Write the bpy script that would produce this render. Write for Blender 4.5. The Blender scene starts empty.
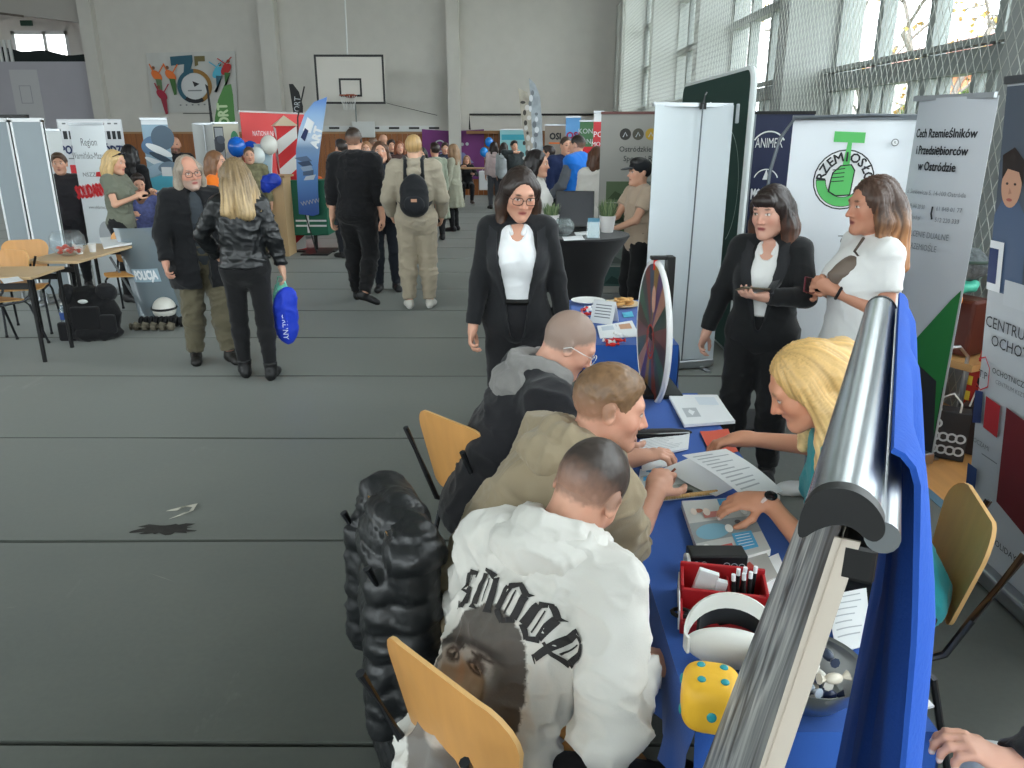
import bpy, math, random
import numpy as np
from mathutils import Vector, Matrix, Euler
random.seed(7)
SC = bpy.context.scene
COL = SC.collection
F = 770.0; PITCH = math.radians(18.0); CAMZ = 1.86
_c, _s = math.cos(PITCH), math.sin(PITCH)
def _ray(px, py):
    u = (px-512)/F; v = (py-384)/F
    return (u, _c - v*_s, -_s - v*_c)
def G(px, py, z=0.0):            # where the sight line through a pixel meets height z
    d = _ray(px, py); t = (z-CAMZ)/d[2]
    return Vector((d[0]*t, d[1]*t, z))
def PY(px, py, y):               # where it meets the plane Y = y
    d = _ray(px, py); t = y/d[1]
    return Vector((d[0]*t, y, CAMZ+d[2]*t))
def PX(px, py, x):
    d = _ray(px, py); t = x/d[0]
    return Vector((x, d[1]*t, CAMZ+d[2]*t))
V = Vector
def lin(c):
    out = []
    for x in c[:3]:
        x /= 255.0
        out.append(x/12.92 if x <= 0.04045 else ((x+0.055)/1.055)**2.4)
    return tuple(out)
# ---------------------------------------------------------------- materials
_M = {}
def mat(col, rough=.6, metal=0.0, spec=.4, noise=None, bump=None, key=None, coat=0.0, sheen=0.0, attr=None, stretch=None):
    """Principled material; noise=(scale, amount) varies the colour, bump=(scale, strength) roughens the surface."""
    k = key or (tuple(col), rough, metal, spec, noise, bump, coat, sheen, attr, stretch)
    if k in _M: return _M[k]
    m = bpy.data.materials.new('surface'); m.use_nodes = True
    nt = m.node_tree; b = nt.nodes['Principled BSDF']; L = nt.links
    r, g, bb = lin(col)
    b.inputs['Base Color'].default_value = (r, g, bb, 1)
    b.inputs['Roughness'].default_value = rough
    b.inputs['Metallic'].default_value = metal
    b.inputs['Specular IOR Level'].default_value = spec
    if coat: b.inputs['Coat Weight'].default_value = coat
    if sheen:
        b.inputs['Sheen Weight'].default_value = sheen
        b.inputs['Sheen Roughness'].default_value = .5
    src = None
    if attr:
        a = nt.nodes.new('ShaderNodeAttribute'); a.attribute_name = attr
        src = a.outputs['Color']
        L.new(src, b.inputs['Base Color'])
    tc = None
    def coords():
        nonlocal tc
        if tc is None:
            t = nt.nodes.new('ShaderNodeTexCoord'); tc = t.outputs['Object']
            if stretch:
                mp = nt.nodes.new('ShaderNodeMapping'); mp.inputs['Scale'].default_value = stretch
                L.new(tc, mp.inputs['Vector']); tc = mp.outputs['Vector']
        return tc
    if noise:
        n = nt.nodes.new('ShaderNodeTexNoise'); n.inputs['Scale'].default_value = noise[0]; n.inputs['Detail'].default_value = 5
        L.new(coords(), n.inputs['Vector'])
        mr = nt.nodes.new('ShaderNodeMapRange'); mr.inputs['From Min'].default_value = .25; mr.inputs['From Max'].default_value = .75
        mr.inputs['To Min'].default_value = 1-noise[1]; mr.inputs['To Max'].default_value = 1+noise[1]
        L.new(n.outputs['Fac'], mr.inputs['Value'])
        hs = nt.nodes.new('ShaderNodeHueSaturation')
        L.new(mr.outputs['Result'], hs.inputs['Value'])
        if src: L.new(src, hs.inputs['Color'])
        else: hs.inputs['Color'].default_value = (r, g, bb, 1)
        L.new(hs.outputs['Color'], b.inputs['Base Color'])
    if bump:
        n = nt.nodes.new('ShaderNodeTexNoise'); n.inputs['Scale'].default_value = bump[0]; n.inputs['Detail'].default_value = 4
        L.new(coords(), n.inputs['Vector'])
        bp = nt.nodes.new('ShaderNodeBump'); bp.inputs['Strength'].default_value = bump[1]; bp.inputs['Distance'].default_value = .01
        L.new(n.outputs['Fac'], bp.inputs['Height']); L.new(bp.outputs['Normal'], b.inputs['Normal'])
    _M[k] = m
    return m
def glass_mat(tint=(255, 255, 255), clear=.9, rough=.03, key=None):
    k = ('glass', tint, clear, rough)
    if k in _M: return _M[k]
    m = bpy.data.materials.new('clear'); m.use_nodes = True
    nt = m.node_tree; nt.nodes.clear()
    o = nt.nodes.new('ShaderNodeOutputMaterial'); t = nt.nodes.new('ShaderNodeBsdfTransparent')
    t.inputs['Color'].default_value = (*lin(tint), 1)
    g = nt.nodes.new('ShaderNodeBsdfGlossy'); g.inputs['Roughness'].default_value = rough
    g.inputs['Color'].default_value = (.9, .9, .9, 1)
    d = nt.nodes.new('ShaderNodeBsdfDiffuse'); d.inputs['Color'].default_value = (*lin(tint), 1)
    lw = nt.nodes.new('ShaderNodeLayerWeight'); lw.inputs['Blend'].default_value = .5
    pw = nt.nodes.new('ShaderNodeMath'); pw.operation = 'POWER'; pw.inputs[1].default_value = 4
    ma = nt.nodes.new('ShaderNodeMath'); ma.operation = 'MULTIPLY_ADD'; ma.inputs[1].default_value = .5; ma.inputs[2].default_value = .03
    nt.links.new(lw.outputs['Facing'], pw.inputs[0]); nt.links.new(pw.outputs[0], ma.inputs[0])
    mx = nt.nodes.new('ShaderNodeMixShader'); mx2 = nt.nodes.new('ShaderNodeMixShader')
    mx2.inputs['Fac'].default_value = 1-clear
    nt.links.new(t.outputs[0], mx2.inputs[1]); nt.links.new(d.outputs[0], mx2.inputs[2])
    nt.links.new(ma.outputs[0], mx.inputs['Fac'])
    nt.links.new(mx2.outputs[0], mx.inputs[1]); nt.links.new(g.outputs[0], mx.inputs[2])
    nt.links.new(mx.outputs[0], o.inputs['Surface'])
    _M[k] = m
    return m
# ---------------------------------------------------------------- objects
def tag(o, label=None, cat=None, group=None, kind=None):
    if label: o['label'] = label
    if cat: o['category'] = cat
    if group: o['group'] = group
    if kind: o['kind'] = kind
    return o
def thing(name, label, cat, loc=(0, 0, 0), rz=0.0, group=None):
    o = bpy.data.objects.new(name, None); COL.objects.link(o)
    o.empty_display_size = .1
    o.location = loc; o.rotation_euler = (0, 0, rz)
    return tag(o, label, cat, group)
def copy_tree(o, loc=None, rz=None, label=None, parent=None):
    c = o.copy(); COL.objects.link(c)
    if parent is not None: c.parent = parent; c.matrix_parent_inverse = o.matrix_parent_inverse
    for ch in list(o.children): copy_tree(ch, parent=c)
    if loc is not None: c.location = loc
    if rz is not None: c.rotation_euler = (0, 0, rz)
    if label: c['label'] = label
    return c
def frame(d, up=(0, 0, 1)):
    d = V(d).normalized(); u = V(up)
    if abs(d.dot(u)) > .98: u = V((0, 1, 0))
    x = d.cross(u).normalized(); y = x.cross(d).normalized()
    return x, y, d
_fonts = {}
def text_polys(txt, size=1.0, align='CENTER', spacing=1.0, sx=1.0):
    """Flat mesh (verts 2-D, faces) of a line of lettering."""
    k = (txt, align, spacing)
    if k not in _fonts:
        cu = bpy.data.curves.new('lettering', 'FONT'); cu.body = txt; cu.size = 1.0
        cu.align_x = align; cu.align_y = 'CENTER'; cu.space_character = spacing; cu.resolution_u = 2
        o = bpy.data.objects.new('lettering', cu); COL.objects.link(o)
        dg = bpy.context.evaluated_depsgraph_get()
        me = bpy.data.meshes.new_from_object(o.evaluated_get(dg))
        _fonts[k] = ([(v.co.x, v.co.y) for v in me.vertices], [tuple(p.vertices) for p in me.polygons])
        bpy.data.objects.remove(o); bpy.data.meshes.remove(me); bpy.data.curves.remove(cu)
    vs, fs = _fonts[k]
    return [(x*size*sx, y*size) for x, y in vs], fs
class MB:
    """Collects shapes and links them as ONE mesh object."""
    def __init__(s): s.v = []; s.f = []; s.m = []; s.mats = []
    def mi(s, m):
        if m not in s.mats: s.mats.append(m)
        return s.mats.index(m)
    def add(s, vs, fs, m):
        o = len(s.v); i = s.mi(m)
        s.v.extend(tuple(x) for x in vs)
        for f in fs: s.f.append(tuple(o+j for j in f)); s.m.append(i)
        return s
    def quad(s, a, b, c, d, m): return s.add([a, b, c, d], [(0, 1, 2, 3)], m)
    def box(s, lo, hi, m, R=None, at=None):
        x0, y0, z0 = lo; x1, y1, z1 = hi
        vs = [V(p) for p in ((x0,y0,z0),(x1,y0,z0),(x1,y1,z0),(x0,y1,z0),(x0,y0,z1),(x1,y0,z1),(x1,y1,z1),(x0,y1,z1))]
        if R is not None: vs = [R @ p for p in vs]
        if at is not None: vs = [p+V(at) for p in vs]
        return s.add(vs, [(3,2,1,0),(4,5,6,7),(0,1,5,4),(1,2,6,5),(2,3,7,6),(3,0,4,7)], m)
    def cyl(s, a, b, r, m, r2=None, n=12, caps=True):
        a, b = V(a), V(b); r2 = r if r2 is None else r2
        x, y, d = frame(b-a)
        vs = []
        for p, q in ((a, r), (b, r2)):
            for i in range(n):
                t = 2*math.pi*i/n
                vs.append(p + x*(q*math.cos(t)) + y*(q*math.sin(t)))
        fs = [(i, (i+1) % n, n+(i+1) % n, n+i) for i in range(n)]
        if caps: fs += [tuple(reversed(range(n))), tuple(range(n, 2*n))]
        return s.add(vs, fs, m)
    def tube(s, path, r, m, n=8, closed=False):
        P = [V(p) for p in path]; k = len(P); vs = []
        px = None
        for i, p in enumerate(P):
            if closed: d = P[(i+1) % k]-P[i-1]
            else: d = P[min(i+1, k-1)]-P[max(i-1, 0)]
            d.normalize()
            if px is None: x, y, _ = frame(d)
            else:
                x = (px - d*px.dot(d)).normalized(); y = d.cross(x)
            px = x
            rr = r[i] if isinstance(r, (list, tuple)) else r
            for j in range(n):
                t = 2*math.pi*j/n
                vs.append(p + x*(rr*math.cos(t)) + y*(rr*math.sin(t)))
        fs = []
        for i in range(k if closed else k-1):
            a, b = i*n, ((i+1) % k)*n
            for j in range(n): fs.append((a+j, a+(j+1) % n, b+(j+1) % n, b+j))
        if not closed: fs += [tuple(reversed(range(n))), tuple(range((k-1)*n, k*n))]
        return s.add(vs, fs, m)
    def lathe(s, prof, m, at=(0, 0, 0), n=20, R=None):
        vs = []; k = len(prof)
        for r, z in prof:
            for j in range(n):
                t = 2*math.pi*j/n; p = V((r*math.cos(t), r*math.sin(t), z))
                vs.append((R @ p if R is not None else p)+V(at))
        fs = [(i*n+j, i*n+(j+1) % n, (i+1)*n+(j+1) % n, (i+1)*n+j) for i in range(k-1) for j in range(n)]
        if prof[0][0] > 1e-5: fs.append(tuple(reversed(range(n))))
        if prof[-1][0] > 1e-5: fs.append(tuple(range((k-1)*n, k*n)))
        return s.add(vs, fs, m)
    def ball(s, c, r, m, n=14, k=9, R=None):
        r = (r, r, r) if isinstance(r, (int, float)) else r
        c = V(c); vs = []; fs = []
        for i in range(k+1):
            a = math.pi*i/k
            for j in range(n):
                t = 2*math.pi*j/n
                p = V((r[0]*math.sin(a)*math.cos(t), r[1]*math.sin(a)*math.sin(t), -r[2]*math.cos(a)))
                vs.append((R @ p if R is not None else p)+c)
        for i in range(k):
            for j in range(n):
                fs.append((i*n+j, i*n+(j+1) % n, (i+1)*n+(j+1) % n, (i+1)*n+j))
        return s.add(vs, fs, m)
    def prism(s, poly, o, ex, ey, ez, depth, m):
        """2-D outline swept by depth along ez, from origin o with in-plane axes ex, ey."""
        o, ex, ey, ez = V(o), V(ex), V(ey), V(ez); n = len(poly)
        vs = [o+ex*x+ey*y for x, y in poly]+[o+ex*x+ey*y+ez*depth for x, y in poly]
        fs = [tuple(reversed(range(n))), tuple(range(n, 2*n))]+[(i, (i+1) % n, n+(i+1) % n, n+i) for i in range(n)]
        return s.add(vs, fs, m)
    def grid(s, fn, nu, nv, m, thick=0.0):
        """Surface fn(u,v)->point, u,v in 0..1; thick gives it a second side."""
        P = [[V(fn(i/nu, j/nv)) for j in range(nv+1)] for i in range(nu+1)]
        vs = [p for row in P for p in row]; w = nv+1
        fs = [(i*w+j, (i+1)*w+j, (i+1)*w+j+1, i*w+j+1) for i in range(nu) for j in range(nv)]
        if thick:
            N = len(vs); nn = []
            for i in range(nu+1):
                for j in range(nv+1):
                    a = P[min(i+1, nu)][j]-P[max(i-1, 0)][j]; b = P[i][min(j+1, nv)]-P[i][max(j-1, 0)]
                    q = a.cross(b); nn.append(q.normalized() if q.length > 1e-12 else V((0, 0, 1)))
            vs = vs+[p-q*thick for p, q in zip(vs, nn)]
            fs = fs+[tuple(reversed([N+x for x in f])) for f in fs]
            ring = [(i, 0) for i in range(nu+1)]+[(nu, j) for j in range(1, nv+1)]+[(i, nv) for i in range(nu-1, -1, -1)]+[(0, j) for j in range(nv-1, 0, -1)]
            ids = [i*w+j for i, j in ring]
            for a, b in zip(ids, ids[1:]+ids[:1]): fs.append((b, a, N+a, N+b))
        return s.add(vs, fs, m)
    def build(s, name, parent=None, smooth=40, bevel=0, loc=None, rot=None):
        me = bpy.data.meshes.new(name)
        me.from_pydata([tuple(p) for p in s.v], [], s.f)
        for m in s.mats: me.materials.append(m)
        me.polygons.foreach_set('material_index', s.m)
        me.update()
        if smooth:
            me.polygons.foreach_set('use_smooth', [True]*len(s.f))
            me.set_sharp_from_angle(angle=math.radians(smooth))
        o = bpy.data.objects.new(name, me); COL.objects.link(o)
        if parent is not None: o.parent = parent
        if loc is not None: o.location = loc
        if rot is not None: o.rotation_euler = rot
        if bevel:
            b = o.modifiers.new('edge', 'BEVEL'); b.width = bevel; b.segments = 2; b.limit_method = 'ANGLE'; b.angle_limit = math.radians(50)
        return o
class Sheet:
    """Printed sheet: a flat drawing area (u right, v up) laid on a 3-D surface; shapes pile up in thin layers of ink."""
    def __init__(s, mb, fn, step=.0006):
        s.mb = mb; s.fn = fn; s.step = step; s.k = 0
    def put(s, vs, fs, m):
        s.k += 1; h = s.k*s.step
        s.mb.add([s.fn(x, y, h) for x, y in vs], fs, m)
    def poly(s, pts, m): s.put(pts, [tuple(range(len(pts)))], m)
    def rect(s, x0, y0, x1, y1, m, nx=1, ny=1):
        vs = [(x0+(x1-x0)*i/nx, y0+(y1-y0)*j/ny) for i in range(nx+1) for j in range(ny+1)]; w = ny+1
        s.put(vs, [(i*w+j, (i+1)*w+j, (i+1)*w+j+1, i*w+j+1) for i in range(nx) for j in range(ny)], m)
    def disc(s, x, y, rx, m, ry=None, n=24, rot=0):
        ry = rx if ry is None else ry; c, sn = math.cos(rot), math.sin(rot)
        pts = []
        for i in range(n):
            a, b = rx*math.cos(2*math.pi*i/n), ry*math.sin(2*math.pi*i/n)
            pts.append((x+a*c-b*sn, y+a*sn+b*c))
        s.poly(pts, m)
    def ring(s, x, y, r0, r1, m, a0=0, a1=360, n=28):
        vs = []; fs = []
        for i in range(n+1):
            t = math.radians(a0+(a1-a0)*i/n)
            vs += [(x+r0*math.cos(t), y+r0*math.sin(t)), (x+r1*math.cos(t), y+r1*math.sin(t))]
        for i in range(n): fs.append((2*i, 2*i+1, 2*i+3, 2*i+2))
        s.put(vs, fs, m)
    def line(s, pts, w, m):
        vs = []; fs = []
        for i, (x, y) in enumerate(pts):
            x0, y0 = pts[max(i-1, 0)]; x1, y1 = pts[min(i+1, len(pts)-1)]
            dx, dy = x1-x0, y1-y0; l = math.hypot(dx, dy) or 1
            vs += [(x-dy/l*w/2, y+dx/l*w/2), (x+dy/l*w/2, y-dx/l*w/2)]
        for i in range(len(pts)-1): fs.append((2*i, 2*i+1, 2*i+3, 2*i+2))
        s.put(vs, fs, m)
    def text(s, t, x, y, size, m, align='CENTER', sx=1.0, rot=0, spacing=1.0, bold=0):
        vs, fs = text_polys(t, size, align, spacing, sx)
        c, sn = math.cos(rot), math.sin(rot)
        offs = [(0, 0)] if not bold else [(0, 0), (bold, 0), (-bold, 0), (0, bold), (0, -bold)]
        for ox, oy in offs:
            s.put([(x+ox+a*c-b*sn, y+oy+a*sn+b*c) for a, b in vs], fs, m)
    def arc_text(s, t, x, y, r, size, m, a0, a1, bold=0):
        n = len(t)
        for i, ch in enumerate(t):
            a = math.radians(a0+(a1-a0)*i/max(1, n-1))
            if ch != ' ':
                s.text(ch, x+r*math.cos(a), y+r*math.sin(a), size, m, rot=a-math.pi/2, bold=bold); s.k -= 1
        s.k += 1
def flat(o, ex, ey, n):
    o, ex, ey, n = V(o), V(ex), V(ey), V(n)
    return lambda x, y, h: o+ex*x+ey*y+n*h
# ---------------------------------------------------------------- noise on arrays
_rs = np.random.RandomState(5); _T = _rs.rand(32, 32, 32).astype(np.float32)
def vnoise(p):
    i = np.floor(p).astype(np.int64); f = (p-i); f = f*f*(3-2*f); i &= 31; j = (i+1) & 31
    x, y, z = f[:, 0], f[:, 1], f[:, 2]
    a = _T[i[:,0], i[:,1], i[:,2]]*(1-x)+_T[j[:,0], i[:,1], i[:,2]]*x
    b = _T[i[:,0], j[:,1], i[:,2]]*(1-x)+_T[j[:,0], j[:,1], i[:,2]]*x
    c = _T[i[:,0], i[:,1], j[:,2]]*(1-x)+_T[j[:,0], i[:,1], j[:,2]]*x
    d = _T[i[:,0], j[:,1], j[:,2]]*(1-x)+_T[j[:,0], j[:,1], j[:,2]]*x
    return (a*(1-y)+b*y)*(1-z)+(c*(1-y)+d*y)*z
# ================================================================ the hall
XR = 3.7; YB = 25.3; XL = -15.0; YN = -9.0; ZC = 7.4
M_wall = mat((204, 201, 194), .85, noise=(3, .03), bump=(60, .06))
M_white = mat((214, 216, 214), .6)
M_frame = mat((134, 140, 138), .55, noise=(4, .05))
M_wood = mat((150, 92, 48), .5, noise=(2.2, .18), stretch=(6, 6, .6))
M_woodl = mat((196, 150, 96), .38, noise=(2.5, .12), stretch=(.5, 5, 5))
M_black = mat((18, 18, 19), .45)
M_blackm = mat((16, 16, 18), .75)
M_steel = mat((190, 192, 194), .28, metal=1.0)
M_alu = mat((176, 180, 184), .3, metal=1.0)
M_brick = mat((190, 116, 84), .9, noise=(7, .2), bump=(40, .4))
def box_obj(name, lo, hi, m, kind='structure', bevel=0):
    b = MB(); b.box(lo, hi, m); o = b.build(name, smooth=0, bevel=bevel); tag(o, kind=kind); return o
# floor: dark boards under loose rubber mats laid side by side across the hall
M_seam = mat((14, 15, 14), .9)
M_parq = mat((196, 142, 84), .35, noise=(1.6, .14), stretch=(9, .7, 1))
def mat_material():
    m = bpy.data.materials.new('rubber_mat'); m.use_nodes = True; nt = m.node_tree; L = nt.links; b = nt.nodes['Principled BSDF']
    tc = nt.nodes.new('ShaderNodeTexCoord')
    def noise(sc, det, st=(1, 1, 1), rough=.6):
        mp = nt.nodes.new('ShaderNodeMapping'); mp.inputs['Scale'].default_value = st; L.new(tc.outputs['Object'], mp.inputs['Vector'])
        n = nt.nodes.new('ShaderNodeTexNoise'); n.inputs['Scale'].default_value = sc; n.inputs['Detail'].default_value = det; n.inputs['Roughness'].default_value = rough
        L.new(mp.outputs['Vector'], n.inputs['Vector']); return n
    n1 = noise(.9, 7); n2 = noise(38, 3); n3 = noise(2.2, 8, (1, .35, 1), .75)
    r1 = nt.nodes.new('ShaderNodeValToRGB'); L.new(n1.outputs['Fac'], r1.inputs['Fac'])
    r1.color_ramp.elements[0].position = .33; r1.color_ramp.elements[0].color = (*lin((72, 76, 71)), 1)
    r1.color_ramp.elements[1].position = .7; r1.color_ramp.elements[1].color = (*lin((89, 92, 85)), 1)
    mx = nt.nodes.new('ShaderNodeMix'); mx.data_type = 'RGBA'; mx.blend_type = 'MULTIPLY'; mx.inputs[0].default_value = .25
    L.new(r1.outputs['Color'], mx.inputs[6]); L.new(n2.outputs['Fac'], mx.inputs[7])
    sc = nt.nodes.new('ShaderNodeValToRGB'); L.new(n3.outputs['Fac'], sc.inputs['Fac'])
    sc.color_ramp.elements[0].position = .63; sc.color_ramp.elements[0].color = (0, 0, 0, 1)
    sc.color_ramp.elements[1].position = .82; sc.color_ramp.elements[1].color = (.45, .45, .45, 1)
    mx2 = nt.nodes.new('ShaderNodeMix'); mx2.data_type = 'RGBA'; L.new(sc.outputs['Color'], mx2.inputs[0])
    L.new(mx.outputs[2], mx2.inputs[6]); mx2.inputs[7].default_value = (*lin((142, 142, 136)), 1)
    L.new(mx2.outputs[2], b.inputs['Base Color'])
    rr = nt.nodes.new('ShaderNodeMapRange'); rr.inputs['To Min'].default_value = .36; rr.inputs['To Max'].default_value = .62
    L.new(n1.outputs['Fac'], rr.inputs['Value']); L.new(rr.outputs['Result'], b.inputs['Roughness'])
    b.inputs['Specular IOR Level'].default_value = .5; b.inputs['Sheen Weight'].default_value = .32; b.inputs['Sheen Roughness'].default_value = .45; b.inputs['Sheen Tint'].default_value = (.86, .9, .86, 1)
    bp = nt.nodes.new('ShaderNodeBump'); bp.inputs['Strength'].default_value = .12; bp.inputs['Distance'].default_value = .01
    L.new(n1.outputs['Fac'], bp.inputs['Height']); L.new(bp.outputs['Normal'], b.inputs['Normal'])
    return m
M_mat = mat_material()
b = MB()
b.box((XL-6, YN, -.2), (2.25, YB+5, -.022), M_seam)
b.box((2.25, YN, -.2), (XR, YB+5, -.006), M_parq)
b.box((2.24, YN, -.02), (2.30, YB, .002), mat((74, 104, 122), .6))
seams = [.72, 1.991, 3.284, 4.601, 5.934, 7.16, 8.36]
while seams[0] > YN: seams.insert(0, seams[0]-1.27)
while seams[-1] < YB: seams.append(seams[-1]+1.235)
rng = random.Random(3)
def wave(seed, amp):
    r = random.Random(seed); ph = [(r.uniform(.5, 3.2), r.uniform(0, 6.3), r.uniform(.3, 1)) for _ in range(5)]
    return lambda x: amp*sum(a*math.sin(f*x+p) for f, p, a in ph)/2
for i in range(len(seams)-1):
    y0, y1 = seams[i]+.010, seams[i+1]-.010
    w0, w1 = wave(i*2, .006), wave(i*2+1, .007)
    n = 90; xs = [XL+(2.24-XL)*k/n for k in range(n+1)]
    vs = []
    for x in xs: vs += [(x, y0+w0(x), -.022), (x, y0+w0(x), 0), (x, y1+w1(x), 0), (x, y1+w1(x), -.022)]
    fs = []
    for k in range(n):
        a, c = 4*k, 4*k+4
        for j in range(3): fs.append((a+j, c+j, c+j+1, a+j+1))
    b.add(vs, fs, M_mat)
M_scuff = mat((126, 127, 121), .8)
r = random.Random(21)
for k in range(46):
    x, y = r.uniform(-4.2, .2), r.uniform(1.3, 9); a = r.uniform(.1, .9)*r.choice((1, 1, -1)); l_ = r.uniform(.04, .22); w_ = r.uniform(.001, .003)
    if min(abs(y-q) for q in seams) < .16: continue
    d = V((math.cos(a), math.sin(a), 0))*l_/2; n_ = V((-math.sin(a), math.cos(a), 0))*w_; c_ = V((x, y, .0008))
    b.add([c_-d, c_+n_, c_+d, c_-n_], [(0, 3, 2, 1)], M_scuff)
tag(b.build('floor', smooth=0), kind='structure')
# patch torn out of a mat, with peeling tape
b = MB(); st = mat((42, 40, 37), .8, noise=(30, .3)); c0 = G(165, 530)
r = random.Random(4); n = 40
pts = []
for i in range(n):
    a = 2*math.pi*i/n
    rr_ = .55+.6*r.random(); pts.append((c0.x+.16*rr_*math.cos(a)+.03*math.sin(a), c0.y+.055*rr_*math.sin(a)+(.012 if math.sin(a) > 0 else 0), .0025))
b.add(pts, [tuple(range(n))], st)
tag(b.build('floor_stain', smooth=0), 'dark worn patch on the grey mat beside a seam', 'stain')
b = MB(); tp = mat((176, 172, 160), .6); s0 = G(182, 512)
pth = [(-.075, .015), (-.02, .02), (.005, .065), (.045, .06), (.045, .0), (.015, -.04), (-.025, -.075)]
b.grid(lambda u, v: (s0.x+pth[min(6, int(u*6))][0]+(v-.5)*.02, s0.y+pth[min(6, int(u*6))][1]+(v-.5)*.02, .003+.012*math.sin(u*9)**2*v), 6, 2, tp, .0008)
tag(b.build('tape_scrap', smooth=60), 'crumpled whitish tape scrap above the dark floor patch', 'tape')
# end wall with its pillars and wooden dado
b = MB()
b.box((-12.7, YB, 0), (XR+.3, YB+.3, ZC), M_wall)
tag(b.build('wall_back', smooth=0), kind='structure')
for i, (x0, x1, nm) in enumerate(((-7.5, -7.02, 'wall_pillar'), (-1.95, -1.58, 'wall_pillar'))):
    box_obj(nm, (x0, YB-.35, 0), (x1, YB-.002, ZC), M_wall)
box_obj('wall_corner_pillar', (-12.85, YB-.25, 0), (-12.45, YB-.002, ZC), M_wall)
b = MB()
for x0, x1 in ((-12.4, -7.52), (-7.0, -1.97), (-1.56, XR-.02)):
    n = int((x1-x0)/.16)
    for k in range(n):
        a = x0+(x1-x0)*k/n; e = x0+(x1-x0)*(k+1)/n
        b.box((a+.004, YB-.03, 0), (e-.004, YB-.003, 1.86), M_wood)
    b.box((x0, YB-.045, 1.86), (x1, YB-.003, 1.92), mat((170, 132, 92), .5))
tag(b.build('trim_dado', smooth=0), kind='structure')
b = MB()
b.box((-6.6, YB-.1, 1.93), (-2.4, YB-.003, 2.1), M_white)
for k in range(7): b.box((-6.3+k*.62, YB-.112, 2.0), (-5.98+k*.62, YB-.1, 2.06), M_black)
tag(b.build('wall_vent_strip', smooth=0), kind='structure')
# gallery in the far corner
M_par = mat((178, 176, 184), .8, noise=(2, .03))
b = MB(); b.box((-21, YB, 0), (-12.7, YB+.2, 3.95), M_par)
b.box((-15.35, YB-.012, 2.2), (-14.5, YB-.001, 3.72), mat((196, 196, 198), .75))
for e in (((-15.12, 2.75), (-14.78, 2.77)), ((-15.12, 3.25), (-14.78, 3.27)), ((-15.13, 2.75), (-15.11, 3.27)), ((-14.79, 2.75), (-14.77, 3.27))):
    b.box((e[0][0], YB-.016, e[0][1]), (e[1][0], YB-.012, e[1][1]), mat((160, 160, 168), .8))
tag(b.build('wall_gallery_parapet', smooth=0), kind='structure')
b = MB(); b.prism([(-21, 6.0), (-12.7, 5.0), (-12.7, ZC), (-21, ZC)], (0, YB, 0), (1, 0, 0), (0, 0, 1), (0, 1, 0), .3, mat((176, 172, 166), .85))
b.prism([(-21, 5.94), (-14.6, 5.17), (-14.6, 5.23), (-21, 6.0)], (0, YB-.05, 0), (1, 0, 0), (0, 0, 1), (0, 1, 0), .05, mat((104, 96, 88), .8))
tag(b.build('wall_gallery_lintel', smooth=0), kind='structure')
b = MB(); b.box((-21, YB+.2, 3.0), (-12.7, YB+4.2, 3.2), M_par)
b.box((-21, YB+4.2, 3.2), (-17.6, YB+4.4, 7), M_wall)
b.box((-15.6, YB+4.2, 3.2), (-12.6, YB+4.4, 7), M_wall)
b.box((-17.6, YB+4.2, 5.3), (-15.6, YB+4.4, 7), M_wall)
b.box((-17.6, YB+4.2, 3.2), (-15.6, YB+4.4, 3.7), M_wall)
b.box((-12.7, YB+.3, 3.2), (-12.4, YB+4.4, 7), M_wall)
b.box((-21, YB+.3, 6.4), (-12.4, YB+4.4, 6.5), M_wall)
b.box((-19.2, YB+.3, 3.2), (-19, YB+4.4, 7), M_wall)
tag(b.build('wall_gallery', smooth=0), kind='structure')
b = MB()
for x in (-17.6, -16.5, -15.72):
    b.box((x, YB+4.2, 3.7), (x+.12, YB+4.32, 5.3), M_white)
for z in (3.7, 5.18): b.box((-17.6, YB+4.2, z), (-15.6, YB+4.32, z+.12), M_white)
b.box((-17.5, YB+4.26, 3.75), (-15.6, YB+4.265, 5.25), glass_mat(clear=.97))
tag(b.build('window_9', smooth=0), kind='structure')
t = thing('gallery_railing', 'slatted railing with dark netting on top of the gallery parapet', 'railing', (-15.9, YB+.1, 3.95))
b = MB()
for k in range(8): b.box((-.5+k*.16, -.03, 0), (-.42+k*.16, .03, .62), M_white)
b.build('slat', t, smooth=0)
b = MB(); b.grid(lambda u, v: (u*3.0, .03*math.sin(9*u), (.42-.24*u+.04*math.sin(14*u))*v), 24, 4, mat((34, 42, 42), .9), .02); b.build('netting', t)
tag(box_obj('exit_sign', (-17.15, YB+4.12, 5.45), (-16.75, YB+4.19, 5.62), mat((36, 70, 56), .5), None), 'small dark green sign above the gallery window', 'sign')
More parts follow.
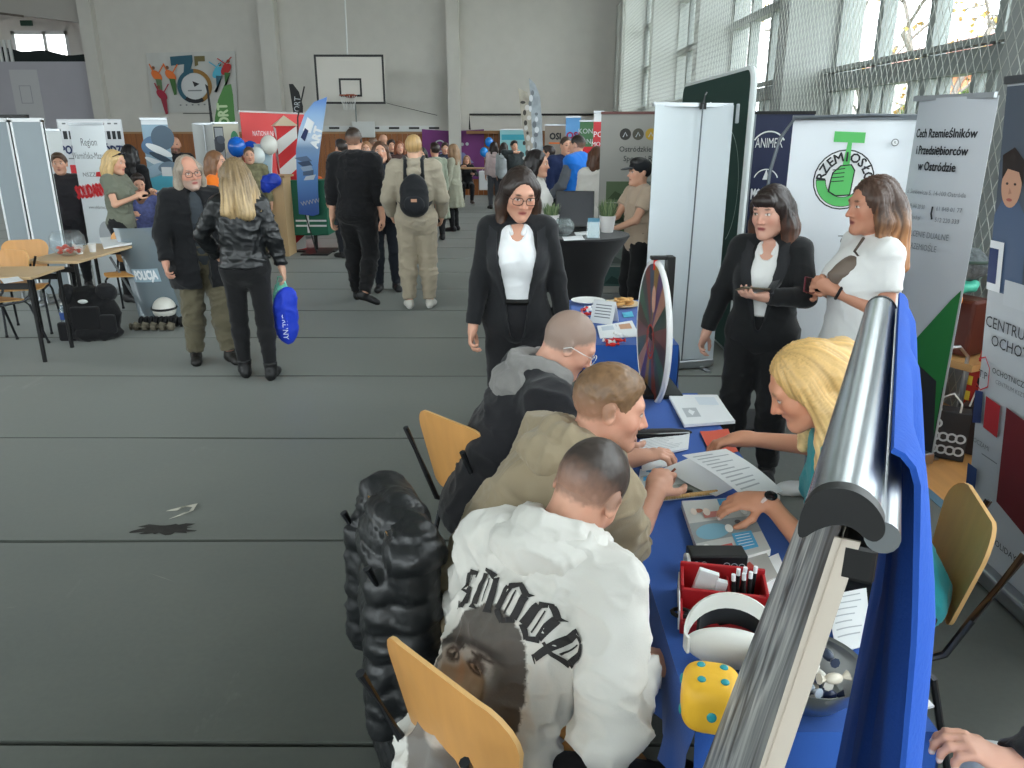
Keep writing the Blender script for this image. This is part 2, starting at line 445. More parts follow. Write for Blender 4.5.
# window wall
PIL = [-8.8+4.6*k for k in range(8)]           # near faces of the wall pillars
b = MB()
b.box((XR, YN, -.3), (XR+.3, YB+.3, 1.12), M_brick)
b.box((XR-.12, YN, 1.08), (XR+.02, YB, 1.16), M_frame)
b.box((XR, YN, 6.6), (XR+.3, YB+.3, ZC), M_wall)
tag(b.build('wall_right', smooth=0), kind='structure')
M_pil = mat((146, 150, 148), .8, noise=(5, .04), bump=(30, .1))
for y in PIL:
    box_obj('wall_window_pillar', (XR-.55, y, 0), (XR+.3, y+.36, ZC), M_pil)
box_obj('wall_corner_pier', (XR-.3, YB-.9, 0), (XR+.3, YB-.003, ZC), M_pil)
M_pane = glass_mat((250, 253, 253), .97, .02)
for i, y in enumerate(PIL):
    y0, y1 = y+.37, (PIL[i+1] if i+1 < len(PIL) else YB)-.01
    if y1-y0 < 1: continue
    t = bpy.data.objects.new('window_%d' % (i+1), None); COL.objects.link(t); tag(t, kind='structure')
    b = MB(); n = 4
    for k in range(n+1):
        yy = y0+(y1-y0)*k/n
        b.box((XR+.02, max(y0, yy-.055), 1.16), (XR+.16, min(y1, yy+.055), 6.6), M_frame)
    for z, w in ((1.16, .05), (2.42, .09), (3.57, .06), (4.65, .06), (5.65, .06), (6.5, .1)):
        b.box((XR, y0, z-w), (XR+.17, y1, z+w), M_frame)
    b.box((XR-.1, y0, 2.52), (XR+.02, y1, 2.57), M_frame)
    for k in range(8):
        yy = y0+(y1-y0)*(k+.5)/8
        b.box((XR+.03, yy-.03, 1.2), (XR+.13, yy+.03, 2.36), M_frame)
    b.build('frame', t, smooth=0)
    b = MB(); b.box((XR+.08, y0, 1.18), (XR+.086, y1, 6.55), M_pane); b.build('pane', t, smooth=0)
# side wall, rear wall, ceiling
b = MB(); LZ0, LZ1 = 3.2, 6.6
b.box((-19.2, YN, 0), (-19, YB+.2, LZ0), M_wall); b.box((-19.2, YN, LZ1), (-19, YB+.2, ZC), M_wall)
LW = []
for i, y in enumerate(PIL[:-4]):
    b.box((-19.2, y, LZ0), (-18.9, y+.4, LZ1), M_wall); LW.append((y+.4, PIL[i+1]))
b.box((-19.2, PIL[-4], LZ0), (-19, YB+.2, LZ1), M_wall)
tag(b.build('wall_left', smooth=0), kind='structure')
for i, (y0, y1) in enumerate(LW):  # unseen windows, added to brighten the hall from the left
    t = bpy.data.objects.new('window_%d' % (i+20), None); COL.objects.link(t); tag(t, kind='structure')
    b = MB()
    for k in range(5): yy = y0+(y1-y0)*k/4; b.box((-19.15, max(y0, yy-.05), LZ0), (-19.05, min(y1, yy+.05), LZ1), M_frame)
    for z in (LZ0, 4, 5.3, LZ1-.1): b.box((-19.15, y0, z), (-19.05, y1, z+.1), M_frame)
    b.build('frame', t, smooth=0)
    b = MB(); b.box((-19.12, y0, LZ0), (-19.115, y1, LZ1), M_pane); b.build('pane', t, smooth=0)
b = MB(); NZ0, NZ1 = 2.2, 6.7
b.box((-19, YN-.3, 0), (XR+.3, YN, NZ0), M_wall); b.box((-19, YN-.3, NZ1), (XR+.3, YN, ZC), M_wall); NW = []
xs = [-19, -15.3, -11.6, -7.9, -4.2, -.5, 3.2]
for k, x in enumerate(xs):
    b.box((x, YN-.3, NZ0), (x+.5 if k < 6 else XR+.3, YN, NZ1), M_wall)
    if k < 6: NW.append((x+.5, xs[k+1]))
tag(b.build('wall_near', smooth=0), kind='structure')
for i, (x0, x1) in enumerate(NW):  # unseen windows behind the camera, added as front light for faces and banners
    t = bpy.data.objects.new('window_%d' % (i+30), None); COL.objects.link(t); tag(t, kind='structure')
    b = MB()
    for k in range(4): xx = x0+(x1-x0)*k/3; b.box((max(x0, xx-.05), YN-.2, NZ0), (min(x1, xx+.05), YN-.1, NZ1), M_frame)
    for z in (NZ0, 3.6, 5.1, NZ1-.1): b.box((x0, YN-.2, z), (x1, YN-.1, z+.1), M_frame)
    b.build('frame', t, smooth=0)
    b = MB(); b.box((x0, YN-.16, NZ0), (x1, YN-.155, NZ1), M_pane); b.build('pane', t, smooth=0)
b = MB(); b.box((-19.2, YN-.3, ZC), (XR+.3, YB+4.5, ZC+.2), mat((205, 205, 202), .9))
for y in PIL: b.box((-19, y, ZC-.45), (XR, y+.36, ZC), M_white)
tag(b.build('ceiling', smooth=0), kind='structure')
# climbing-net curtain in front of the window wall
b = MB(); mnet = mat((176, 178, 172), .7)
y0, y1, z0, z1, XN = 4.2, YB-.5, .05, 5.4, 3.06
st, slope = .095, 1.7
rr = .0028
for sgn in (1, -1):
    k = y0-(z1-z0)/slope if sgn > 0 else y0
    end = y1 if sgn > 0 else y1+(z1-z0)/slope
    while k < end:
        pts = []
        a, e = (k, z0), (k+sgn*(z1-z0)/slope, z1)
        # clip to the net's edges
        def at(yy): return z0+(yy-k)*slope*sgn
        ya, yb = a[0], e[0]
        lo, hi = max(min(ya, yb), y0), min(max(ya, yb), y1)
        if hi-lo > .02:
            b.cyl((XN, lo, at(lo)), (XN, hi, at(hi)), rr, mnet, n=3, caps=False)
        k += st
b.cyl((XN, y0, z1), (XN, y1, z1), .01, mnet, n=6)
tag(b.build('sports_net', smooth=0), 'white diamond mesh safety net hanging along the tall windows', 'net')
# basketball goal
p = PY(350, 79.5, 21.5)
t = thing('basketball_goal', 'basketball backboard with black lines and orange rim on the end wall', 'backboard', (p.x, 21.5, p.z))
b = MB(); b.box((-.9, 0, -.6), (.9, .05, .6), mat((208, 204, 196), .5)); b.build('board', t, smooth=0, bevel=.005)
b = MB()
def rectline(x0, z0, x1, z1, w):
    for q in ((x0, z0, x1, z0+w), (x0, z1-w, x1, z1), (x0, z0+w, x0+w, z1-w), (x1-w, z0+w, x1, z1-w)):
        b.box((q[0], -.006, q[1]), (q[2], -.001, q[3]), M_black)
rectline(-.9, -.6, .9, .6, .055); rectline(-.295, -.42, .295, .03, .05)
b.build('border_line', t, smooth=0)
b = MB(); b.box((-.1, -.12, -.45), (.1, 0, -.36), mat((120, 50, 34), .5))
b.tube([(.225*math.cos(a*math.pi/10), -.36+.225*math.sin(a*math.pi/10), -.4) for a in range(20)], .012, mat((150, 70, 44), .5), closed=True)
b.build('rim', t)
b = MB()
for a in range(10):
    q = a*math.pi/5
    for s in (1, -1):
        b.cyl((.225*math.cos(q), -.36+.225*math.sin(q), -.4), (.13*math.cos(q+s*.5), -.36+.13*math.sin(q+s*.5), -.75), .004, M_white, n=4)
b.build('hoop_net', t)
b = MB()
for x in (-.5, .5):
    for z in (-.4, .4): b.cyl((x, .05, z), (x*.5, YB-.01-21.5, z), .03, M_white, n=8)
b.build('wall_bracket', t)
b = MB(); b.cyl((-.05, .1, .6), (-.05, .4, ZC-p.z-.02), .022, M_white, n=8); b.build('cable_pipe', t)
t = thing('wall_rail', 'black tubular rail frame on the end wall', 'rail', (-1.2, YB-.4, 2.0))
b = MB(); b.tube([(-.1, 0, -.0), (-.1, 0, .42), (4.1, 0, .42)], .03, M_black); b.build('rail_tube', t)
b = MB()
for x in (-.1, 2, 4.0): b.cyl((x, 0, .0), (x, .36, .0), .025, M_black)
b.cyl((4.0, 0, .42), (4.0, .36, .1), .02, M_black); b.build('bracket', t)
b = MB(); b.box((-.2, -.05, -.14), (4.2, .34, -.05), mat((134, 96, 62), .6)); b.build('ledge_board', t, smooth=0)
t = thing('net_winch', 'pale box with a thin post and slack line on the end wall', 'winch', (-4.6, YB-.2, 2.1))
b = MB(); b.box((-.35, -.02, -.35), (.35, .1, .12), M_white); b.build('box', t, smooth=0, bevel=.02)
b = MB(); b.cyl((-.2, 0, .1), (-.2, 0, 1.05), .022, M_frame); b.build('post', t)
b = MB(); b.tube([(-.2, 0, .9), (.9, 0, .62), (2.3, 0, .3)], .008, M_blackm, n=5); b.build('line', t)
# outside: overcast sky, trees, houses
w = bpy.data.worlds.new('sky'); SC.world = w; w.use_nodes = True
bg = w.node_tree.nodes['Background']; bg.inputs['Color'].default_value = (.93, .97, 1.0, 1); bg.inputs['Strength'].default_value = 3.2
M_bark = mat((120, 112, 104), .9, noise=(9, .2))
def tree(name, label, loc, H, seed, leaf, n_leaf, spread=.5):
    r = random.Random(seed); t = thing(name, label, 'tree', loc, 0, 'trees outside the windows')
    b = MB(); tips = []
    def grow(p, d, L, rad, lev):
        q = p+d*L
        m = (p+q)/2+V((r.uniform(-1, 1), r.uniform(-1, 1), 0))*L*.05
        b.tube([p, m, q], [rad, rad*.85, rad*.68], M_bark, n=6 if lev < 2 else 4)
        if lev >= 5: tips.append(q); return
        if lev >= 3: tips.append(q)
        for _ in range(2 if lev else 4):
            a = V((r.gauss(0, 1), r.gauss(0, 1), r.gauss(.35, .5))).normalized()
            grow(q-d*L*r.uniform(0, .25), (d*(1-spread)+a*spread*1.15).normalized(), L*r.uniform(.62, .86), rad*.62, lev+1)
    grow(V((0, 0, 0)), V((r.uniform(-.1, .1), r.uniform(-.1, .1), 1)).normalized(), H*.3, H*.016, 0)
    b.build('branches', t)
    b = MB()
    for _ in range(n_leaf):
        p = r.choice(tips)+V((r.gauss(0, .25), r.gauss(0, .25), r.gauss(0, .25)))
        a = V((r.gauss(0, 1), r.gauss(0, 1), r.gauss(0, 1))).normalized(); x, y, _ = frame(a); s = r.uniform(.05, .1)
        b.add([p-x*s, p+y*s*.7, p+x*s, p-y*s*.7], [(0, 1, 2, 3)], r.choice(leaf))
    o = b.build('foliage', t, smooth=0)
yl = [mat(c, .8) for c in ((196, 150, 62), (176, 140, 70), (150, 128, 60))]
gl = [mat(c, .8) for c in ((104, 140, 76), (130, 156, 80), (156, 160, 84))]
tree('street_tree', 'bare branching tree with few yellow leaves outside the nearest window', (11.5, 21.5, -.4), 10.5, 11, yl, 900)
tree('street_tree', 'slender bare tree behind the near window mullion', (13, 30.5, -.4), 11, 23, yl, 500, .42)
tree('street_tree', 'tree with orange leaves at the window edge nearest the camera', (10.2, 15.6, -.4), 8.5, 31, yl, 1100)
for i, (x, y, h) in enumerate(((8.2, 14.6, 3.0), (8.6, 17.4, 2.9), (7.6, 12.2, 2.8), (9.0, 20.2, 2.8))):
    r = random.Random(50+i); b = MB(); tag_l = ['green bush outside beyond the lettered grey banner', 'green bush outside beyond the white guild banner', 'green bush outside above the stored suitcase', 'low green bush outside past the pillar'][i]
    t = thing('garden_bush', tag_l, 'bush', (x, y, -.4), 0, 'bushes outside')
    b.cyl((0, 0, 0), (0, 0, h*.6), .05, M_bark); b.build('stem', t)
    b = MB()
    for _ in range(700):
        a = V((r.gauss(0, 1), r.gauss(0, 1), r.gauss(0, 1))).normalized(); p = V((a.x*.9, a.y*.9, h*.55+a.z*h*.45))*1.0
        p = V((p.x*r.uniform(.5, 1), p.y*r.uniform(.5, 1), p.z)); x_, y_, _ = frame(V((r.gauss(0, 1), r.gauss(0, 1), r.gauss(0, 1)))); s = r.uniform(.07, .14)
        b.add([p-x_*s, p+y_*s*.7, p+x_*s, p-y_*s*.7], [(0, 1, 2, 3)], r.choice(gl))
    b.build('foliage', t, smooth=0)
for (lo, hi, m, lb) in (((17, 27, -.5), (24, 34, 4.0), mat((214, 140, 100), .9), 'orange rendered house seen low through the windows'), ((17.5, 36, -.5), (26, 48, 4.6), mat((196, 196, 190), .9), 'pale house far outside the second window')):
    t = thing('street_house', lb, 'house', (lo[0], lo[1], lo[2]))
    X, Y_, Z = hi[0]-lo[0], hi[1]-lo[1], hi[2]-lo[2]
    b = MB(); b.box((0, 0, 0), (X, Y_, Z), m); b.build('wall', t, smooth=0)
    b = MB(); b.prism([(-.4, Z), (X+.4, Z), (X/2, Z+1.6)], (0, -.3, 0), (1, 0, 0), (0, 0, 1), (0, 1, 0), Y_+.6, mat((120, 70, 56), .8)); b.build('roof', t, smooth=0)
    for k in range(3):
        b = MB(); b.box((-.03, 1+k*2.4, 1.2), (.02, 2.1+k*2.4, 2.6), mat((60, 70, 80), .2)); b.build('window', t, smooth=0)
b = MB(); b.box((XR+.31, YN-8, -.6), (60, 60, -.4), mat((112, 120, 96), .95, noise=(1, .2))); tag(b.build('ground', smooth=0), kind='structure')
# ================================================================ people
def Rx(d): return Matrix.Rotation(math.radians(d), 3, 'X')
def Ry(d): return Matrix.Rotation(math.radians(d), 3, 'Y')
def Rz(d): return Matrix.Rotation(math.radians(d), 3, 'Z')
def cap(a, b, ra, rb=None, k=.03, t='', end=None, start=None):
    return dict(q='c', a=V(a), b=V(b), ra=ra, rb=ra if rb is None else rb, k=k, t=t, end=end, start=start)
def ell(c, r, R=None, k=.03, t=''):
    r = (r, r, r) if isinstance(r, (int, float)) else r
    return dict(q='e', c=V(c), r=V(r), R=R or Matrix.Identity(3), k=k, t=t)
def neg(p): p = dict(p); p['neg'] = True; return p
def infl(p, o):
    p = dict(p)
    if p['q'] == 'c': p['ra'] += o; p['rb'] += o
    else: p['r'] = p['r']+V((o, o, o))
    return p
def pbox(p):
    if p['q'] == 'c':
        r = max(p['ra'], p['rb'])
        return [min(p['a'][i], p['b'][i])-r for i in range(3)], [max(p['a'][i], p['b'][i])+r for i in range(3)]
    R = p['R']; e = [math.sqrt(sum((R[i][j]*p['r'][j])**2 for j in range(3))) for i in range(3)]
    return [p['c'][i]-e[i] for i in range(3)], [p['c'][i]+e[i] for i in range(3)]
def axis(lo, hi, hc, fine, hf):
    out = [lo]; x = lo
    while x < hi:
        inside = any(a-hc <= x <= b+hc for a, b in fine)
        x += hf if inside else hc
        out.append(x)
    return np.array(out, dtype=np.float32)
def surface(prims, h, fine=(), hf=None, cuts=(), pad=None):
    """Smooth union of rounded primitives, meshed with surface nets -> (verts, quads)."""
    hf = hf or h; lo = [1e9]*3; hi = [-1e9]*3
    for p in prims:
        if p.get('neg'): continue
        a, b = pbox(p)
        for i in range(3): lo[i] = min(lo[i], a[i]); hi[i] = max(hi[i], b[i])
    ax = [axis(lo[i]-2.5*h-.02, hi[i]+2.5*h+.02, h, [(f[0][i], f[1][i]) for f in fine], hf) for i in range(3)]
    D = np.full([len(a) for a in ax], 9.0, np.float32)
    for p in prims:
        a, b = pbox(p); k = p['k']; m = k+2.5*h
        sl = tuple(slice(max(0, int(np.searchsorted(ax[i], a[i]-m))-1), int(np.searchsorted(ax[i], b[i]+m))+1) for i in range(3))
        x = ax[0][sl[0]][:, None, None]; y = ax[1][sl[1]][None, :, None]; z = ax[2][sl[2]][None, None, :]
        if p['q'] == 'c':
            A, B = p['a'], p['b']; d = B-A; L = max(d.length_squared, 1e-9)
            t = np.clip(((x-A.x)*d.x+(y-A.y)*d.y+(z-A.z)*d.z)/L, 0, 1)
            e = np.sqrt((x-A.x-t*d.x)**2+(y-A.y-t*d.y)**2+(z-A.z-t*d.z)**2)-(p['ra']+(p['rb']-p['ra'])*t)
            for key, pt in (('end', B), ('start', A)):
                if p.get(key) is not None:
                    n = p[key]; e = np.maximum(e, (x-pt.x)*n.x+(y-pt.y)*n.y+(z-pt.z)*n.z)
        else:
            c, r, R = p['c'], p['r'], p['R']; dx, dy, dz = x-c.x, y-c.y, z-c.z
            l = [(R[0][j]*dx+R[1][j]*dy+R[2][j]*dz) for j in range(3)]
            k0 = np.sqrt((l[0]/r[0])**2+(l[1]/r[1])**2+(l[2]/r[2])**2)
            k1 = np.sqrt((l[0]/r[0]**2)**2+(l[1]/r[1]**2)**2+(l[2]/r[2]**2)**2)
            e = k0*(k0-1)/np.maximum(k1, 1e-6)
        W = D[sl]
        if p.get('neg'):
            e = -e; hh = np.maximum(k-np.abs(W-e), 0)/k; D[sl] = np.maximum(W, e)+hh*hh*k*.25
        else:
            hh = np.maximum(k-np.abs(W-e), 0)/k; D[sl] = np.minimum(W, e)-hh*hh*k*.25
    X, Y, Z = ax[0][:, None, None], ax[1][None, :, None], ax[2][None, None, :]
    for pt, n in cuts:
        n = V(n).normalized(); D = np.maximum(D, (X-pt[0])*n.x+(Y-pt[1])*n.y+(Z-pt[2])*n.z)
    I = D < 0
    cnt = np.zeros([s-1 for s in I.shape], np.uint8)
    for i in (0, 1):
        for j in (0, 1):
            for k in (0, 1): cnt += I[i:I.shape[0]-1+i, j:I.shape[1]-1+j, k:I.shape[2]-1+k]
    M = (cnt > 0) & (cnt < 8)
    idx = np.argwhere(M); N = len(idx)
    vid = np.full(M.shape, -1, np.int64); vid[M] = np.arange(N)
    cr = [(i, j, k) for i in (0, 1) for j in (0, 1) for k in (0, 1)]
    val = np.stack([D[idx[:, 0]+c[0], idx[:, 1]+c[1], idx[:, 2]+c[2]] for c in cr], 1)
    pos = np.zeros((N, 3), np.float32); w = np.zeros(N, np.float32)
    cra = np.array(cr, np.float32)
    for a in range(8):
        for c in range(a+1, 8):
            if sum(abs(cr[a][i]-cr[c][i]) for i in range(3)) != 1: continue
            s = (val[:, a] < 0) != (val[:, c] < 0)
            t = val[:, a]/np.where(s, val[:, a]-val[:, c], 1)
            pos += np.where(s[:, None], cra[a]+(cra[c]-cra[a])*t[:, None], 0); w += s
    pos /= w[:, None]
    P = np.stack([ax[i][idx[:, i]]+pos[:, i]*(ax[i][idx[:, i]+1]-ax[i][idx[:, i]]) for i in range(3)], 1)
    Q = []
    for a in range(3):
        s0 = [slice(None)]*3; s1 = [slice(None)]*3; s0[a] = slice(0, -1); s1[a] = slice(1, None)
        E = I[tuple(s0)] != I[tuple(s1)]
        b, c = (a+1) % 3, (a+2) % 3
        e = np.argwhere(E)
        e = e[(e[:, b] > 0) & (e[:, c] > 0) & (e[:, b] < I.shape[b]-1) & (e[:, c] < I.shape[c]-1)]
        def vi(ob, oc):
            q = e.copy(); q[:, b] += ob; q[:, c] += oc; return vid[q[:, 0], q[:, 1], q[:, 2]]
        q = np.stack([vi(-1, -1), vi(0, -1), vi(0, 0), vi(-1, 0)], 1)
        flip = ~I[e[:, 0], e[:, 1], e[:, 2]]
        q[flip] = q[flip][:, ::-1]
        Q.append(q)
    Q = np.concatenate(Q); Q = Q[(Q >= 0).all(1)]
    return P.astype(np.float64), Q
def normals(P, Q):
    n = np.cross(P[Q[:, 2]]-P[Q[:, 0]], P[Q[:, 3]]-P[Q[:, 1]])
    N = np.zeros_like(P)
    for i in range(4): np.add.at(N, Q[:, i], n)
    return N/np.maximum(np.linalg.norm(N, axis=1, keepdims=True), 1e-12)
def mesh_np(name, P, Q, mats, parent=None, fm=None, col=None):
    me = bpy.data.meshes.new(name); nv, nf = len(P), len(Q)
    me.vertices.add(nv); me.vertices.foreach_set('co', P.astype(np.float32).ravel())
    me.loops.add(nf*4); me.loops.foreach_set('vertex_index', Q.astype(np.int32).ravel())
    me.polygons.add(nf); me.polygons.foreach_set('loop_start', np.arange(0, nf*4, 4, dtype=np.int32))
    for m in mats: me.materials.append(m)
    if fm is not None: me.polygons.foreach_set('material_index', fm.astype(np.int32))
    me.polygons.foreach_set('use_smooth', np.ones(nf, bool))
    me.update(calc_edges=True); me.validate()
    if col is not None:
        a = me.attributes.new('tone', 'FLOAT_COLOR', 'POINT')
        a.data.foreach_set('color', np.concatenate([col, np.ones((nv, 1))], 1).astype(np.float32).ravel())
    o = bpy.data.objects.new(name, me); COL.objects.link(o)
    if parent is not None: o.parent = parent
    return o
def ik(a, t, l1, l2, pole):
    a, t = V(a), V(t); d = t-a; L = min(d.length, (l1+l2)*.998); L = max(L, abs(l1-l2)*1.02+.01); u = d.normalized()
    x = (l1*l1-l2*l2+L*L)/(2*L); hh = math.sqrt(max(l1*l1-x*x, 0))
    p = V(pole); p = (p-u*p.dot(u)).normalized()
    return a+u*x+p*hh, a+u*L
SKIN = (214, 164, 138)
class Person:
    """Skeleton in a local frame: x to the person's right, y forward, z up; angles in degrees."""
    def __init__(s, label, loc, heading, H=1.72, fem=False, build=1.0, skin=SKIN, pelvis=None, lean=0, twist=0, plean=0, side=0,
                 head=(0, 0, 0), arms=(None, None), legs=(None, None), hands=(None, None), h=.012, hf=None, group=None, hs=1.0, poles=(None, None), kpoles=(None, None), neckf=.0, footd=(None, None)):
        s.footd = footd
        s.t = thing('person', label, 'person', loc, math.radians(heading), group)
        s.h = h; s.hf = hf or h; s.s = c = H/1.75; s.fem = fem; s.skin = skin; s.hs = hs
        s.pel = V(pelvis) if pelvis else V((0, 0, .945*c))
        s.Rp = Rz(twist*.3)@Rx(-plean)
        s.Rm = Rz(twist*.6)@Ry(side*.5)@Rx(-(plean+lean)*.5); s.Rc = Rz(twist)@Ry(side)@Rx(-lean)
        s.waist = s.pel+s.Rm@V((0, 0, .14*c))
        s.nb = s.waist+s.Rc@V((0, -.015, .40*c))
        s.Rh = Rz(head[0])@Rx(-head[1])@Ry(head[2])
        s.hc = s.nb+s.Rc@V((0, .02+neckf, .05*c))+s.Rh@V((0, .012, .092*hs))
        sw = (.15 if fem else .18)*c*(1+(build-1)*.5)
        s.sh = [s.waist+s.Rc@V((q*sw, -.005, .345*c)) for q in (-1, 1)]
        s.hip = [s.pel+s.Rp@V((q*.092*c, 0, -.02)) for q in (-1, 1)]
        s.el, s.wr, s.kn, s.an = [0, 0], [0, 0], [0, 0], [0, 0]
        for i, q in enumerate((-1, 1)):
            tgt = arms[i] if arms[i] is not None else (q*(sw+.07), .06, s.sh[i].z-.55*c)
            pole = poles[i] or (q*.5, -1, -.2)
            s.el[i], s.wr[i] = ik(s.sh[i], tgt, .295*c, .25*c, pole)
            tgt = legs[i] if legs[i] is not None else (q*.1*c, 0, .085)
            s.kn[i], s.an[i] = ik(s.hip[i], tgt, .425*c, .415*c, kpoles[i] or (q*.12, 1, .1))
        bld = build; f = fem; R, Rp, Rm = s.Rc, s.Rp, s.Rm
        T = []
        T.append(ell(s.pel+Rp@V((0, -.012, -.01)), (.168*c*bld, .122*c*bld, .125*c), Rp, .05, 'pelvis'))
        T.append(ell(s.waist+Rm@V((0, 0, .02)), ((.128 if f else .145)*c*bld, .098*c*bld, .16*c), Rm, .08, 'torso'))
        T.append(ell(s.waist+R@V((0, .0, .2*c)), ((.148 if f else .168)*c*bld, .112*c*bld, .185*c), R, .08, 'torso'))
        if f:
            for q in (-1, 1): T.append(ell(s.waist+R@V((q*.07*c, .085*c*bld, .185*c)), (.062*c, .058*c, .062*c), R, .05, 'torso'))
        for i in (0, 1):
            q = (-1, 1)[i]
            T.append(cap(s.nb+R@V((q*.035, -.015, -.035)), s.sh[i]+R@V((-q*.01, 0, -.002)), (.052 if f else .056)*c, (.05 if f else .058)*c, .06, 'torso'))
            ar = (.042 if f else .05)*c*(1+(bld-1)*.7)
            d = (s.el[i]-s.sh[i]).normalized()
            T.append(cap(s.sh[i], s.el[i], ar*1.08, ar*.82, .03, 'up%d' % i))
            T.append(cap(s.el[i], s.wr[i], ar*.84, ar*.56, .02, 'fo%d' % i))
            lr = (.082 if f else .085)*c*(1+(bld-1)*.7)
            T.append(cap(s.hip[i], s.kn[i], lr, lr*.68, .05, 'th%d' % i))
            m = s.kn[i].lerp(s.an[i], .3); back = (s.kn[i]-s.hip[i]).normalized()
            T.append(cap(s.kn[i], m, lr*.66, lr*.68, .03, 'ca%d' % i)); T.append(cap(m, s.an[i], lr*.68, lr*.42, .03, 'ca%d' % i))
            fd = s.footdir(i)
            T.append(cap(s.an[i]+V((0, 0, -.035))-fd*.03, s.an[i]+V((0, 0, -.05))+fd*.14, .032, .025, .03, 'foot'))
        s.neck = cap(s.nb+R@V((0, -.005, -.03)), s.hc+s.Rh@V((0, -.022, -.055)), (.05 if f else .059)*c, (.046 if f else .056)*c, .03, 'neck')
        T.append(s.neck)
        s.T = T; s.hp = []; s.tips = []
        for i in (0, 1): s.make_hand(i, hands[i] or {})
    footd = (None, None)
    def footdir(s, i):
        if s.footd[i]: return V(s.footd[i]).normalized()
        d = s.kn[i]-s.an[i]; d = V((d.x*.3, max(.2, 0)+abs(d.y)*.2, 0)); return V(((-.2, .2)[i], 1, 0)).normalized()
    def make_hand(s, i, o):
        q = (-1, 1)[i]; c = s.s*.98
        w = s.wr[i]; fa = (s.wr[i]-s.el[i]).normalized()
        hd = V(o['dir']).normalized() if 'dir' in o else fa
        pn = V(o['palm']) if 'palm' in o else V((-q, .1, 0))
        pn = (pn-hd*pn.dot(hd)).normalized(); ts = pn.cross(hd)*(q)          # towards the thumb
        if 'dir' not in o and 'palm' not in o and ts.y < 0: ts = -ts
        if o.get('flip'): ts = -ts
        cu = o.get('curl', 28); fan = o.get('fan', .05)
        Rb = Matrix((ts, pn, hd)).transposed()
        P = [cap(s.wr[i]-fa*.02, w+hd*.03*c, .024*c, .026*c, .02, 'hand')]
        P.append(ell(w+hd*.052*c, (.041*c, .0165*c, .054*c), Rb, .014, 'hand'))
        off = (.029, .0105, -.009, -.027); ln = (.07, .078, .073, .058)
        cf = o.get('curls', (cu*.8, cu, cu*1.05, cu*1.15))
        for j in range(4):
            p = w+hd*(.094, .099, .095, .085)[j]*c+ts*off[j]*c; a = 0; r = .0095*c
            d0 = (hd+ts*off[j]*fan*40).normalized()
            for m, fr in enumerate((.45, .3, .25)):
                a += math.radians(cf[j]*(1, 1.15, .8)[m])
                d = d0*math.cos(a)+pn*math.sin(a); p2 = p+d*ln[j]*fr*c
                P.append(cap(p, p2, r, r*.9, .006, 'hand')); r *= .9; p = p2
            s.tips.append((p, hd*math.cos(a)+pn*math.sin(a), -hd*math.sin(a)*-1, pn))
        p = w+hd*.028*c+ts*.028*c+pn*.006*c; tb = o.get('thumb', .5)
        for m, (l, d) in enumerate(((.042, ts*.75+hd*.6+pn*.35*tb), (.032, ts*.4+hd*.9+pn*.5*tb), (.026, ts*.1*(1-tb)+hd+pn*.5*tb))):
            d.normalize(); p2 = p+d*l*c
            P.append(cap(p, p2, (.0135, .0115, .0105)[m]*c, (.0115, .0105, .009)[m]*c, .008, 'hand')); p = p2
        s.hp.append(P); s.palm = getattr(s, 'palm', []); s.palm.append((w+hd*.07*c+pn*.03, hd, pn, ts))
    # head ------------------------------------------------------------------
    def H(s, x, y, z): return s.hc+s.Rh@V((x, y, z))*s.hs
    def head_prims(s, nose=1.0, jaw=1.0, chub=1.0, detail=True):
        f = s.hs; R = s.Rh; H = s.H; P = []
        P.append(ell(H(0, -.018, .028), (.074*f, .094*f, .09*f), R, .03, 'head'))
        P.append(ell(H(0, .026, -.028), (.061*f*chub, .064*f, .088*f), R, .03, 'head'))
        P.append(cap(H(-.04*jaw, .01, -.068), H(-.012, .068, -.098), .022*f*chub, .018*f, .03, 'head'))
        P.append(cap(H(.04*jaw, .01, -.068), H(.012, .068, -.098), .022*f*chub, .018*f, .03, 'head'))
        for q in (-1, 1): P.append(ell(H(q*.04, .055, -.025), (.02*f*chub, .022*f, .024*f), R, .02, 'head'))
        if detail:
            P.append(cap(H(-.036, .074, .026), H(.036, .074, .026), .0105*f, .0105*f, .02, 'head'))
            for q in (-1, 1): P.append(neg(ell(H(q*.031, .094, .006), (.016*f, .014*f, .0115*f), R, .012, 'head')))
            for q in (-1, 1): P.append(ell(H(q*.031, .0735, .005), .0125*f, R, .004, 'head'))
            n = nose
            P.append(cap(H(0, .082, .012), H(0, .082+.025*n, -.03), .0068*f, .0095*f, .012, 'head'))
            for q in (-1, 1): P.append(ell(H(q*.0125, .089+.004*n, -.034), (.0085*f, .01*f, .0075*f), R, .008, 'head'))
            P.append(cap(H(-.017, .0805, -.057), H(.017, .0805, -.057), .0065*f, .0065*f, .008, 'head'))
            P.append(cap(H(-.006, .087, -.056), H(.006, .087, -.056), .0055*f, .0055*f, .008, 'head'))
            P.append(cap(H(-.014, .079, -.0685), H(.014, .079, -.0685), .007*f, .007*f, .008, 'head'))
            P.append(neg(cap(H(-.022, .0895, -.0625), H(.022, .0895, -.0625), .0028*f, .0028*f, .004, 'head')))
            P.append(ell(H(0, .074, -.098), (.02*f, .016*f, .014*f), R, .015, 'head'))
            for q in (-1, 1):
                E = R@Rz(q*-22)@Rx(8)
                P.append(ell(H(q*.078, -.012, -.006), (.0085*f, .019*f, .031*f), E, .008, 'head'))
                P.append(neg(ell(H(q*.087, -.006, -.004), (.006*f, .009*f, .016*f), E, .006, 'head')))
        return P
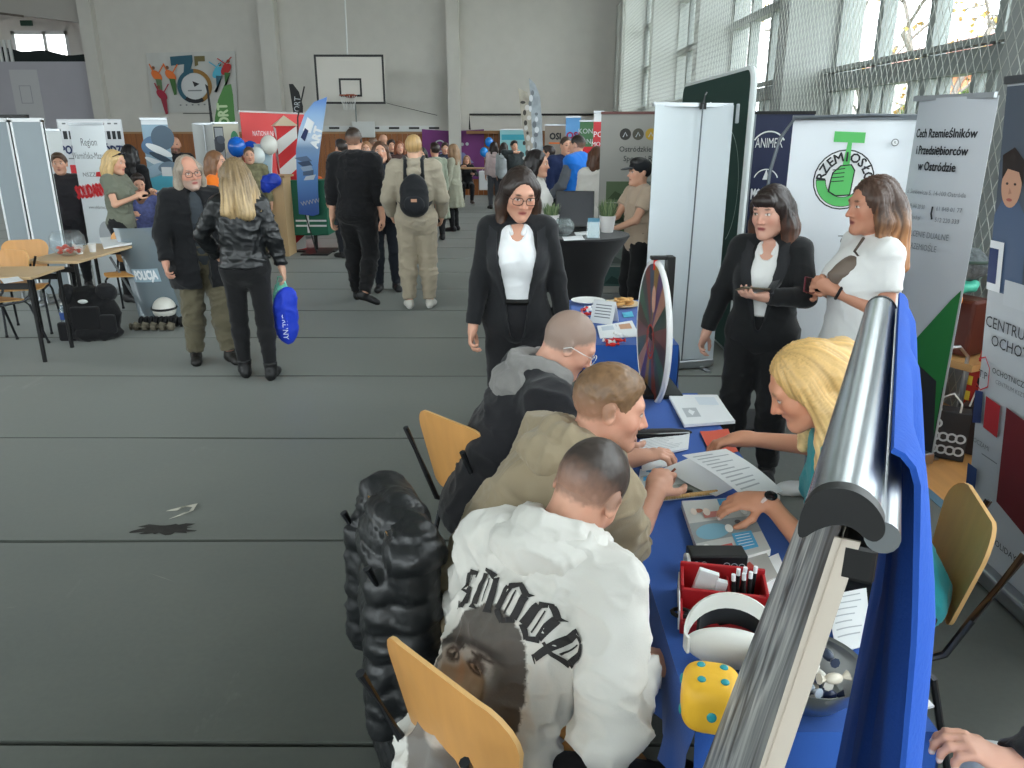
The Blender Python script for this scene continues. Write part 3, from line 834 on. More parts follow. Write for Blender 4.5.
    def body(s, brow=(90, 66, 48), lips=(178, 96, 92), iris=(84, 70, 52), stubble=None, beard=None, nails=None, face=True, **kw):
        T = s.T+s.head_prims(detail=face, **kw)
        for P in s.hp: T += P
        fine = []
        if s.hf < s.h:
            a, b = [s.hc[i]-.12*s.hs for i in range(3)], [s.hc[i]+.12*s.hs for i in range(3)]; fine.append((a, b))
            for i in (0, 1):
                bs = [pbox(p) for p in s.hp[i]]
                fine.append(([min(x[0][k] for x in bs) for k in range(3)], [max(x[1][k] for x in bs) for k in range(3)]))
        P, Q = surface(T, s.h, fine, s.hf)
        q = (P-np.array(s.hc)) @ np.array(s.Rh) / s.hs
        x, y, z = np.abs(q[:, 0]), q[:, 1], q[:, 2]; xs = q[:, 0]
        col = np.tile(np.array(lin(s.skin)), (len(P), 1))
        def mix(w, c):
            w = np.clip(w, 0, 1)[:, None]; col[:] = col*(1-w)+np.array(lin(c))*w
        inh = (np.linalg.norm(q, axis=1) < .16)
        sk = np.array(s.skin, float)
        n = vnoise(q*60); mix((n-.4)*.35*inh, sk*(1.0, .86, .82))
        mix(inh*np.exp(-((x-.042)/.02)**2-((z+.03)/.022)**2)*(y > .02)*.35, sk*(1.03, .8, .76))
        mix(inh*np.exp(-(x/.014)**2-((z+.032)/.016)**2)*(y > .08)*.35, sk*(1.02, .8, .75))
        if stubble is not None:
            c_, front, low = stubble      # cropped hair: colour, front hairline height, nape
            line = front-.5*np.maximum(.045-y, 0)*1.2
            line = np.where(y > .0, front-(.075-np.minimum(y, .075))*.75, np.where(y > -.06, -.02+(y+.0)*.5, low))
            w = (z-line)/.014+(vnoise(q*130)-.5)*.8
            mix(np.clip(w, 0, 1)*inh, c_)
        if beard is not None:
            c_, amt = beard
            w = np.clip((-.035-z-.35*np.maximum(.05-y, 0)*0+.0)/.012, 0, 1)*np.clip((y-.0)/.02, 0, 1)*(inh)*amt*(.75+.5*vnoise(q*200))
            w = np.maximum(w*(1-np.exp(-(x/.02)**2-((z+.062)/.01)**2)), 0)
            mix(w, c_)
        if face:
            fr = inh*(y > .05)
            mix(fr*np.clip(1.6-((x-.031)/.0165)**2*1.6-((z-(.0285-.10*(x-.034)**2*20))/.0048)**2, 0, 1)*.85, brow)
            mix(fr*np.clip(1.8-(x/.0235)**2*1.6-((z+.0625)/.0105)**2*1.7, 0, 1)*(y > .072), lips)
            mix(fr*np.clip(2-(x/.021)**2*2-((z+.0625)/.0018)**2, 0, 1)*.6, (96, 48, 46))
            ey = ((x-.031)/.0128)**2+((z-.0045)/.0052)**2
            mix(fr*np.clip(1.9-ey*1.3, 0, 1)*.6*(ey > .6), (84, 56, 48))
            mix(fr*np.clip((1.0-ey)*4, 0, 1), (226, 220, 214))
            mix(fr*np.clip((1.15-ey)*5, 0, 1)*np.clip((1-((x-.031)/.0055)**2-((z-.005)/.0058)**2)*4, 0, 1), iris)
            mix(fr*np.clip(1.3-((x-.031)/.0145)**2-((z-.0098)/.0022)**2, 0, 1), (52, 38, 34))
        if nails is not None:
            for tip, d, _, pn in s.tips:
                v = P-np.array(tip); dist = np.linalg.norm(v, axis=1); mix((dist < .012)*((v@np.array(pn)) < .001)*((v@np.array(d)) > -.006)*1.0, nails)
        m = mat(s.skin, .5, spec=.4, attr='tone', bump=(140, .05))
        return mesh_np('body', P, Q, [m], s.t, col=col)
    # clothing --------------------------------------------------------------
    def wrinkle(s, P, Q, amp, fr=9.0, seed=0):
        if amp <= 0: return P
        N = normals(P, Q); o = seed*3.7
        w = P+np.stack([vnoise(P*4+o), vnoise(P*4+o+7), vnoise(P*4+o+13)], 1)*.14
        a = 1-np.abs(2*vnoise(w*np.array([fr, fr, fr*1.7])+o)-1)
        a2 = 1-np.abs(2*vnoise((w+P*.3)*np.array([fr*1.9, fr*1.9, fr*2.6])+o+31)-1)
        b_ = vnoise(w*fr*.55+o+20)
        return P+N*((a**3*1.0+a2**3*.45+b_*.5-.75)*amp)[:, None]
    def wear(s, name, m, tags, off, cuts=(), extra=(), amp=.006, fr=9, h=None, sleeve=None, leg=None, fm=None, col=None, k=None, seed=0, only_extra=False, parent=None, fine=(), hf=None):
        pr = []
        for p in ([] if only_extra else s.T):
            t = p['t']; base = t.rstrip('01'); 
            if base not in tags: continue
            o = off[base] if isinstance(off, dict) else off
            p = infl(p, o)
            if k: p['k'] = max(p['k'], k)
            if base == 'fo':
                i = int(t[-1]); d = (p['b']-p['a']).normalized()
                e = sleeve if sleeve is not None else .93
                p['b'] = p['a']+(p['b']-p['a'])*e; p['end'] = d; p['rb'] = max(p['rb'], .036*s.s)
            if base == 'up' and 'fo' not in tags:
                d = (p['b']-p['a']).normalized(); e = sleeve if sleeve is not None else .6
                p['b'] = p['a']+(p['b']-p['a'])*e; p['end'] = d; p['rb'] = p['ra']
            if base == 'ca':
                i = int(t[-1]); d = (s.an[i]-s.kn[i]).normalized()
                if (p['b']-s.an[i]).length < 1e-4:
                    p['b'] = p['a']+(p['b']-p['a'])*(leg if leg is not None else .97); p['end'] = d; p['rb'] = max(p['rb'], .05*s.s)
            pr.append(p)
        pr += list(extra)
        P, Q = surface(pr, h or s.h, fine, hf, cuts=cuts)
        P = s.wrinkle(P, Q, amp, fr, seed)
        f = None
        if fm is not None:
            c = P[Q].mean(1); f = fm(c)
        mats = m if isinstance(m, (list, tuple)) else [m]
        cc = col(P) if col is not None else None
        return mesh_np(name, P, Q, mats, parent or s.t, f, cc)
    def front(s, P): return (P-np.array(s.waist)) @ np.array(s.Rc)           # chest-local coordinates
    def pelv(s, P): return (P-np.array(s.pel)) @ np.array(s.Rp)
    def hemcut(s, z): return (s.pel+s.Rp@V((0, 0, z)), s.Rp@V((0, 0, -1)))
    def topcut(s, z): return (s.pel+s.Rp@V((0, 0, z)), s.Rp@V((0, 0, 1)))
    def trousers(s, m, off=.014, amp=.006, leg=.97, name='trousers', fr=8, top=.1, **kw):
        return s.wear(name, m, ('pelvis', 'th', 'ca'), off, extra=[infl(p, off['pelvis'] if isinstance(off, dict) else off) for p in s.T[1:2]], cuts=[s.topcut(top)], amp=amp, leg=leg, fr=fr, **kw)
    def shoes(s, m, sole=(210, 208, 204), sock=None, high=.0, fds=None, heel=.02):
        sm = mat(sole, .6); mm = m if not isinstance(m, tuple) else mat(m, .5)
        for i in (0, 1):
            a = s.an[i]; d = V(fds[i]).normalized() if fds and fds[i] else s.footdir(i)
            up = V((0, 0, 1)); up = (up-d*up.dot(d)).normalized(); z0 = a-up*.085
            side = d.cross(up); R = Matrix((side, d, up)).transposed()
            pr = [ell(z0+d*-.035+up*.045, (.038, .045, .05), R, .03), ell(z0+d*.06+up*.04, (.04, .085, .04), R, .04), ell(z0+d*.14+up*.03, (.044, .06, .036), R, .04),
                  cap(z0+up*.05, a+up*(.01+high), .042, .046+.01*(high > 0), .03, end=up)]
            P, Q = surface(pr, min(s.h, .008), cuts=[(z0, -up)])
            P = s.wrinkle(P, Q, .003, 22)
            hgt = (P[Q].mean(1)-np.array(z0))@np.array(up)
            mesh_np('shoe', P, Q, [mm, sm], s.t, (hgt < heel).astype(int))
    # hair ------------------------------------------------------------------
    def hair(s, style, color, tips=None, length=.3, vol=.0, grain=1.0, h=None, extra=(), amp=.006, part=0, fringe=False, var=.35, name='hair', parent=None, face=True):
        H, R, f = s.H, s.Rh, s.hs; h = h or s.h*.75; pr = []; cuts = []
        dn = V((0, 0, -1)); back = R@V((0, -1, 0)); back.z = 0
        pr.append(ell(H(0, -.022, .032), ((.083+vol)*f, (.101+vol)*f, (.093+vol)*f), R, .02))
        if style == 'crop':
            pr[0] = ell(H(0, -.019, .030), (.0775*f+vol, .0975*f+vol, .0935*f+vol), R, .01)
        if style in ('short', 'crop'):
            face_c = [neg(ell(H(0, .10, -.034), (.074*f, .088*f, .112*f), R, .012)), neg(ell(H(0, .09, .0), (.062*f, .055*f, .064*f), R, .015)),
                      neg(ell(H(0, .0, -.115), (.14*f, .11*f, .085*f), R, .012)), neg(ell(H(.09, -.01, -.014), (.031*f, .031*f, .049*f), R, .008)), neg(ell(H(-.09, -.01, -.014), (.031*f, .031*f, .049*f), R, .008))]
            if style == 'short': pr += [ell(H(0, .028, .088), (.062*f, .06*f, .04*f+vol), R, .03)]
            pr += list(extra)+face_c
        else:
            L = length
            for q in (-1, 1):
                a = H(q*.066, .012, .03); b_ = H(q*.08, -.012, -.07)
                pr.append(cap(a, b_, .03*f, .03*f, .03))
                e = b_+dn*max(L-.09, .02)+back*.03*0+R@V((q*.02, -.005, 0))
                pr.append(cap(b_, e, .032*f, .022*f, .03))
            for x in (-.045, 0, .045):
                a = H(x, -.085, .0); b_ = H(x*1.25, -.085, -.09); e = b_+dn*max(L-.1, .02)+back*.02+R@V((x*.35, 0, 0))
                pr.append(cap(a, b_, .04*f, .04*f, .04)); pr.append(cap(b_, e, .038*f, .026*f, .04))
            pr += list(extra)
            if face:
                pr.append(neg(ell(H(0, .088, -.04 if not fringe else -.056), (.057*f, .075*f, .108*f if not fringe else .092*f), R, .012)))
                if not fringe: pr.append(neg(ell(H(part*.02, .085, .035), (.044*f, .035*f, .038*f), R, .02)))
        P, Q = surface(pr, h)
        q = (P-np.array(s.hc)) @ np.array(R) / f; N = normals(P, Q)
        ph = np.arctan2(q[:, 0], -q[:, 1]+.02)
        rad = np.sqrt(q[:, 0]**2+q[:, 1]**2)
        st = np.stack([np.sin(ph)*22*grain, np.cos(ph)*22*grain, q[:, 2]*7], 1) if style not in ('crop',) else q*90
        st2 = np.stack([np.sin(ph)*60*grain, np.cos(ph)*60*grain, q[:, 2]*9], 1) if style not in ('crop',) else q*220
        g = vnoise(st+3)*.6+vnoise(st2+9)*.4
        P = P+N*((g-.5)*2*amp)[:, None]
        c0 = np.array(lin(color)); w = (1+(g-.5)*2*var)[:, None]
        c = c0*w
        if tips is not None:
            tt = np.clip((-.02-q[:, 2])/.16+(g-.5)*.8, 0, 1)[:, None]; c = c*(1-tt)+np.array(lin(tips))*w*tt
        if style == 'crop':
            tt = np.clip((q[:, 2]+.045+.02*(q[:, 1] > 0))/.085+(g-.5)*.3, 0, 1)[:, None]; c = (np.array(lin(s.skin))*.62+c0*.25)*(1-tt)+c*tt
        m = mat(color, .42, spec=.45, attr='tone', key=('hair',))
        return mesh_np(name, P, Q, [m], parent or s.t, col=np.clip(c, 0, 1))
    def glasses(s, c=(28, 26, 26), w=.0016, big=1.0, top_only=False):
        b = MB(); m = mat(c, .3); H = s.H
        for q in (-1, 1):
            pts = []
            for k in range(20):
                t = 2*math.pi*k/20; cx = math.copysign(abs(math.cos(t))**.7, math.cos(t)); sy = math.copysign(abs(math.sin(t))**.7, math.sin(t))
                pts.append(H(q*.033+.025*big*cx, .099-.006*abs(q*.033+.025*cx)*8, .002+.019*big*sy))
            b.tube(pts, w, m, n=6, closed=True)
            b.tube([H(q*.058, .088, .008), H(q*.081, .05, .008), H(q*.086, -.01, .006), H(q*.083, -.03, -.012)], w*.9, m, n=6)
        b.tube([H(-.009, .101, .006), H(0, .104, .009), H(.009, .101, .006)], w, m, n=6)
        return b.build('glasses', s.t)
    def world(s, p): return s.t.matrix_basis @ V(p)
    def loc(s, p):
        M = Matrix.Translation(s.t.location) @ Matrix.Rotation(s.t.rotation_euler.z, 4, 'Z'); return M.inverted() @ V(p)
def to_local(loc, heading, p):
    d = V(p)-V(loc); a = -math.radians(heading); return V((d.x*math.cos(a)-d.y*math.sin(a), d.x*math.sin(a)+d.y*math.cos(a), d.z))
def fabric(c, rough=.85, scale=260, st=.12, sheen=.15, noise=.06, key=None):
    return mat(c, rough, spec=.25, noise=(3, noise), bump=(scale, st), sheen=sheen, key=key)
def hood(s, up=.03, r=.03, wide=.085, back=.09, drop=.06, n=9, out=.01):
    """Folded-down hood round the back of the neck."""
    pr = []; pts = []
    for i in range(n+1):
        a = math.pi*i/n
        pts.append(s.nb+s.Rc@V((wide*math.cos(a), .045-(back+.045)*math.sin(a), up-.02-drop*math.sin(a)**2*.4+.0)))
    for a, b in zip(pts, pts[1:]): pr.append(cap(a, b, r, r, .02))
    pts2 = [s.nb+s.Rc@V(((wide+.02)*math.cos(math.pi*i/n), .02-(back+.035)*math.sin(math.pi*i/n), up-.055-drop*math.sin(math.pi*i/n))) for i in range(n+1)]
    for a, b in zip(pts2, pts2[1:]): pr.append(cap(a, b, r*1.15, r*1.15, .025))
    return pr
def collar(s, r=.012, wide=.066, up=.02, front=.05, back=.065, n=12, gap=0):
    pr = []; pts = []
    for i in range(n+1):
        a = math.pi*2*i/n+math.pi/2
        if gap and abs(math.sin(a)-1) < gap: continue
        pts.append(s.nb+s.Rc@V((wide*math.cos(a), -.005+(front if math.sin(a) > 0 else back)*math.sin(a), up-.03*max(0, math.sin(a)))))
    for a, b in zip(pts, pts[1:]):
        if (a-b).length < .08: pr.append(cap(a, b, r, r, .012))
    return pr
# ---------------------------------------------------------------- people round the table and just behind it
def A(loc, hd, *pts): return tuple(to_local(loc, hd, p) if p is not None else None for p in pts)
BLK = lambda: fabric((24, 24, 27))
# --- young man, white printed hoodie
L, hd = (-.065, 1.40, 0), -40
rh = to_local(L, hd, (.30, 1.46, .70)); lh = to_local(L, hd, (.13, 1.74, .68))
kneeR = to_local(L, hd, (.2, 1.24, .08)); kneeL = to_local(L, hd, (.12, 1.75, .08))
p = Person('young man seen from behind in a white hoodie with black lettering and a printed face', L, hd, H=1.72, build=.96, skin=(206, 156, 132), pelvis=(0, -.02, .505), lean=36, plean=12, twist=0, hs=1.04,
    head=(6, 44, 12), arms=(lh, rh), poles=((-.8, -.3, -.6), (.5, -.5, -.9)), legs=(kneeL, kneeR), kpoles=((-.3, 1, .6), (.5, 1, .6)), hands=({'palm': (0, 0, -1), 'curl': 25}, {'palm': (0, 0, -1), 'curl': 40}), h=.0085, hf=.0045)
p.body(stubble=((150, 114, 96), .062, -.055), brow=(60, 48, 40))
p.hair('crop', (60, 52, 48), vol=-.0005, h=.005, amp=.0016, var=.35)
M_hood = fabric((208, 206, 200), .9, 300, .1, noise=.03, key='whitehoodie')
nl = lin((208, 206, 200))
def portrait(P):
    """Faded printed portrait of a man in a knitted cap, low on the back."""
    q = (P-np.array(p.waist)) @ np.array(p.Rc); u, w, y = q[:, 0], q[:, 2], q[:, 1]
    c = np.tile(np.array(nl), (len(P), 1))
    def mix(k, rgb):
        k = np.clip(k, 0, 1)[:, None]; c[:] = c*(1-k)+np.array(lin(rgb))*k
    back = (y < .02)
    U = u/.125; W = w/.2                     # portrait frame, -1..1
    ov = 1-(U**2+(W-.05)**2*.95); soft = lambda v, s=.06: v/s+.5
    inn = np.clip(soft(ov, .05), 0, 1)
    mix(inn*back, (118, 114, 110))                # cap and shadow
    mix(soft(1-(((U+.2)/.66)**2+((W-.12)/.62)**2), .12)*back*inn, (176, 168, 160))   # face
    mix(soft(W-.62+.18*U**2, .06)*back*inn, (92, 87, 82)); mix(inn*back*(W > .6)*.3*vnoise(P*160), (70, 66, 62))
    mix(soft(.05-np.abs(W-.62+.18*U**2), .05)*back*inn, (62, 57, 54))   # cap band
    mix(soft(U-.22-.25*W, .25)*back*inn*.75, (92, 87, 83))
    for ex in (-.5, .1):
        mix(soft(1-(((U-ex)/.2)**2+((W-.42)/.085)**2), .4)*back*inn*.8, (84, 72, 66)); mix(soft(1-(((U-ex)/.11)**2+((W-.41)/.035)**2), .4)*back*inn, (176, 164, 154))
        mix(soft(1-(((U-ex)/.05)**2+((W-.41)/.035)**2), .4)*back*inn, (50, 44, 42)); mix(soft(1-(((U-ex)/.22)**2+((W-.53)/.03)**2), .4)*back*inn, (66, 57, 52))
    mix(soft(1-(((U+.24)/.075)**2+((W-.28)/.2)**2), .5)*back*inn*.6, (186, 168, 154)); mix(soft(1-(((U+.22)/.17)**2+((W-.1)/.035)**2), .4)*back*inn, (92, 78, 70))
    mix(soft(1-(((U+.2)/.27)**2+((W+.03)/.04)**2), .4)*back*inn, (76, 64, 58)); mix(soft(1-(((U+.2)/.2)**2+((W+.12)/.04)**2), .4)*back*inn, (160, 132, 122))
    mix(soft(1-(((U+.2)/.2)**2+((W+.27)/.09)**2), .4)*back*inn, (82, 70, 64))
    return c
M_print = mat((226, 224, 218), .9, spec=.25, attr='tone', bump=(300, .1), sheen=.15, key='printhood')
hoodie = p.wear('hoodie', M_print, ('torso', 'up', 'fo', 'pelvis'), {'torso': .024, 'up': .025, 'fo': .027, 'pelvis': .04}, cuts=[p.hemcut(-.05)], amp=.021, fr=9, sleeve=.95, h=.007, col=portrait, seed=2)
p.wear('hood', M_hood, (), 0, extra=hood(p, .05, .03, .088, .088, .045), only_extra=True, amp=.010, fr=12, h=.006, seed=4)
p.trousers(BLK(), {'pelvis': .006, 'th': .016, 'ca': .016})
p.shoes(fabric((30, 30, 32)))
# lettering curved over the shoulders, wrapped onto the hoodie
from mathutils.bvhtree import BVHTree
def wrap_letters(p, target, m, places, size, lift=.004):
    me = target.data; bv = BVHTree.FromPolygons([v.co for v in me.vertices], [tuple(q.vertices) for q in me.polygons])
    b = MB()
    for ch, cx, cz, rot in places:
        vs, fs = blackletter(ch); c, sn = math.cos(math.radians(rot)), math.sin(math.radians(rot)); out = []
        for x, y in vs:
            x *= size; y *= size
            o = p.waist+p.Rc@V((cx+x*c-y*sn, -.5, cz+x*sn+y*c)); hit = bv.ray_cast(o, p.Rc@V((0, 1, 0)), 1.0)
            q = hit[0] if hit[0] is not None else o+p.Rc@V((0, .4, 0))
            out.append(q-(p.Rc@V((0, 1, 0)))*lift)
        b.add(out, fs, m)
    return b.build('lettering', target, smooth=0)
def strokes(*segs):
    """Broad-nib letter from quads, subdivided so it can bend."""
    vs = []; fs = []
    for (x0, y0, x1, y1, w0, w1) in segs:
        k = 5; dx, dy = x1-x0, y1-y0; l = math.hypot(dx, dy) or 1; nx, ny = -dy/l, dx/l; b0 = len(vs)
        for i in range(k+1):
            t = i/k; w = w0+(w1-w0)*t
            vs += [(x0+dx*t+nx*w/2, y0+dy*t+ny*w/2), (x0+dx*t-nx*w/2, y0+dy*t-ny*w/2)]
        for i in range(k): fs.append((b0+2*i, b0+2*i+1, b0+2*i+3, b0+2*i+2))
    return vs, fs
def blackletter(ch):
    if ch == 'S': return strokes((.25, .42, -.15, .5, .1, .16), (-.2, .5, -.2, .1, .2, .2), (-.22, .12, .22, -.08, .2, .2), (.2, -.05, .2, -.42, .2, .2), (.22, -.45, -.25, -.42, .16, .1), (.3, .5, .22, .3, .02, .1), (-.32, -.5, -.22, -.3, .02, .1), (0, .4, 0, .1, .04, .04))
    if ch == 'N': return strokes((-.25, .4, -.25, -.4, .2, .2), (-.3, .5, .25, .35, .08, .18), (.25, .38, .25, -.42, .2, .2), (-.35, -.45, -.12, -.5, .14, .03), (.15, -.45, .42, -.48, .16, .03), (.0, .3, .0, -.3, .04, .04))
    if ch == 'O': return strokes((-.24, .3, -.24, -.3, .22, .22), (.24, .3, .24, -.3, .2, .2), (-.26, .3, .05, .52, .16, .1), (.02, .5, .28, .3, .12, .16), (-.26, -.3, .02, -.52, .16, .12), (0, -.5, .28, -.3, .1, .16), (0, .32, 0, -.32, .045, .045), (.28, .35, .42, .42, .1, .01))
    return strokes((-.2, .48, -.2, -.6, .2, .18), (-.3, .5, .1, .5, .1, .14), (.1, .5, .28, .28, .16, .2), (.26, .3, .26, -.1, .2, .2), (.28, -.1, -.12, -.22, .14, .1), (-.36, -.2, -.06, -.22, .08, .08), (-.3, -.6, -.08, -.66, .06, .02), (.02, .36, .02, -.08, .04, .04))
wrap_letters(p, hoodie, mat((44, 42, 42), .8), (('S', -.122, .215, 22), ('N', -.05, .235, 8), ('O', .028, .235, -6), ('O', .098, .222, -18), ('P', .158, .185, -34)), .088)
P_WHITE = p
# --- man in tan hoodie writing
L, hd = (-.06, 1.93, 0), -66
p = Person('man in a tan hoodie with short brown hair writing at the table', L, hd, H=1.82, build=1.08, skin=(212, 158, 134), pelvis=(0, -.03, .545), lean=38, plean=14, twist=-4,
    head=(-26, 14, -4), arms=A(L, hd, (.42, 2.44, .80), (.44, 2.16, .80)), poles=((-.9, .1, -.9), (.5, -.6, -.9)), legs=A(L, hd, (.26, 2.14, .08), (.25, 1.82, .08)), kpoles=((-.3, 1, .6), (.3, 1, .6)),
    hands=({'palm': (0, 0, -1), 'curl': 30}, {'palm': (-.5, .3, -.8), 'curls': (48, 55, 60, 62), 'thumb': .9}), h=.0085, hf=.0042)
p.body(brow=(104, 78, 54), iris=(96, 110, 116), stubble=((164, 122, 98), .058, -.05), beard=((150, 110, 88), .25))
p.hair('crop', (118, 90, 64), vol=.0015, h=.005, amp=.003, var=.45, extra=[ell(p.H(0, .01, .075), (.056, .062, .036), p.Rh, .03)])
M_tan = fabric((150, 136, 112), .9, 300, .1, noise=.05)
p.wear('hoodie', M_tan, ('torso', 'up', 'fo', 'pelvis'), {'torso': .03, 'up': .032, 'fo': .024, 'pelvis': .024}, cuts=[p.hemcut(-.06)], amp=.018, fr=8, sleeve=.3, h=.007, seed=5)
p.wear('hood', M_tan, (), 0, extra=hood(p, .04, .036, .1, .1, .07), only_extra=True, amp=.012, fr=11, h=.007, seed=8)
p.trousers(BLK(), {'pelvis': .006, 'th': .016, 'ca': .016}); p.shoes(fabric((40, 40, 44)))
P_TAN = p
# --- shaven man in glasses
L, hd = (-.17, 2.62, 0), -78
p = Person('shaven-headed man in glasses and a black jacket with a grey hood', L, hd, H=1.8, build=1.1, skin=(210, 160, 138), pelvis=(-.0, .07, .52), lean=27, plean=6,
    head=(-10, 34, 0), arms=A(L, hd, (.36, 2.86, .79), (.37, 2.56, .79)), poles=((-.9, -.2, -.6), (.9, -.2, -.6)), legs=A(L, hd, (.27, 2.84, .08), (.27, 2.55, .08)), kpoles=((-.3, 1, .6), (.3, 1, .6)),
    hands=({'palm': (0, 0, -1), 'curl': 30}, {'palm': (0, 0, -1), 'curl': 35}), h=.009, hf=.0048)
p.body(stubble=((146, 124, 112), .06, -.05), brow=(92, 70, 54))
p.glasses((210, 214, 214), .0016)
M_bj = fabric((27, 27, 31))
p.wear('jacket', M_bj, ('torso', 'up', 'fo', 'pelvis'), {'torso': .03, 'up': .032, 'fo': .03, 'pelvis': .022}, cuts=[p.hemcut(-.05)], amp=.012, fr=7, h=.009, seed=11)
M_gh = fabric((128, 126, 124), .95, 260, .2, noise=.1)
p.wear('hood', M_gh, (), 0, extra=hood(p, .055, .036, .1, .1, .085), only_extra=True, amp=.012, fr=11, h=.007, seed=12)
p.trousers(BLK(), {'pelvis': .006, 'th': .016, 'ca': .016}); p.shoes(fabric((28, 28, 30)))
# --- blonde woman leaning over the table
L, hd = (1.13, 2.0, 0), 76
p = Person('blonde woman in a teal top leaning over the blue table with a paper sheet', L, hd, H=1.7, fem=True, build=1.05, skin=(208, 148, 118), pelvis=(0, 0, .6), lean=28, plean=10,
    head=(8, 32, 0), arms=A(L, hd, (.75, 2.05, .835), (.79, 2.46, .865)), poles=((-.8, -.5, -.5), (.8, -.5, -.6)), legs=A(L, hd, (.86, 1.80, .08), (.86, 2.06, .08)), kpoles=((-.2, 1, .6), (.2, 1, .6)),
    hands=({'dir': (-.15, 1, -.1), 'palm': (.3, .1, -1), 'curls': (20, 26, 30, 34), 'thumb': .8}, {'dir': (-.2, 1, -.25), 'palm': (-.2, -.1, -1), 'curls': (40, 46, 50, 52), 'thumb': .9}), h=.0085, hf=.0045)
p.body(brow=(150, 110, 70), lips=(186, 110, 104), nails=(232, 214, 208))
bun = [cap(p.H(.0, -.06, .05), p.H(.03, -.13, .02), .045, .04, .03), cap(p.H(.03, -.13, .02), p.H(-.02, -.12, -.13), .042, .03, .03), cap(p.H(-.02, -.12, -.13), p.H(-.04, -.05, -.26), .03, .018, .03)]
p.hair('long', (206, 168, 108), tips=(224, 192, 136), length=.26, h=.0055, amp=.006, var=.45, extra=bun)
p.wear('top', fabric((42, 150, 158)), ('torso', 'up', 'pelvis'), {'torso': .014, 'up': .016, 'pelvis': .012}, cuts=[p.hemcut(-.06)], amp=.008, sleeve=.55, h=.009, seed=3)
p.trousers(BLK(), {'pelvis': .004, 'th': .012, 'ca': .012}); p.shoes(fabric((60, 60, 62)))
b = MB(); w0, w1 = p.wr[0], p.el[0]; d = (w0-w1).normalized(); c = w0-d*.012
x_, y_, _ = frame(d)
b.tube([c+x_*(.03*math.cos(t*math.pi/9))+y_*(.03*math.sin(t*math.pi/9)) for t in range(18)], .007, mat((216, 196, 190), .5), n=6, closed=True)
up = V((0, .2, 1)); up = (up-d*up.dot(d)).normalized(); b.ball(c+up*.031, (.019, .019, .006), mat((20, 20, 24), .2), R=Matrix((d, d.cross(up), up)).transposed())
b.build('wristwatch', p.t)
P_BLONDE = p
# --- person at the corner, only a hand on the table and knees in view
L, hd = (1.43, 1.1, 0), 78
p = Person('person seated at the table corner, a hand gripping its blue edge', L, hd, H=1.68, fem=True, skin=(220, 166, 142), pelvis=(0, 0, .53), lean=14, head=(0, 20, 0),
    arms=A(L, hd, (1.16, .86, .74), (.828, 1.095, .70)), poles=((-.8, -.5, -.6), (.9, -.4, -.2)), legs=A(L, hd, (1.06, .98, .08), (1.12, 1.52, .08)), kpoles=((-.1, 1, .7), (.1, 1, .7)),
    hands=({'palm': (0, 0, -1), 'curl': 30}, {'dir': (.15, 1, .38), 'palm': (0, .35, -1), 'curls': (30, 34, 36, 40), 'thumb': .8}), h=.0095, hf=.0042)
p.body(nails=(238, 222, 216)); p.hair('long', (70, 52, 40), length=.3, h=.01)
p.wear('jacket', fabric((34, 36, 38)), ('torso', 'up', 'fo', 'pelvis'), {'torso': .03, 'up': .026, 'fo': .022, 'pelvis': .034, 'th': .03}, cuts=[p.hemcut(-.1)], amp=.012, h=.01, seed=6)
p.trousers(fabric((196, 196, 194)), {'pelvis': .006, 'th': .02, 'ca': .016}); p.shoes(fabric((200, 200, 200)))
# --- suited woman walking towards us
def blazer(p, m, shirt, amp=.006, open_w=.05, low=-.02, hem=-.17, v=.36, seed=0, off=.026, lapel=True):
    p.wear('shirt', shirt, ('torso', 'pelvis'), {'torso': .012, 'pelvis': .01}, cuts=[p.hemcut(.1)], extra=[neg(ell(p.nb+p.Rc@V((0, .085, -.035)), (.042, .05, .075), p.Rc, .01)), neg(ell(p.nb+p.Rc@V((0, .0, .03)), (.075, .07, .05), p.Rc, .01))], amp=.004, h=p.h, seed=seed+1)
    neg_ = []
    n = 26
    for i in range(n):
        z = low+(v-low)*i/(n-1); wdt = open_w*(.35+.65*min(1, max(0, (z-low)/(v-low))*1.25))
        neg_.append(neg(ell(p.waist+p.Rc@V((0, .14, z)), (wdt, .13, .05), p.Rc, .008)))
    bz = p.wear('blazer', m, ('torso', 'up', 'fo', 'pelvis'), {'torso': off, 'up': .02, 'fo': .018, 'pelvis': off+.006}, cuts=[p.hemcut(hem)], extra=neg_+[], amp=amp, h=p.h*.9, seed=seed, fr=6)
    me = bz.data; bv = BVHTree.FromPolygons([x.co for x in me.vertices], [tuple(q.vertices) for q in me.polygons])
    ml = fabric((38, 39, 42), .8)
    for q in (-1, 1):
        b = MB(); Z0, Z1 = max(low, -.04), v-.005
        def strip(a, t):
            z = Z0+(Z1-Z0)*t; inner = open_w*(.35+.65*min(1, max(0, (z-low)/(v-low))*1.25))+.004; w = .006+.05*min(1, t*1.6)*(1 if t < .82 else .72)
            o = p.waist+p.Rc@V((q*(inner+w*a), .6, z+.03*a*t)); hit = bv.ray_cast(o, p.Rc@V((0, -1, 0)), 1.0)
            return (hit[0] if hit[0] is not None else o-p.Rc@V((0, .5, 0)))+p.Rc@V((0, .006, 0))
        b.grid(strip if q > 0 else (lambda a, t: strip(1-a, t)), 4, 16, ml, .003); b.build('lapel', bz, smooth=60)
    cl = []
    for q in (-1, 1):
        a, c, d = p.nb+p.Rc@V((q*.052, -.035, .022)), p.nb+p.Rc@V((q*.062, .025, .004)), p.nb+p.Rc@V((q*.03, .088, -.062))
        cl += [cap(a, c, .013, .014, .01), cap(c, d, .015, .012, .01)]
    p.wear('collar', shirt, (), 0, extra=cl, only_extra=True, amp=.001, h=.006)
    return bz
L, hd = (.03, 4.12, 0), 178
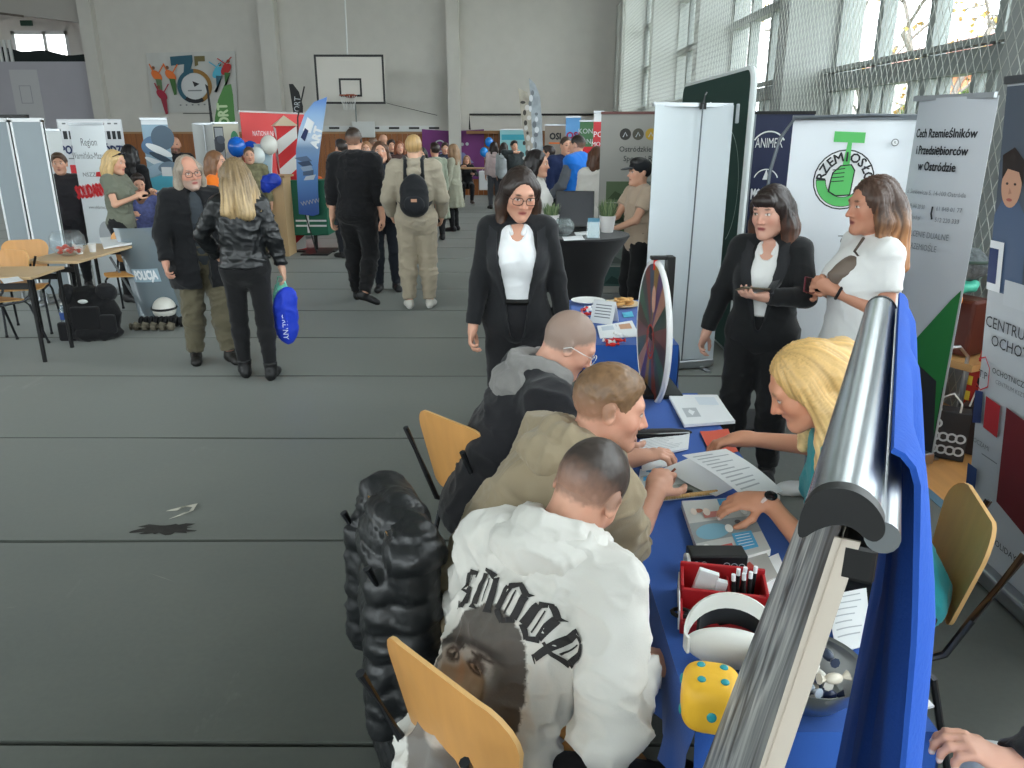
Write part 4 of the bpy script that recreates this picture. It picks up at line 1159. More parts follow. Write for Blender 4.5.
p = Person('dark-haired woman in glasses, black trouser suit and white polo walking forward', L, hd, H=1.69, fem=True, build=1.0, skin=(206, 154, 130), head=(14, 20, -3), lean=2, hs=1.05,
    arms=((-.27, .02, .80), (.25, .10, .80)), legs=((-.085, .10, .085), (.085, -.1, .1)), hands=({'palm': (.9, .2, 0), 'curl': 32}, {'palm': (-.9, .1, 0), 'curl': 38}), h=.0095, hf=.0055)
p.body(brow=(56, 42, 36), lips=(176, 96, 92)); p.glasses((30, 24, 24), .0018)
p.hair('long', (46, 36, 32), tips=(84, 58, 42), length=.36, h=.0065, amp=.005, extra=[cap(p.H(-.085, -.03, -.06), p.H(-.13, -.04, -.24), .035, .02, .03)])
blazer(p, fabric((26, 27, 30), .8), fabric((232, 234, 236), .8, noise=.02), open_w=.1, low=-.2, hem=-.16, v=.34, seed=21)
p.trousers(fabric((28, 28, 31)), .014, top=.11)
b = MB(); q = p.pel+p.Rp@V((0, 0, .1)); b.tube([q+p.Rp@V((.15*math.cos(t*math.pi/12), .125*math.sin(t*math.pi/12)-.01, 0)) for t in range(24)], .017, mat((18, 18, 18), .35), n=6, closed=True); b.build('belt', p.t)
p.shoes(fabric((24, 24, 26)), sole=(40, 40, 40))
# --- dark-haired woman with a phone
L, hd = (1.34, 4.02, 0), 152
p = Person('dark-haired woman with a fringe, black blazer and white shirt, holding a phone', L, hd, H=1.58, fem=True, build=1.1, skin=(208, 160, 140), head=(-18, 8, 2), lean=0, hs=1.08,
    arms=A(L, hd, PY(765, 297, 3.74), None)[:1]+((.29, .05, .80),), poles=((-1, -.6, -.3), (.6, -1, -.2)), legs=((-.1, -.02, .085), (.1, .12, .085)),
    hands=({'dir': (.75, .65, .1), 'palm': (.3, -.2, .9), 'curls': (20, 30, 36, 40), 'thumb': .8}, {'palm': (-.9, .2, 0), 'curl': 35}), h=.0095, hf=.0055)
p.body(brow=(54, 42, 38), lips=(170, 92, 90))
p.hair('long', (44, 34, 32), tips=(112, 72, 52), length=.3, h=.0065, amp=.005, fringe=True, extra=[ell(p.H(0, .07, .062), (.062, .03, .035), p.Rh, .02), cap(p.H(.08, -.03, -.05), p.H(.13, -.02, -.28), .035, .02, .03), cap(p.H(-.08, -.03, -.05), p.H(-.12, -.02, -.28), .035, .02, .03)])
blazer(p, fabric((25, 26, 28), .8), fabric((226, 226, 224), .8), open_w=.062, low=-.05, hem=-.17, v=.34, seed=31)
p.trousers(fabric((24, 24, 26)), {'pelvis': .012, 'th': .022, 'ca': .024})
p.shoes(fabric((22, 22, 24)), sole=(226, 226, 222))
P_PHONE = p
# --- woman in the white T-shirt
L, hd = (1.68, 3.66, 0), 92
p = Person('woman in a white T-shirt with wavy brown hair seen in profile', L, hd, H=1.65, fem=True, build=1.3, skin=(192, 136, 110), head=(4, 6, 0), lean=-2, hs=1.08,
    arms=A(L, hd, PX(836, 291, 1.52), PX(832, 294, 1.50)+V((0, .14, 0))), poles=((-.5, -.8, -.8), (.7, -.8, -.8)), legs=((-.11, .0, .085), (.11, .05, .085)),
    hands=({'dir': (.35, .8, .4), 'palm': (.8, -.2, .2), 'curls': (45, 50, 52, 55), 'thumb': .9}, {'dir': (-.35, .9, .2), 'palm': (-.8, -.2, .2), 'curls': (45, 50, 52, 55), 'thumb': .9}), h=.0095, hf=.0055)
p.body(brow=(70, 50, 40), lips=(150, 84, 80), chub=1.05)
p.hair('long', (74, 54, 44), tips=(172, 122, 82), length=.3, h=.0065, amp=.008, extra=[cap(p.H(0, -.11, -.05), p.H(.02, -.15, -.27), .05, .03, .04), cap(p.H(-.05, -.09, -.05), p.H(-.07, -.12, -.27), .045, .028, .04)])
p.wear('t_shirt', fabric((226, 226, 224), .85, noise=.02), ('torso', 'up', 'pelvis'), {'torso': .016, 'up': .012, 'pelvis': .014}, cuts=[p.hemcut(-.08)], amp=.009, fr=6, sleeve=.62, seed=14)
p.trousers(fabric((96, 104, 116)), {'pelvis': .002, 'th': .012, 'ca': .012}); p.shoes(fabric((210, 210, 208)))
b = MB(); w0, w1 = p.wr[0], p.el[0]; d = (w0-w1).normalized(); c = w0-d*.015; x_, y_, _ = frame(d)
b.tube([c+x_*(.031*math.cos(t*math.pi/9))+y_*(.031*math.sin(t*math.pi/9)) for t in range(18)], .008, mat((26, 24, 26), .4), n=6, closed=True); b.build('wristwatch', p.t)
P_TEE = p

from bpy import context as _ctx
def pp(p, q):
    q = p.world(q); Z = q.y*_c-(q.z-CAMZ)*_s; return (round(512+F*q.x/Z), round(384-F*((q.z-CAMZ)*_c+q.y*_s)/Z))
import os
if os.environ.get('DBG'):
    me = hoodie.data; bv = BVHTree.FromPolygons([v.co for v in me.vertices], [tuple(q.vertices) for q in me.polygons])
    for px in ((478, 565), (502, 570), (525, 588), (548, 606), (572, 628), (480, 594), (432, 665), (528, 650), (480, 700), (450, 640), (500, 740)):
        o = P_WHITE.loc((0, 0, CAMZ)); e = P_WHITE.loc(V((0, 0, CAMZ))+V(_ray(*px))); hit = bv.ray_cast(o, (e-o).normalized())
        if hit[0] is not None:
            q = (hit[0]-P_WHITE.waist) @ P_WHITE.Rc; print('HIT', px, tuple(round(x, 3) for x in q))
if os.environ.get('DBG'):
    for n, p in (('white', P_WHITE), ('tan', P_TAN), ('blonde', P_BLONDE), ('phone', P_PHONE), ('tee', P_TEE)):
        print('JOINT', n, 'head', pp(p, p.hc), 'neck', pp(p, p.nb), 'sh', [pp(p, x) for x in p.sh], 'el', [pp(p, x) for x in p.el], 'wr', [pp(p, x) for x in p.wr], [tuple(round(c, 2) for c in p.world(x)) for x in p.wr], 'pel', pp(p, p.pel))
# ---------------------------------------------------------------- visitors further down the hall
def crown(px, py, Y):
    q = PY(px, py, Y); return (q.x, Y, 0), q.z
M_denim = fabric((52, 60, 78), .85)
def simple(label, px, py, Y, hd, top, bottom, hair, hairstyle='long', fem=True, build=1.0, shoe=(40, 40, 42), sole=(60, 60, 60), long=False, skirt=None, H=None, skin=SKIN, hl=.25, bag=None, arms=(None, None), legs=(None, None),
           head=(0, 0, 0), lean=0, sleeve='long', hooded=False, group=None, hands=(None, None), h=.013, tips=None, hem=-.1, poles=(None, None), pelvis=None, coat=None, bald=False, beard=None, sitting=False, glasses=False, hs=1.06, offs=.02):
    loc, HH = crown(px, py, Y); HH = (H or HH)/1.005
    p = Person(label, loc, hd, H=HH, fem=fem, build=build, skin=skin, arms=arms, legs=legs, head=head, lean=lean, hands=hands, h=h, group=group, poles=poles, pelvis=pelvis, hs=hs)
    kw = dict(beard=beard) if beard else {}
    p.body(**kw)
    if not bald:
        if hairstyle == 'long': p.hair('long', hair, tips=tips, length=hl, h=h*.8, amp=.006)
        else: p.hair(hairstyle, hair, h=h*.7, amp=.004, vol=.0)
    if glasses: p.glasses((40, 38, 38), .0022)
    m = fabric(top) if not hasattr(top, 'name') else top
    tags = ('torso', 'up', 'fo', 'pelvis') if sleeve == 'long' else ('torso', 'up', 'pelvis')
    ex = []
    if coat:
        n = 10
        for k in range(n+1):
            a = 2*math.pi*k/n
            ex.append(cap(p.pel+V((.11*math.cos(a), .08*math.sin(a), .05)), V((p.pel.x+.19*math.cos(a), p.pel.y+.15*math.sin(a), coat)), .06, .06, .05, end=V((0, 0, -1))))
        ex.append(ell(p.pel+V((0, 0, -.2)), (.17, .13, .25), k=.05))
    p.wear('coat' if coat else 'top', m, tags, offs, cuts=[] if coat else [p.hemcut(hem)], extra=ex, amp=.01, fr=8, seed=int(px))
    if hooded: p.wear('hood', m, (), 0, extra=hood(p, .04, .03, .09, .09, .07), only_extra=True, amp=.008, fr=11)
    if bottom is not None: p.trousers(fabric(bottom) if not hasattr(bottom, 'name') else bottom, {'pelvis': .006, 'th': .016, 'ca': .016}, amp=.007)
    p.shoes(mat(shoe, .5), sole=sole)
    return p
# man in black, walking away
loc, HH = crown(352, 127, 8.75)
p = Person('tall man in a black hoodie and black trousers walking away', loc, -8, H=HH, build=1.12, head=(4, 6, 0), lean=2,
    arms=((-.30, .0, .93), (.28, .02, .98)), legs=((-.10, .12, .085), (.1, -.2, .16)), hands=({'palm': (1, 0, 0), 'curl': 35}, {'palm': (-1, 0, 0), 'curl': 35}), h=.011, hf=.008, hs=1.08, footd=(None, (.9, .25, -.35)))
p.body(stubble=((52, 42, 36), .06, -.055)); p.hair('crop', (58, 46, 38), vol=.004, h=.008, amp=.003)
m = fabric((20, 20, 23)); p.wear('hoodie', m, ('torso', 'up', 'fo', 'pelvis'), {'torso': .03, 'up': .036, 'fo': .03, 'pelvis': .03}, cuts=[p.hemcut(-.1)], sleeve=.55, amp=.012, seed=1)
p.wear('hood', m, (), 0, extra=hood(p, .04, .032, .092, .09, .07), only_extra=True, amp=.008, fr=11)
p.trousers(fabric((22, 22, 24)), .024, amp=.012); p.shoes(mat((30, 30, 31), .5), sole=(26, 26, 26), fds=(None, (.9, .25, -.35)))
# blond man with a rucksack
loc, HH = crown(413, 135, 8.45)
p = Person('blond man in a beige hoodie and pale joggers wearing a black rucksack', loc, 4, H=HH, build=1.08, head=(0, 4, 0), skin=(222, 176, 150),
    arms=((-.27, .16, 1.02), (.27, .16, 1.0)), legs=((-.11, .0, .085), (.12, .02, .085)), h=.011, hf=.008, hs=1.06)
p.body(stubble=((150, 124, 92), .06, -.055)); p.hair('short', (190, 154, 104), vol=.0, h=.008, amp=.004)
m = fabric((168, 158, 140), .9, noise=.05); p.wear('hoodie', m, ('torso', 'up', 'fo', 'pelvis'), {'torso': .03, 'up': .034, 'fo': .03, 'pelvis': .03}, cuts=[p.hemcut(-.12)], amp=.012, seed=7)
p.wear('hood', m, (), 0, extra=hood(p, .05, .034, .096, .095, .09), only_extra=True, amp=.008, fr=11)
p.trousers(fabric((172, 160, 140), noise=.05), .03, amp=.014, leg=.93); p.shoes(mat((214, 210, 202), .6), sole=(236, 234, 228))
P_BLOND = p
t = thing('rucksack', 'black rucksack on the back of the blond man in beige', 'rucksack', loc, math.radians(4))
def soft(name, prims, m, parent, h=.012, amp=.006, fr=9, cuts=(), seed=0):
    P, Q = surface(prims, h, cuts=cuts); P = Person.wrinkle(None, P, Q, amp, fr, seed); return mesh_np(name, P, Q, m if isinstance(m, list) else [m], parent)
c = p.waist+p.Rc@V((0, -.21, .12)); M_ruck = fabric((26, 28, 32), .7)
soft('bag', [ell(c, (.15, .09, .2), k=.03), ell(c+V((0, -.02, -.12)), (.15, .095, .12), k=.05)], M_ruck, t)
soft('front_pocket', [ell(c+V((0, -.085, -.1)), (.11, .035, .09), k=.03)], fabric((34, 36, 40)), t)
for q in (-1, 1):
    pts = [p.waist+p.Rc@V((q*.09, -.15, .26)), p.nb+p.Rc@V((q*.085, -.09, .03)), p.nb+p.Rc@V((q*.1, -.0, .06)), p.nb+p.Rc@V((q*.12, .09, -.02)), p.waist+p.Rc@V((q*.15, .12, .2)), p.waist+p.Rc@V((q*.19, .0, .06)), p.waist+p.Rc@V((q*.12, -.15, -.02))]
    b = MB(); pp = []
    for i in range(len(pts)-1):
        for k in range(4): pp.append(pts[i].lerp(pts[i+1], k/4))
    b.tube(pp, .022, M_ruck, n=6); b.build('shoulder_strap', t)
b = MB(); b.box((-.03, -.004, -.015), (.03, .004, .015), mat((200, 150, 120), .6), at=c+V((0, -.118, -.06))); b.build('patch', t, smooth=0)
# old man
L, hd = (-2.58, 6.38, 0), 212
p = Person('grey-haired man in glasses, long black coat and khaki cargo trousers', L, hd, H=1.67, build=1.04, skin=(204, 150, 128), head=(8, 4, 6), lean=0, hs=1.1,
    arms=((-.25, .14, .86), (.28, .1, .88)), legs=((-.12, .14, .085), (.12, -.05, .085)), hands=({'palm': (1, 0, 0), 'curl': 40}, {'palm': (-1, 0, 0), 'curl': 40}), h=.01, hf=.0065)
p.body(beard=((170, 160, 150), .6), brow=(120, 110, 100), chub=1.06); p.glasses((30, 28, 28), .002)
p.hair('long', (150, 138, 124), tips=(176, 164, 146), length=.24, h=.008, amp=.006, part=0, extra=[neg(ell(p.H(0, .05, .075), (.05, .07, .055), p.Rh, .02))])
p.wear('shirt', fabric((62, 68, 74)), ('torso', 'pelvis'), {'torso': .014, 'pelvis': .014}, cuts=[p.topcut(.6), p.hemcut(-.16)], amp=.006)
ex = [ell(p.pel+V((0, -.015, -.06)), (.24, .2, .26), k=.06), ell(p.pel+V((0, -.02, -.18)), (.25, .21, .22), k=.06)]
ng = [neg(ell(p.waist+p.Rc@V((0, .18, -.46+.84*i/30)), (.035+.03*(i/30), .14, .05), p.Rc, .008)) for i in range(31)]
p.wear('coat', fabric((24, 25, 28)), ('torso', 'up', 'fo', 'pelvis'), {'torso': .034, 'up': .03, 'fo': .028, 'pelvis': .034}, extra=ex+ng, cuts=[p.hemcut(-.25)], amp=.012, fr=7, seed=9)
p.trousers(fabric((98, 92, 74), noise=.1), {'pelvis': .01, 'th': .026, 'ca': .03}, amp=.016, fr=10, leg=.95)
b = MB()
p.shoes(mat((34, 32, 30), .55), sole=(20, 20, 20))
# woman in the leather jacket
L, hd = (-2.05, 5.9, 0), 14
p = Person('woman with long blonde hair in a black leather jacket seen from behind', L, hd, H=1.66, fem=True, build=1.08, skin=(216, 170, 146), head=(24, 8, 0), hs=1.1,
    arms=((-.21, .2, .95), (.27, .03, .86)), poles=((-1, -.35, .1), (.6, -1, 0)), legs=((-.085, .04, .085), (.12, -.08, .085)), h=.01, hf=.008)
p.body(); p.hair('long', (128, 108, 80), tips=(178, 152, 112), length=.29, h=.0075, amp=.012, var=.5, extra=[cap(p.H(0, -.1, -.06), p.H(0, -.14, -.25), .075, .06, .04), cap(p.H(.07, -.06, -.06), p.H(.12, -.09, -.23), .05, .04, .04), cap(p.H(-.07, -.06, -.06), p.H(-.12, -.09, -.23), .05, .04, .04)])
p.wear('leather_jacket', mat((24, 26, 28), .4, spec=.5, bump=(60, .12)), ('torso', 'up', 'fo', 'pelvis'), {'torso': .026, 'up': .026, 'fo': .024, 'pelvis': .02}, cuts=[p.hemcut(.0)], amp=.014, fr=10, seed=17)
p.trousers(fabric((20, 20, 22)), .01, amp=.005); p.shoes(mat((24, 24, 25), .5), sole=(20, 20, 20), high=.05)
P_LEATHER = p
t = thing('tote_bag', 'bright blue and mint tote bag hanging from the hand of the leather-jacketed woman', 'bag', p.world(p.palm[1][0]))
soft('bag', [ell((0.02, -.02, -.34), (.1, .045, .2), k=.04), ell((.03, -.02, -.22), (.085, .04, .15), Ry(14), k=.04)], fabric((30, 60, 190), .5), t, amp=.012)
soft('upper_bag', [ell((-.02, .05, -.2), (.075, .035, .16), k=.04)], fabric((110, 196, 170), .5), t, amp=.012)
b = MB(); b.tube([(-.05, 0, -.12), (-.02, .005, .0), (.02, .0, .0), (.06, -.01, -.14)], .008, fabric((120, 200, 176)), n=6); b.build('handle', t)
b = MB(); sh = Sheet(b, flat((.02, -.067, -.36), (0, 0, -1), (1, 0, 0), (0, -1, 0))); sh.text('MORLINY', 0, 0, .06, mat((220, 226, 240), .6)); b.build('lettering', t, smooth=0)
# others of the middle and far hall: label, crown pixel, distance, heading, clothes
simple('smiling woman in a dark navy top and jeans facing us beside the man in black', 381, 147, 9.5, 190, (26, 34, 48), (34, 38, 46), (88, 62, 46), H=1.78, hl=.28, arms=((-.2, .2, 1.0), None), head=(0, -6, 6), h=.011)
simple('woman in a pale grey-green knee-length coat and black boots', 453, 147, 15.7, 70, (160, 160, 142), (26, 26, 28), (150, 120, 92), hl=.25, coat=.48, shoe=(24, 24, 26), H=1.66)
simple('dark-haired woman in a sage green belted coat beside the blond rucksack man', 435, 147, 14.3, 25, (142, 150, 132), (40, 40, 42), (48, 38, 34), 'short', coat=.4, H=1.7)
pc = simple('person in a dark cap reading a phone by the sports centre banner', 641, 166, 7.6, 108, (184, 164, 144), (26, 26, 28), (34, 32, 34), 'short', fem=False, H=1.62, arms=((-.16, .34, 1.0), (.1, .36, 1.02)), sleeve='short', hands=({'dir': (.3, 1, .1), 'palm': (.3, 0, 1), 'curl': 30}, {'dir': (-.3, 1, .1), 'palm': (-.3, 0, 1), 'curl': 30}), h=.011)
b = MB(); b.ball(pc.H(0, -.012, .045), tuple(x*1.06 for x in (.088, .106, .078)), fabric((30, 32, 36)), R=pc.Rh); b.ball(pc.H(0, .12, .035), (.07, .065, .008), fabric((30, 32, 36)), R=pc.Rh@Rx(-12)); b.build('cap', pc.t)
simple('woman with long brown hair in a white blouse seen from behind', 597, 147, 9.6, 10, (222, 218, 212), (150, 120, 90), (86, 58, 44), hl=.34, h=.012, offs=.035)
pv = simple('man in a bright blue vest over a grey shirt turned away', 578, 134, 10.6, 60, (96, 100, 106), (34, 38, 46), (44, 38, 34), 'crop', fem=False, build=1.15, arms=((-.2, .3, 1.05), None))
pv.wear('vest', fabric((28, 112, 206)), ('torso', 'pelvis'), .046, cuts=[pv.hemcut(-.1)], amp=.008)
p = simple('man in a dark navy jacket talking to the man in the blue vest', 566, 136, 11.4, 200, (30, 44, 82), (34, 36, 44), (70, 58, 50), 'crop', fem=False, build=1.1)
simple('woman in a white T-shirt bending over a stall far back', 555, 142, 14.0, 80, (218, 212, 206), (50, 48, 50), (40, 32, 30), 'short', sleeve='short', lean=12, arms=((-.1, .4, .95), (.1, .4, .95)), H=1.66)
simple('woman with long black hair and a white shirt under a dark vest', 536, 147, 7.9, 255, (214, 212, 208), (30, 30, 32), (32, 26, 26), hl=.3, H=1.7, h=.011, head=(0, 4, 0))
simple('girl in a pale pink hoodie and grey trousers seen from behind', 494, 145, 20.5, 10, (226, 204, 204), (96, 98, 104), (46, 34, 30), hl=.2, hooded=True, H=1.66, h=.016)
simple('girl in a light grey hoodie beside the pink hoodie', 504, 146, 20.2, -20, (190, 196, 200), (70, 72, 78), (40, 32, 30), hl=.18, hooded=True, H=1.64, h=.016)
simple('person in dark clothes holding up a phone beside the turquoise display', 514, 142, 19.0, 200, (52, 58, 60), (40, 42, 46), (36, 32, 30), 'short', fem=False, arms=(None, (.1, .3, 1.45)), H=1.7, h=.016)
simple('person in a blue jacket bent over near the turquoise display', 525, 151, 17.5, 250, (32, 62, 120), (36, 38, 44), (60, 46, 40), 'short', fem=False, lean=20, H=1.6, h=.016)
simple('bald man standing in the crowd before the wooden dado', 383, 134, 18.5, 60, (52, 52, 58), (40, 40, 44), (0, 0, 0), bald=True, fem=False, H=1.86, h=.016, build=1.1)
simple('man with thin hair next to the bald man in the crowd', 373, 137, 18.0, 300, (66, 70, 76), (44, 44, 48), (120, 96, 80), 'crop', fem=False, H=1.78, h=.016)
simple('dark-haired person in a dark jacket in the crowd', 391, 140, 17.0, 200, (38, 38, 44), (40, 40, 44), (44, 36, 34), 'short', H=1.74, h=.016)
simple('reddish-haired woman in the crowd behind the blond man', 399, 140, 16.2, 200, (80, 60, 58), (40, 40, 44), (140, 86, 60), H=1.72, h=.016)
simple('light brown haired woman behind the shoulder of the man in black', 366, 141, 13.2, 185, (92, 84, 80), (50, 50, 54), (154, 112, 80), H=1.74, hl=.25, h=.014)
simple('dark-haired person in a white top left of the man in black', 341, 138, 12.2, 40, (196, 198, 204), (44, 46, 52), (50, 42, 38), 'short', fem=False, H=1.78, h=.014)
simple('black-haired woman glimpsed beside the rucksack man', 421, 147, 12.0, 180, (60, 62, 66), (44, 46, 50), (30, 26, 26), H=1.66, h=.014)
simple('person standing half hidden by the purple cloth stall', 445, 148, 17.8, 190, (60, 64, 80), (44, 46, 50), (60, 48, 42), 'short', fem=False, H=1.66, h=.016)
# seated behind the far stall
loc = PY(467, 172, 22.4); loc.z = 0
p = Person('woman in a black cardigan sitting at the far table before the purple cloth', loc, 184, H=1.66, fem=True, pelvis=(0, 0, .52), legs=((-.12, .42, .085), (.12, .42, .085)), arms=((-.18, .34, .8), (.14, .34, 1.0)), h=.016)
p.body(); p.hair('long', (150, 112, 84), length=.26, h=.014); p.wear('cardigan', fabric((28, 28, 32)), ('torso', 'up', 'fo', 'pelvis'), .02, cuts=[p.hemcut(-.06)]); p.trousers(fabric((30, 30, 34))); p.shoes(mat((70, 56, 50), .5))
# left side
loc, HH = crown(112, 156, 8.9)
p = simple('blonde woman in an olive T-shirt with sunglasses on her head, holding a phone', 112, 156, 8.9, 262, (112, 116, 102), (26, 26, 28), (206, 174, 122), hl=.27, H=1.68, sleeve='short', arms=((-.1, .32, 1.22), (.12, .30, 1.2)), poles=((-.6, -.4, -1), (.6, -.4, -1)),
    hands=({'dir': (.3, .8, .5), 'palm': (.5, .5, 0), 'curl': 40}, {'dir': (-.3, .8, .5), 'palm': (-.5, .5, 0), 'curl': 40}), head=(0, 10, 0), h=.01, hem=-.14)
b = MB()
for q in (-1, 1): b.ball(p.H(q*.033, .066, .095), (.028, .012, .02), mat((24, 24, 30), .15), R=p.Rh@Rx(-50))
b.tube([p.H(-.085, -.0, .05), p.H(-.06, .06, .09), p.H(0, .075, .098), p.H(.06, .06, .09), p.H(.085, 0, .05)], .004, mat((24, 24, 30), .3)); b.build('sunglasses', p.t)
P_SELFIE = p
simple('woman with long black hair in black seen from behind', 128, 144, 10.6, 0, (20, 20, 23), (24, 24, 26), (28, 24, 24), hl=.42, H=1.72, h=.012)
simple('bald man in a dark jacket standing before the wooden dado', 174, 135, 13.0, 200, (34, 34, 38), (36, 36, 40), (0, 0, 0), bald=True, fem=False, H=1.82, h=.014, beard=((70, 60, 54), .7))
simple('woman with brown hair in an orange sweatshirt', 214, 150, 9.3, 265, (238, 122, 36), (40, 42, 50), (124, 88, 62), hl=.22, H=1.66, h=.011, arms=((-.14, .3, 1.0), (.14, .3, 1.02)))
simple('soldier in green camouflage behind the balloons', 249, 152, 12.2, 200, mat((120, 116, 88), .9, noise=(14, .5)), (90, 88, 66), (90, 74, 58), 'crop', fem=False, H=1.66, h=.013, build=1.1)
simple('man in dark clothes partly hidden behind the grey display panel', 59, 160, 9.7, 200, (44, 42, 46), (36, 36, 40), (90, 70, 56), 'short', fem=False, H=1.62, h=.012)
loc = PY(137, 179, 10.0); loc.z = 0
p = Person('seated dark-haired person in a blue and violet checked shirt', loc, 215, H=1.66, pelvis=(0, 0, .62), legs=((-.12, .42, .085), (.12, .42, .085)), arms=((-.2, .34, .9), (.2, .36, .92)), h=.012, head=(0, 14, 0))
p.body(); p.hair('short', (52, 42, 38), h=.01)
p.wear('checked_shirt', mat((84, 92, 140), .85, noise=(26, .35)), ('torso', 'up', 'pelvis'), .022, cuts=[p.hemcut(-.08)], amp=.01); p.trousers(fabric((28, 30, 38))); p.shoes(mat((40, 40, 42), .5))
# ================================================================ chairs and tables
M_ply = mat((206, 150, 86), .38, noise=(2.0, .09), stretch=(9, 9, 1.2))
M_plye = mat((226, 180, 118), .5)
M_tube = mat((62, 64, 68), .35, metal=.7)
M_cloth = fabric((44, 90, 172), .8, 220, .1, noise=.05)
def chair(label, loc, hd, group='plywood school chairs', tube=M_tube):
    """Plywood school chair; its sitter faces +y."""
    t = thing('school_chair', label, 'chair', (loc[0], loc[1], 0), math.radians(hd), group)
    def panel(name, pts, fn, th):
        b = MB(); n = len(pts); k = 6
        # outline filled by rings towards the centre so that the curved sheet stays smooth
        cx = sum(p[0] for p in pts)/n; cy = sum(p[1] for p in pts)/n
        vs = []; fs = []
        for side in (0, 1):
            o = len(vs)
            for r in range(k):
                f = 1-r/k
                for x, y in pts:
                    q = V(fn(cx+(x-cx)*f, cy+(y-cy)*f)); vs.append(q+V(fn.n)*(th if side else 0))
            vs.append(V(fn(cx, cy))+V(fn.n)*(th if side else 0)); ce = len(vs)-1
            for r in range(k-1):
                for i in range(n):
                    a, b_, c, d = o+r*n+i, o+r*n+(i+1) % n, o+(r+1)*n+(i+1) % n, o+(r+1)*n+i
                    fs.append((a, b_, c, d) if side else (d, c, b_, a))
            for i in range(n):
                a, b_ = o+(k-1)*n+i, o+(k-1)*n+(i+1) % n
                fs.append((a, b_, ce) if side else (ce, b_, a))
        b.add(vs, fs, M_ply); o2 = k*n+1
        b.add(vs, [(i, (i+1) % n, o2+(i+1) % n, o2+i) for i in range(n)][::1], M_plye)
        return b.build(name, t, smooth=50)
    def rr(w0, w1, h, r, n=5):
        """rounded outline: bottom width w0, top width w1, height h."""
        out = []
        for (cx, cy, a0, rad) in ((w0/2-r*.6, r*.6, -90, r*.6), (w1/2-r, h-r, 0, r), (-w1/2+r, h-r, 90, r), (-w0/2+r*.6, r*.6, 180, r*.6)):
            for i in range(n+1):
                a = math.radians(a0+90*i/n); out.append((cx+rad*math.cos(a), cy+rad*math.sin(a)))
        return out
    class Back:
        n = (0, -1, 0)
        def __call__(s, x, y): return (x, -.185-.30*y*.62+.42*x*x*1.4-.045, .53+y)
    class Seat:
        n = (0, 0, 1)
        def __call__(s, x, y): return (x, y-.2, .44+.25*x*x-.02*math.cos(y*9)+(-.03*max(0, y-.33)/.07 if y > .33 else 0))
    panel('backrest', rr(.33, .41, .33, .085), Back(), .011)
    panel('seat', rr(.34, .40, .40, .06), Seat(), .011)
    b = MB()
    for q in (-1, 1):
        b.tube([(q*.165, -.36, .80), (q*.165, -.27, .58), (q*.17, -.22, .46), (q*.17, -.16, .425), (q*.17, .14, .425)], .011, tube)
    b.tube([(-.17, .02, .42), (.17, .02, .42)], .01, tube); b.tube([(-.17, -.16, .425), (.17, -.16, .425)], .01, tube)
    b.build('frame', t)
    for q in (-1, 1):
        b = MB(); b.tube([(q*.17, .14, .425), (q*.18, .19, .40), (q*.19, .22, .01)], .011, tube); b.cyl((q*.19, .22, 0), (q*.19, .22, .02), .014, M_black); b.build('leg', t)
        b = MB(); b.tube([(q*.17, -.16, .425), (q*.18, -.2, .38), (q*.2, -.30, .01)], .011, tube); b.cyl((q*.2, -.30, 0), (q*.2, -.30, .02), .014, M_black); b.build('leg', t)
    return t
chair('plywood chair nearest the camera, under the man in the white hoodie', (.06, 1.46), -46)
chair('plywood chair with a black puffer jacket over its back', (-.1, 2.02), -68)
chair('plywood chair of the shaven man in the black jacket', (-.03, 2.86), -46)
chair('plywood chair behind the blonde woman in the teal top', (1.06, 2.06), 74)
q = G(40, 300, .44); chair('plywood chair with an empty seat behind the school table with the sweets bowl', (-4.75, 7.45), 200)
chair('plywood chair just left of the tactical vest, half under the table', (-4.62, 6.75), 160)
chair('plywood chair cut off by the left picture edge', (-4.75, 6.15), 150)
chair('plywood chair behind the sweets bowl table, near the shield', (-4.1, 8.2), 190)
# draped table
def drape(t, lo, hi, z, drops, m, seed=0, fold=.02, name='tablecloth'):
    """Cloth over a rectangular top: drops = (left, right, near, far) lengths."""
    x0, y0 = lo; x1, y1 = hi; r = random.Random(seed); b = MB()
    n = 14; b.grid(lambda u, v: (x0+(x1-x0)*u, y0+(y1-y0)*v, z+.0012*math.sin(u*9+v*5)), 10, n, m)
    ph = r.uniform(0, 6)
    def side(p, q, nx, ny, d, k, e0=0, e1=0):
        L = math.hypot(q[0]-p[0], q[1]-p[1]); f = L/.19
        def fn(u, v):
            w = v*v*(fold*math.sin(f*u*6.28+ph)+fold*.5*math.sin(f*2.3*u*6.28))+.012*min(1, v*4)
            x = p[0]+(q[0]-p[0])*u+nx*w+(-e0*(1-u)+e1*u)*v*(q[0]-p[0])/L; y = p[1]+(q[1]-p[1])*u+ny*w+(-e0*(1-u)+e1*u)*v*(q[1]-p[1])/L
            return (x, y, z-d*(v if v > .06 else v*v/.06)-.0)
        b.grid(fn, max(8, int(L/.04)), 8, m)
    if drops[0]: side((x0, y1), (x0, y0), -1, 0, drops[0], 0)
    if drops[1]: side((x1, y0), (x1, y1), 1, 0, drops[1], 0)
    if drops[2]: side((x0, y0), (x1, y0), 0, -1, drops[2], 0)
    if drops[3]: side((x1, y1), (x0, y1), 0, 1, drops[3], 0)
    o = b.build(name, None, smooth=60); o.location = (t.location.x, t.location.y, 0)
    return o
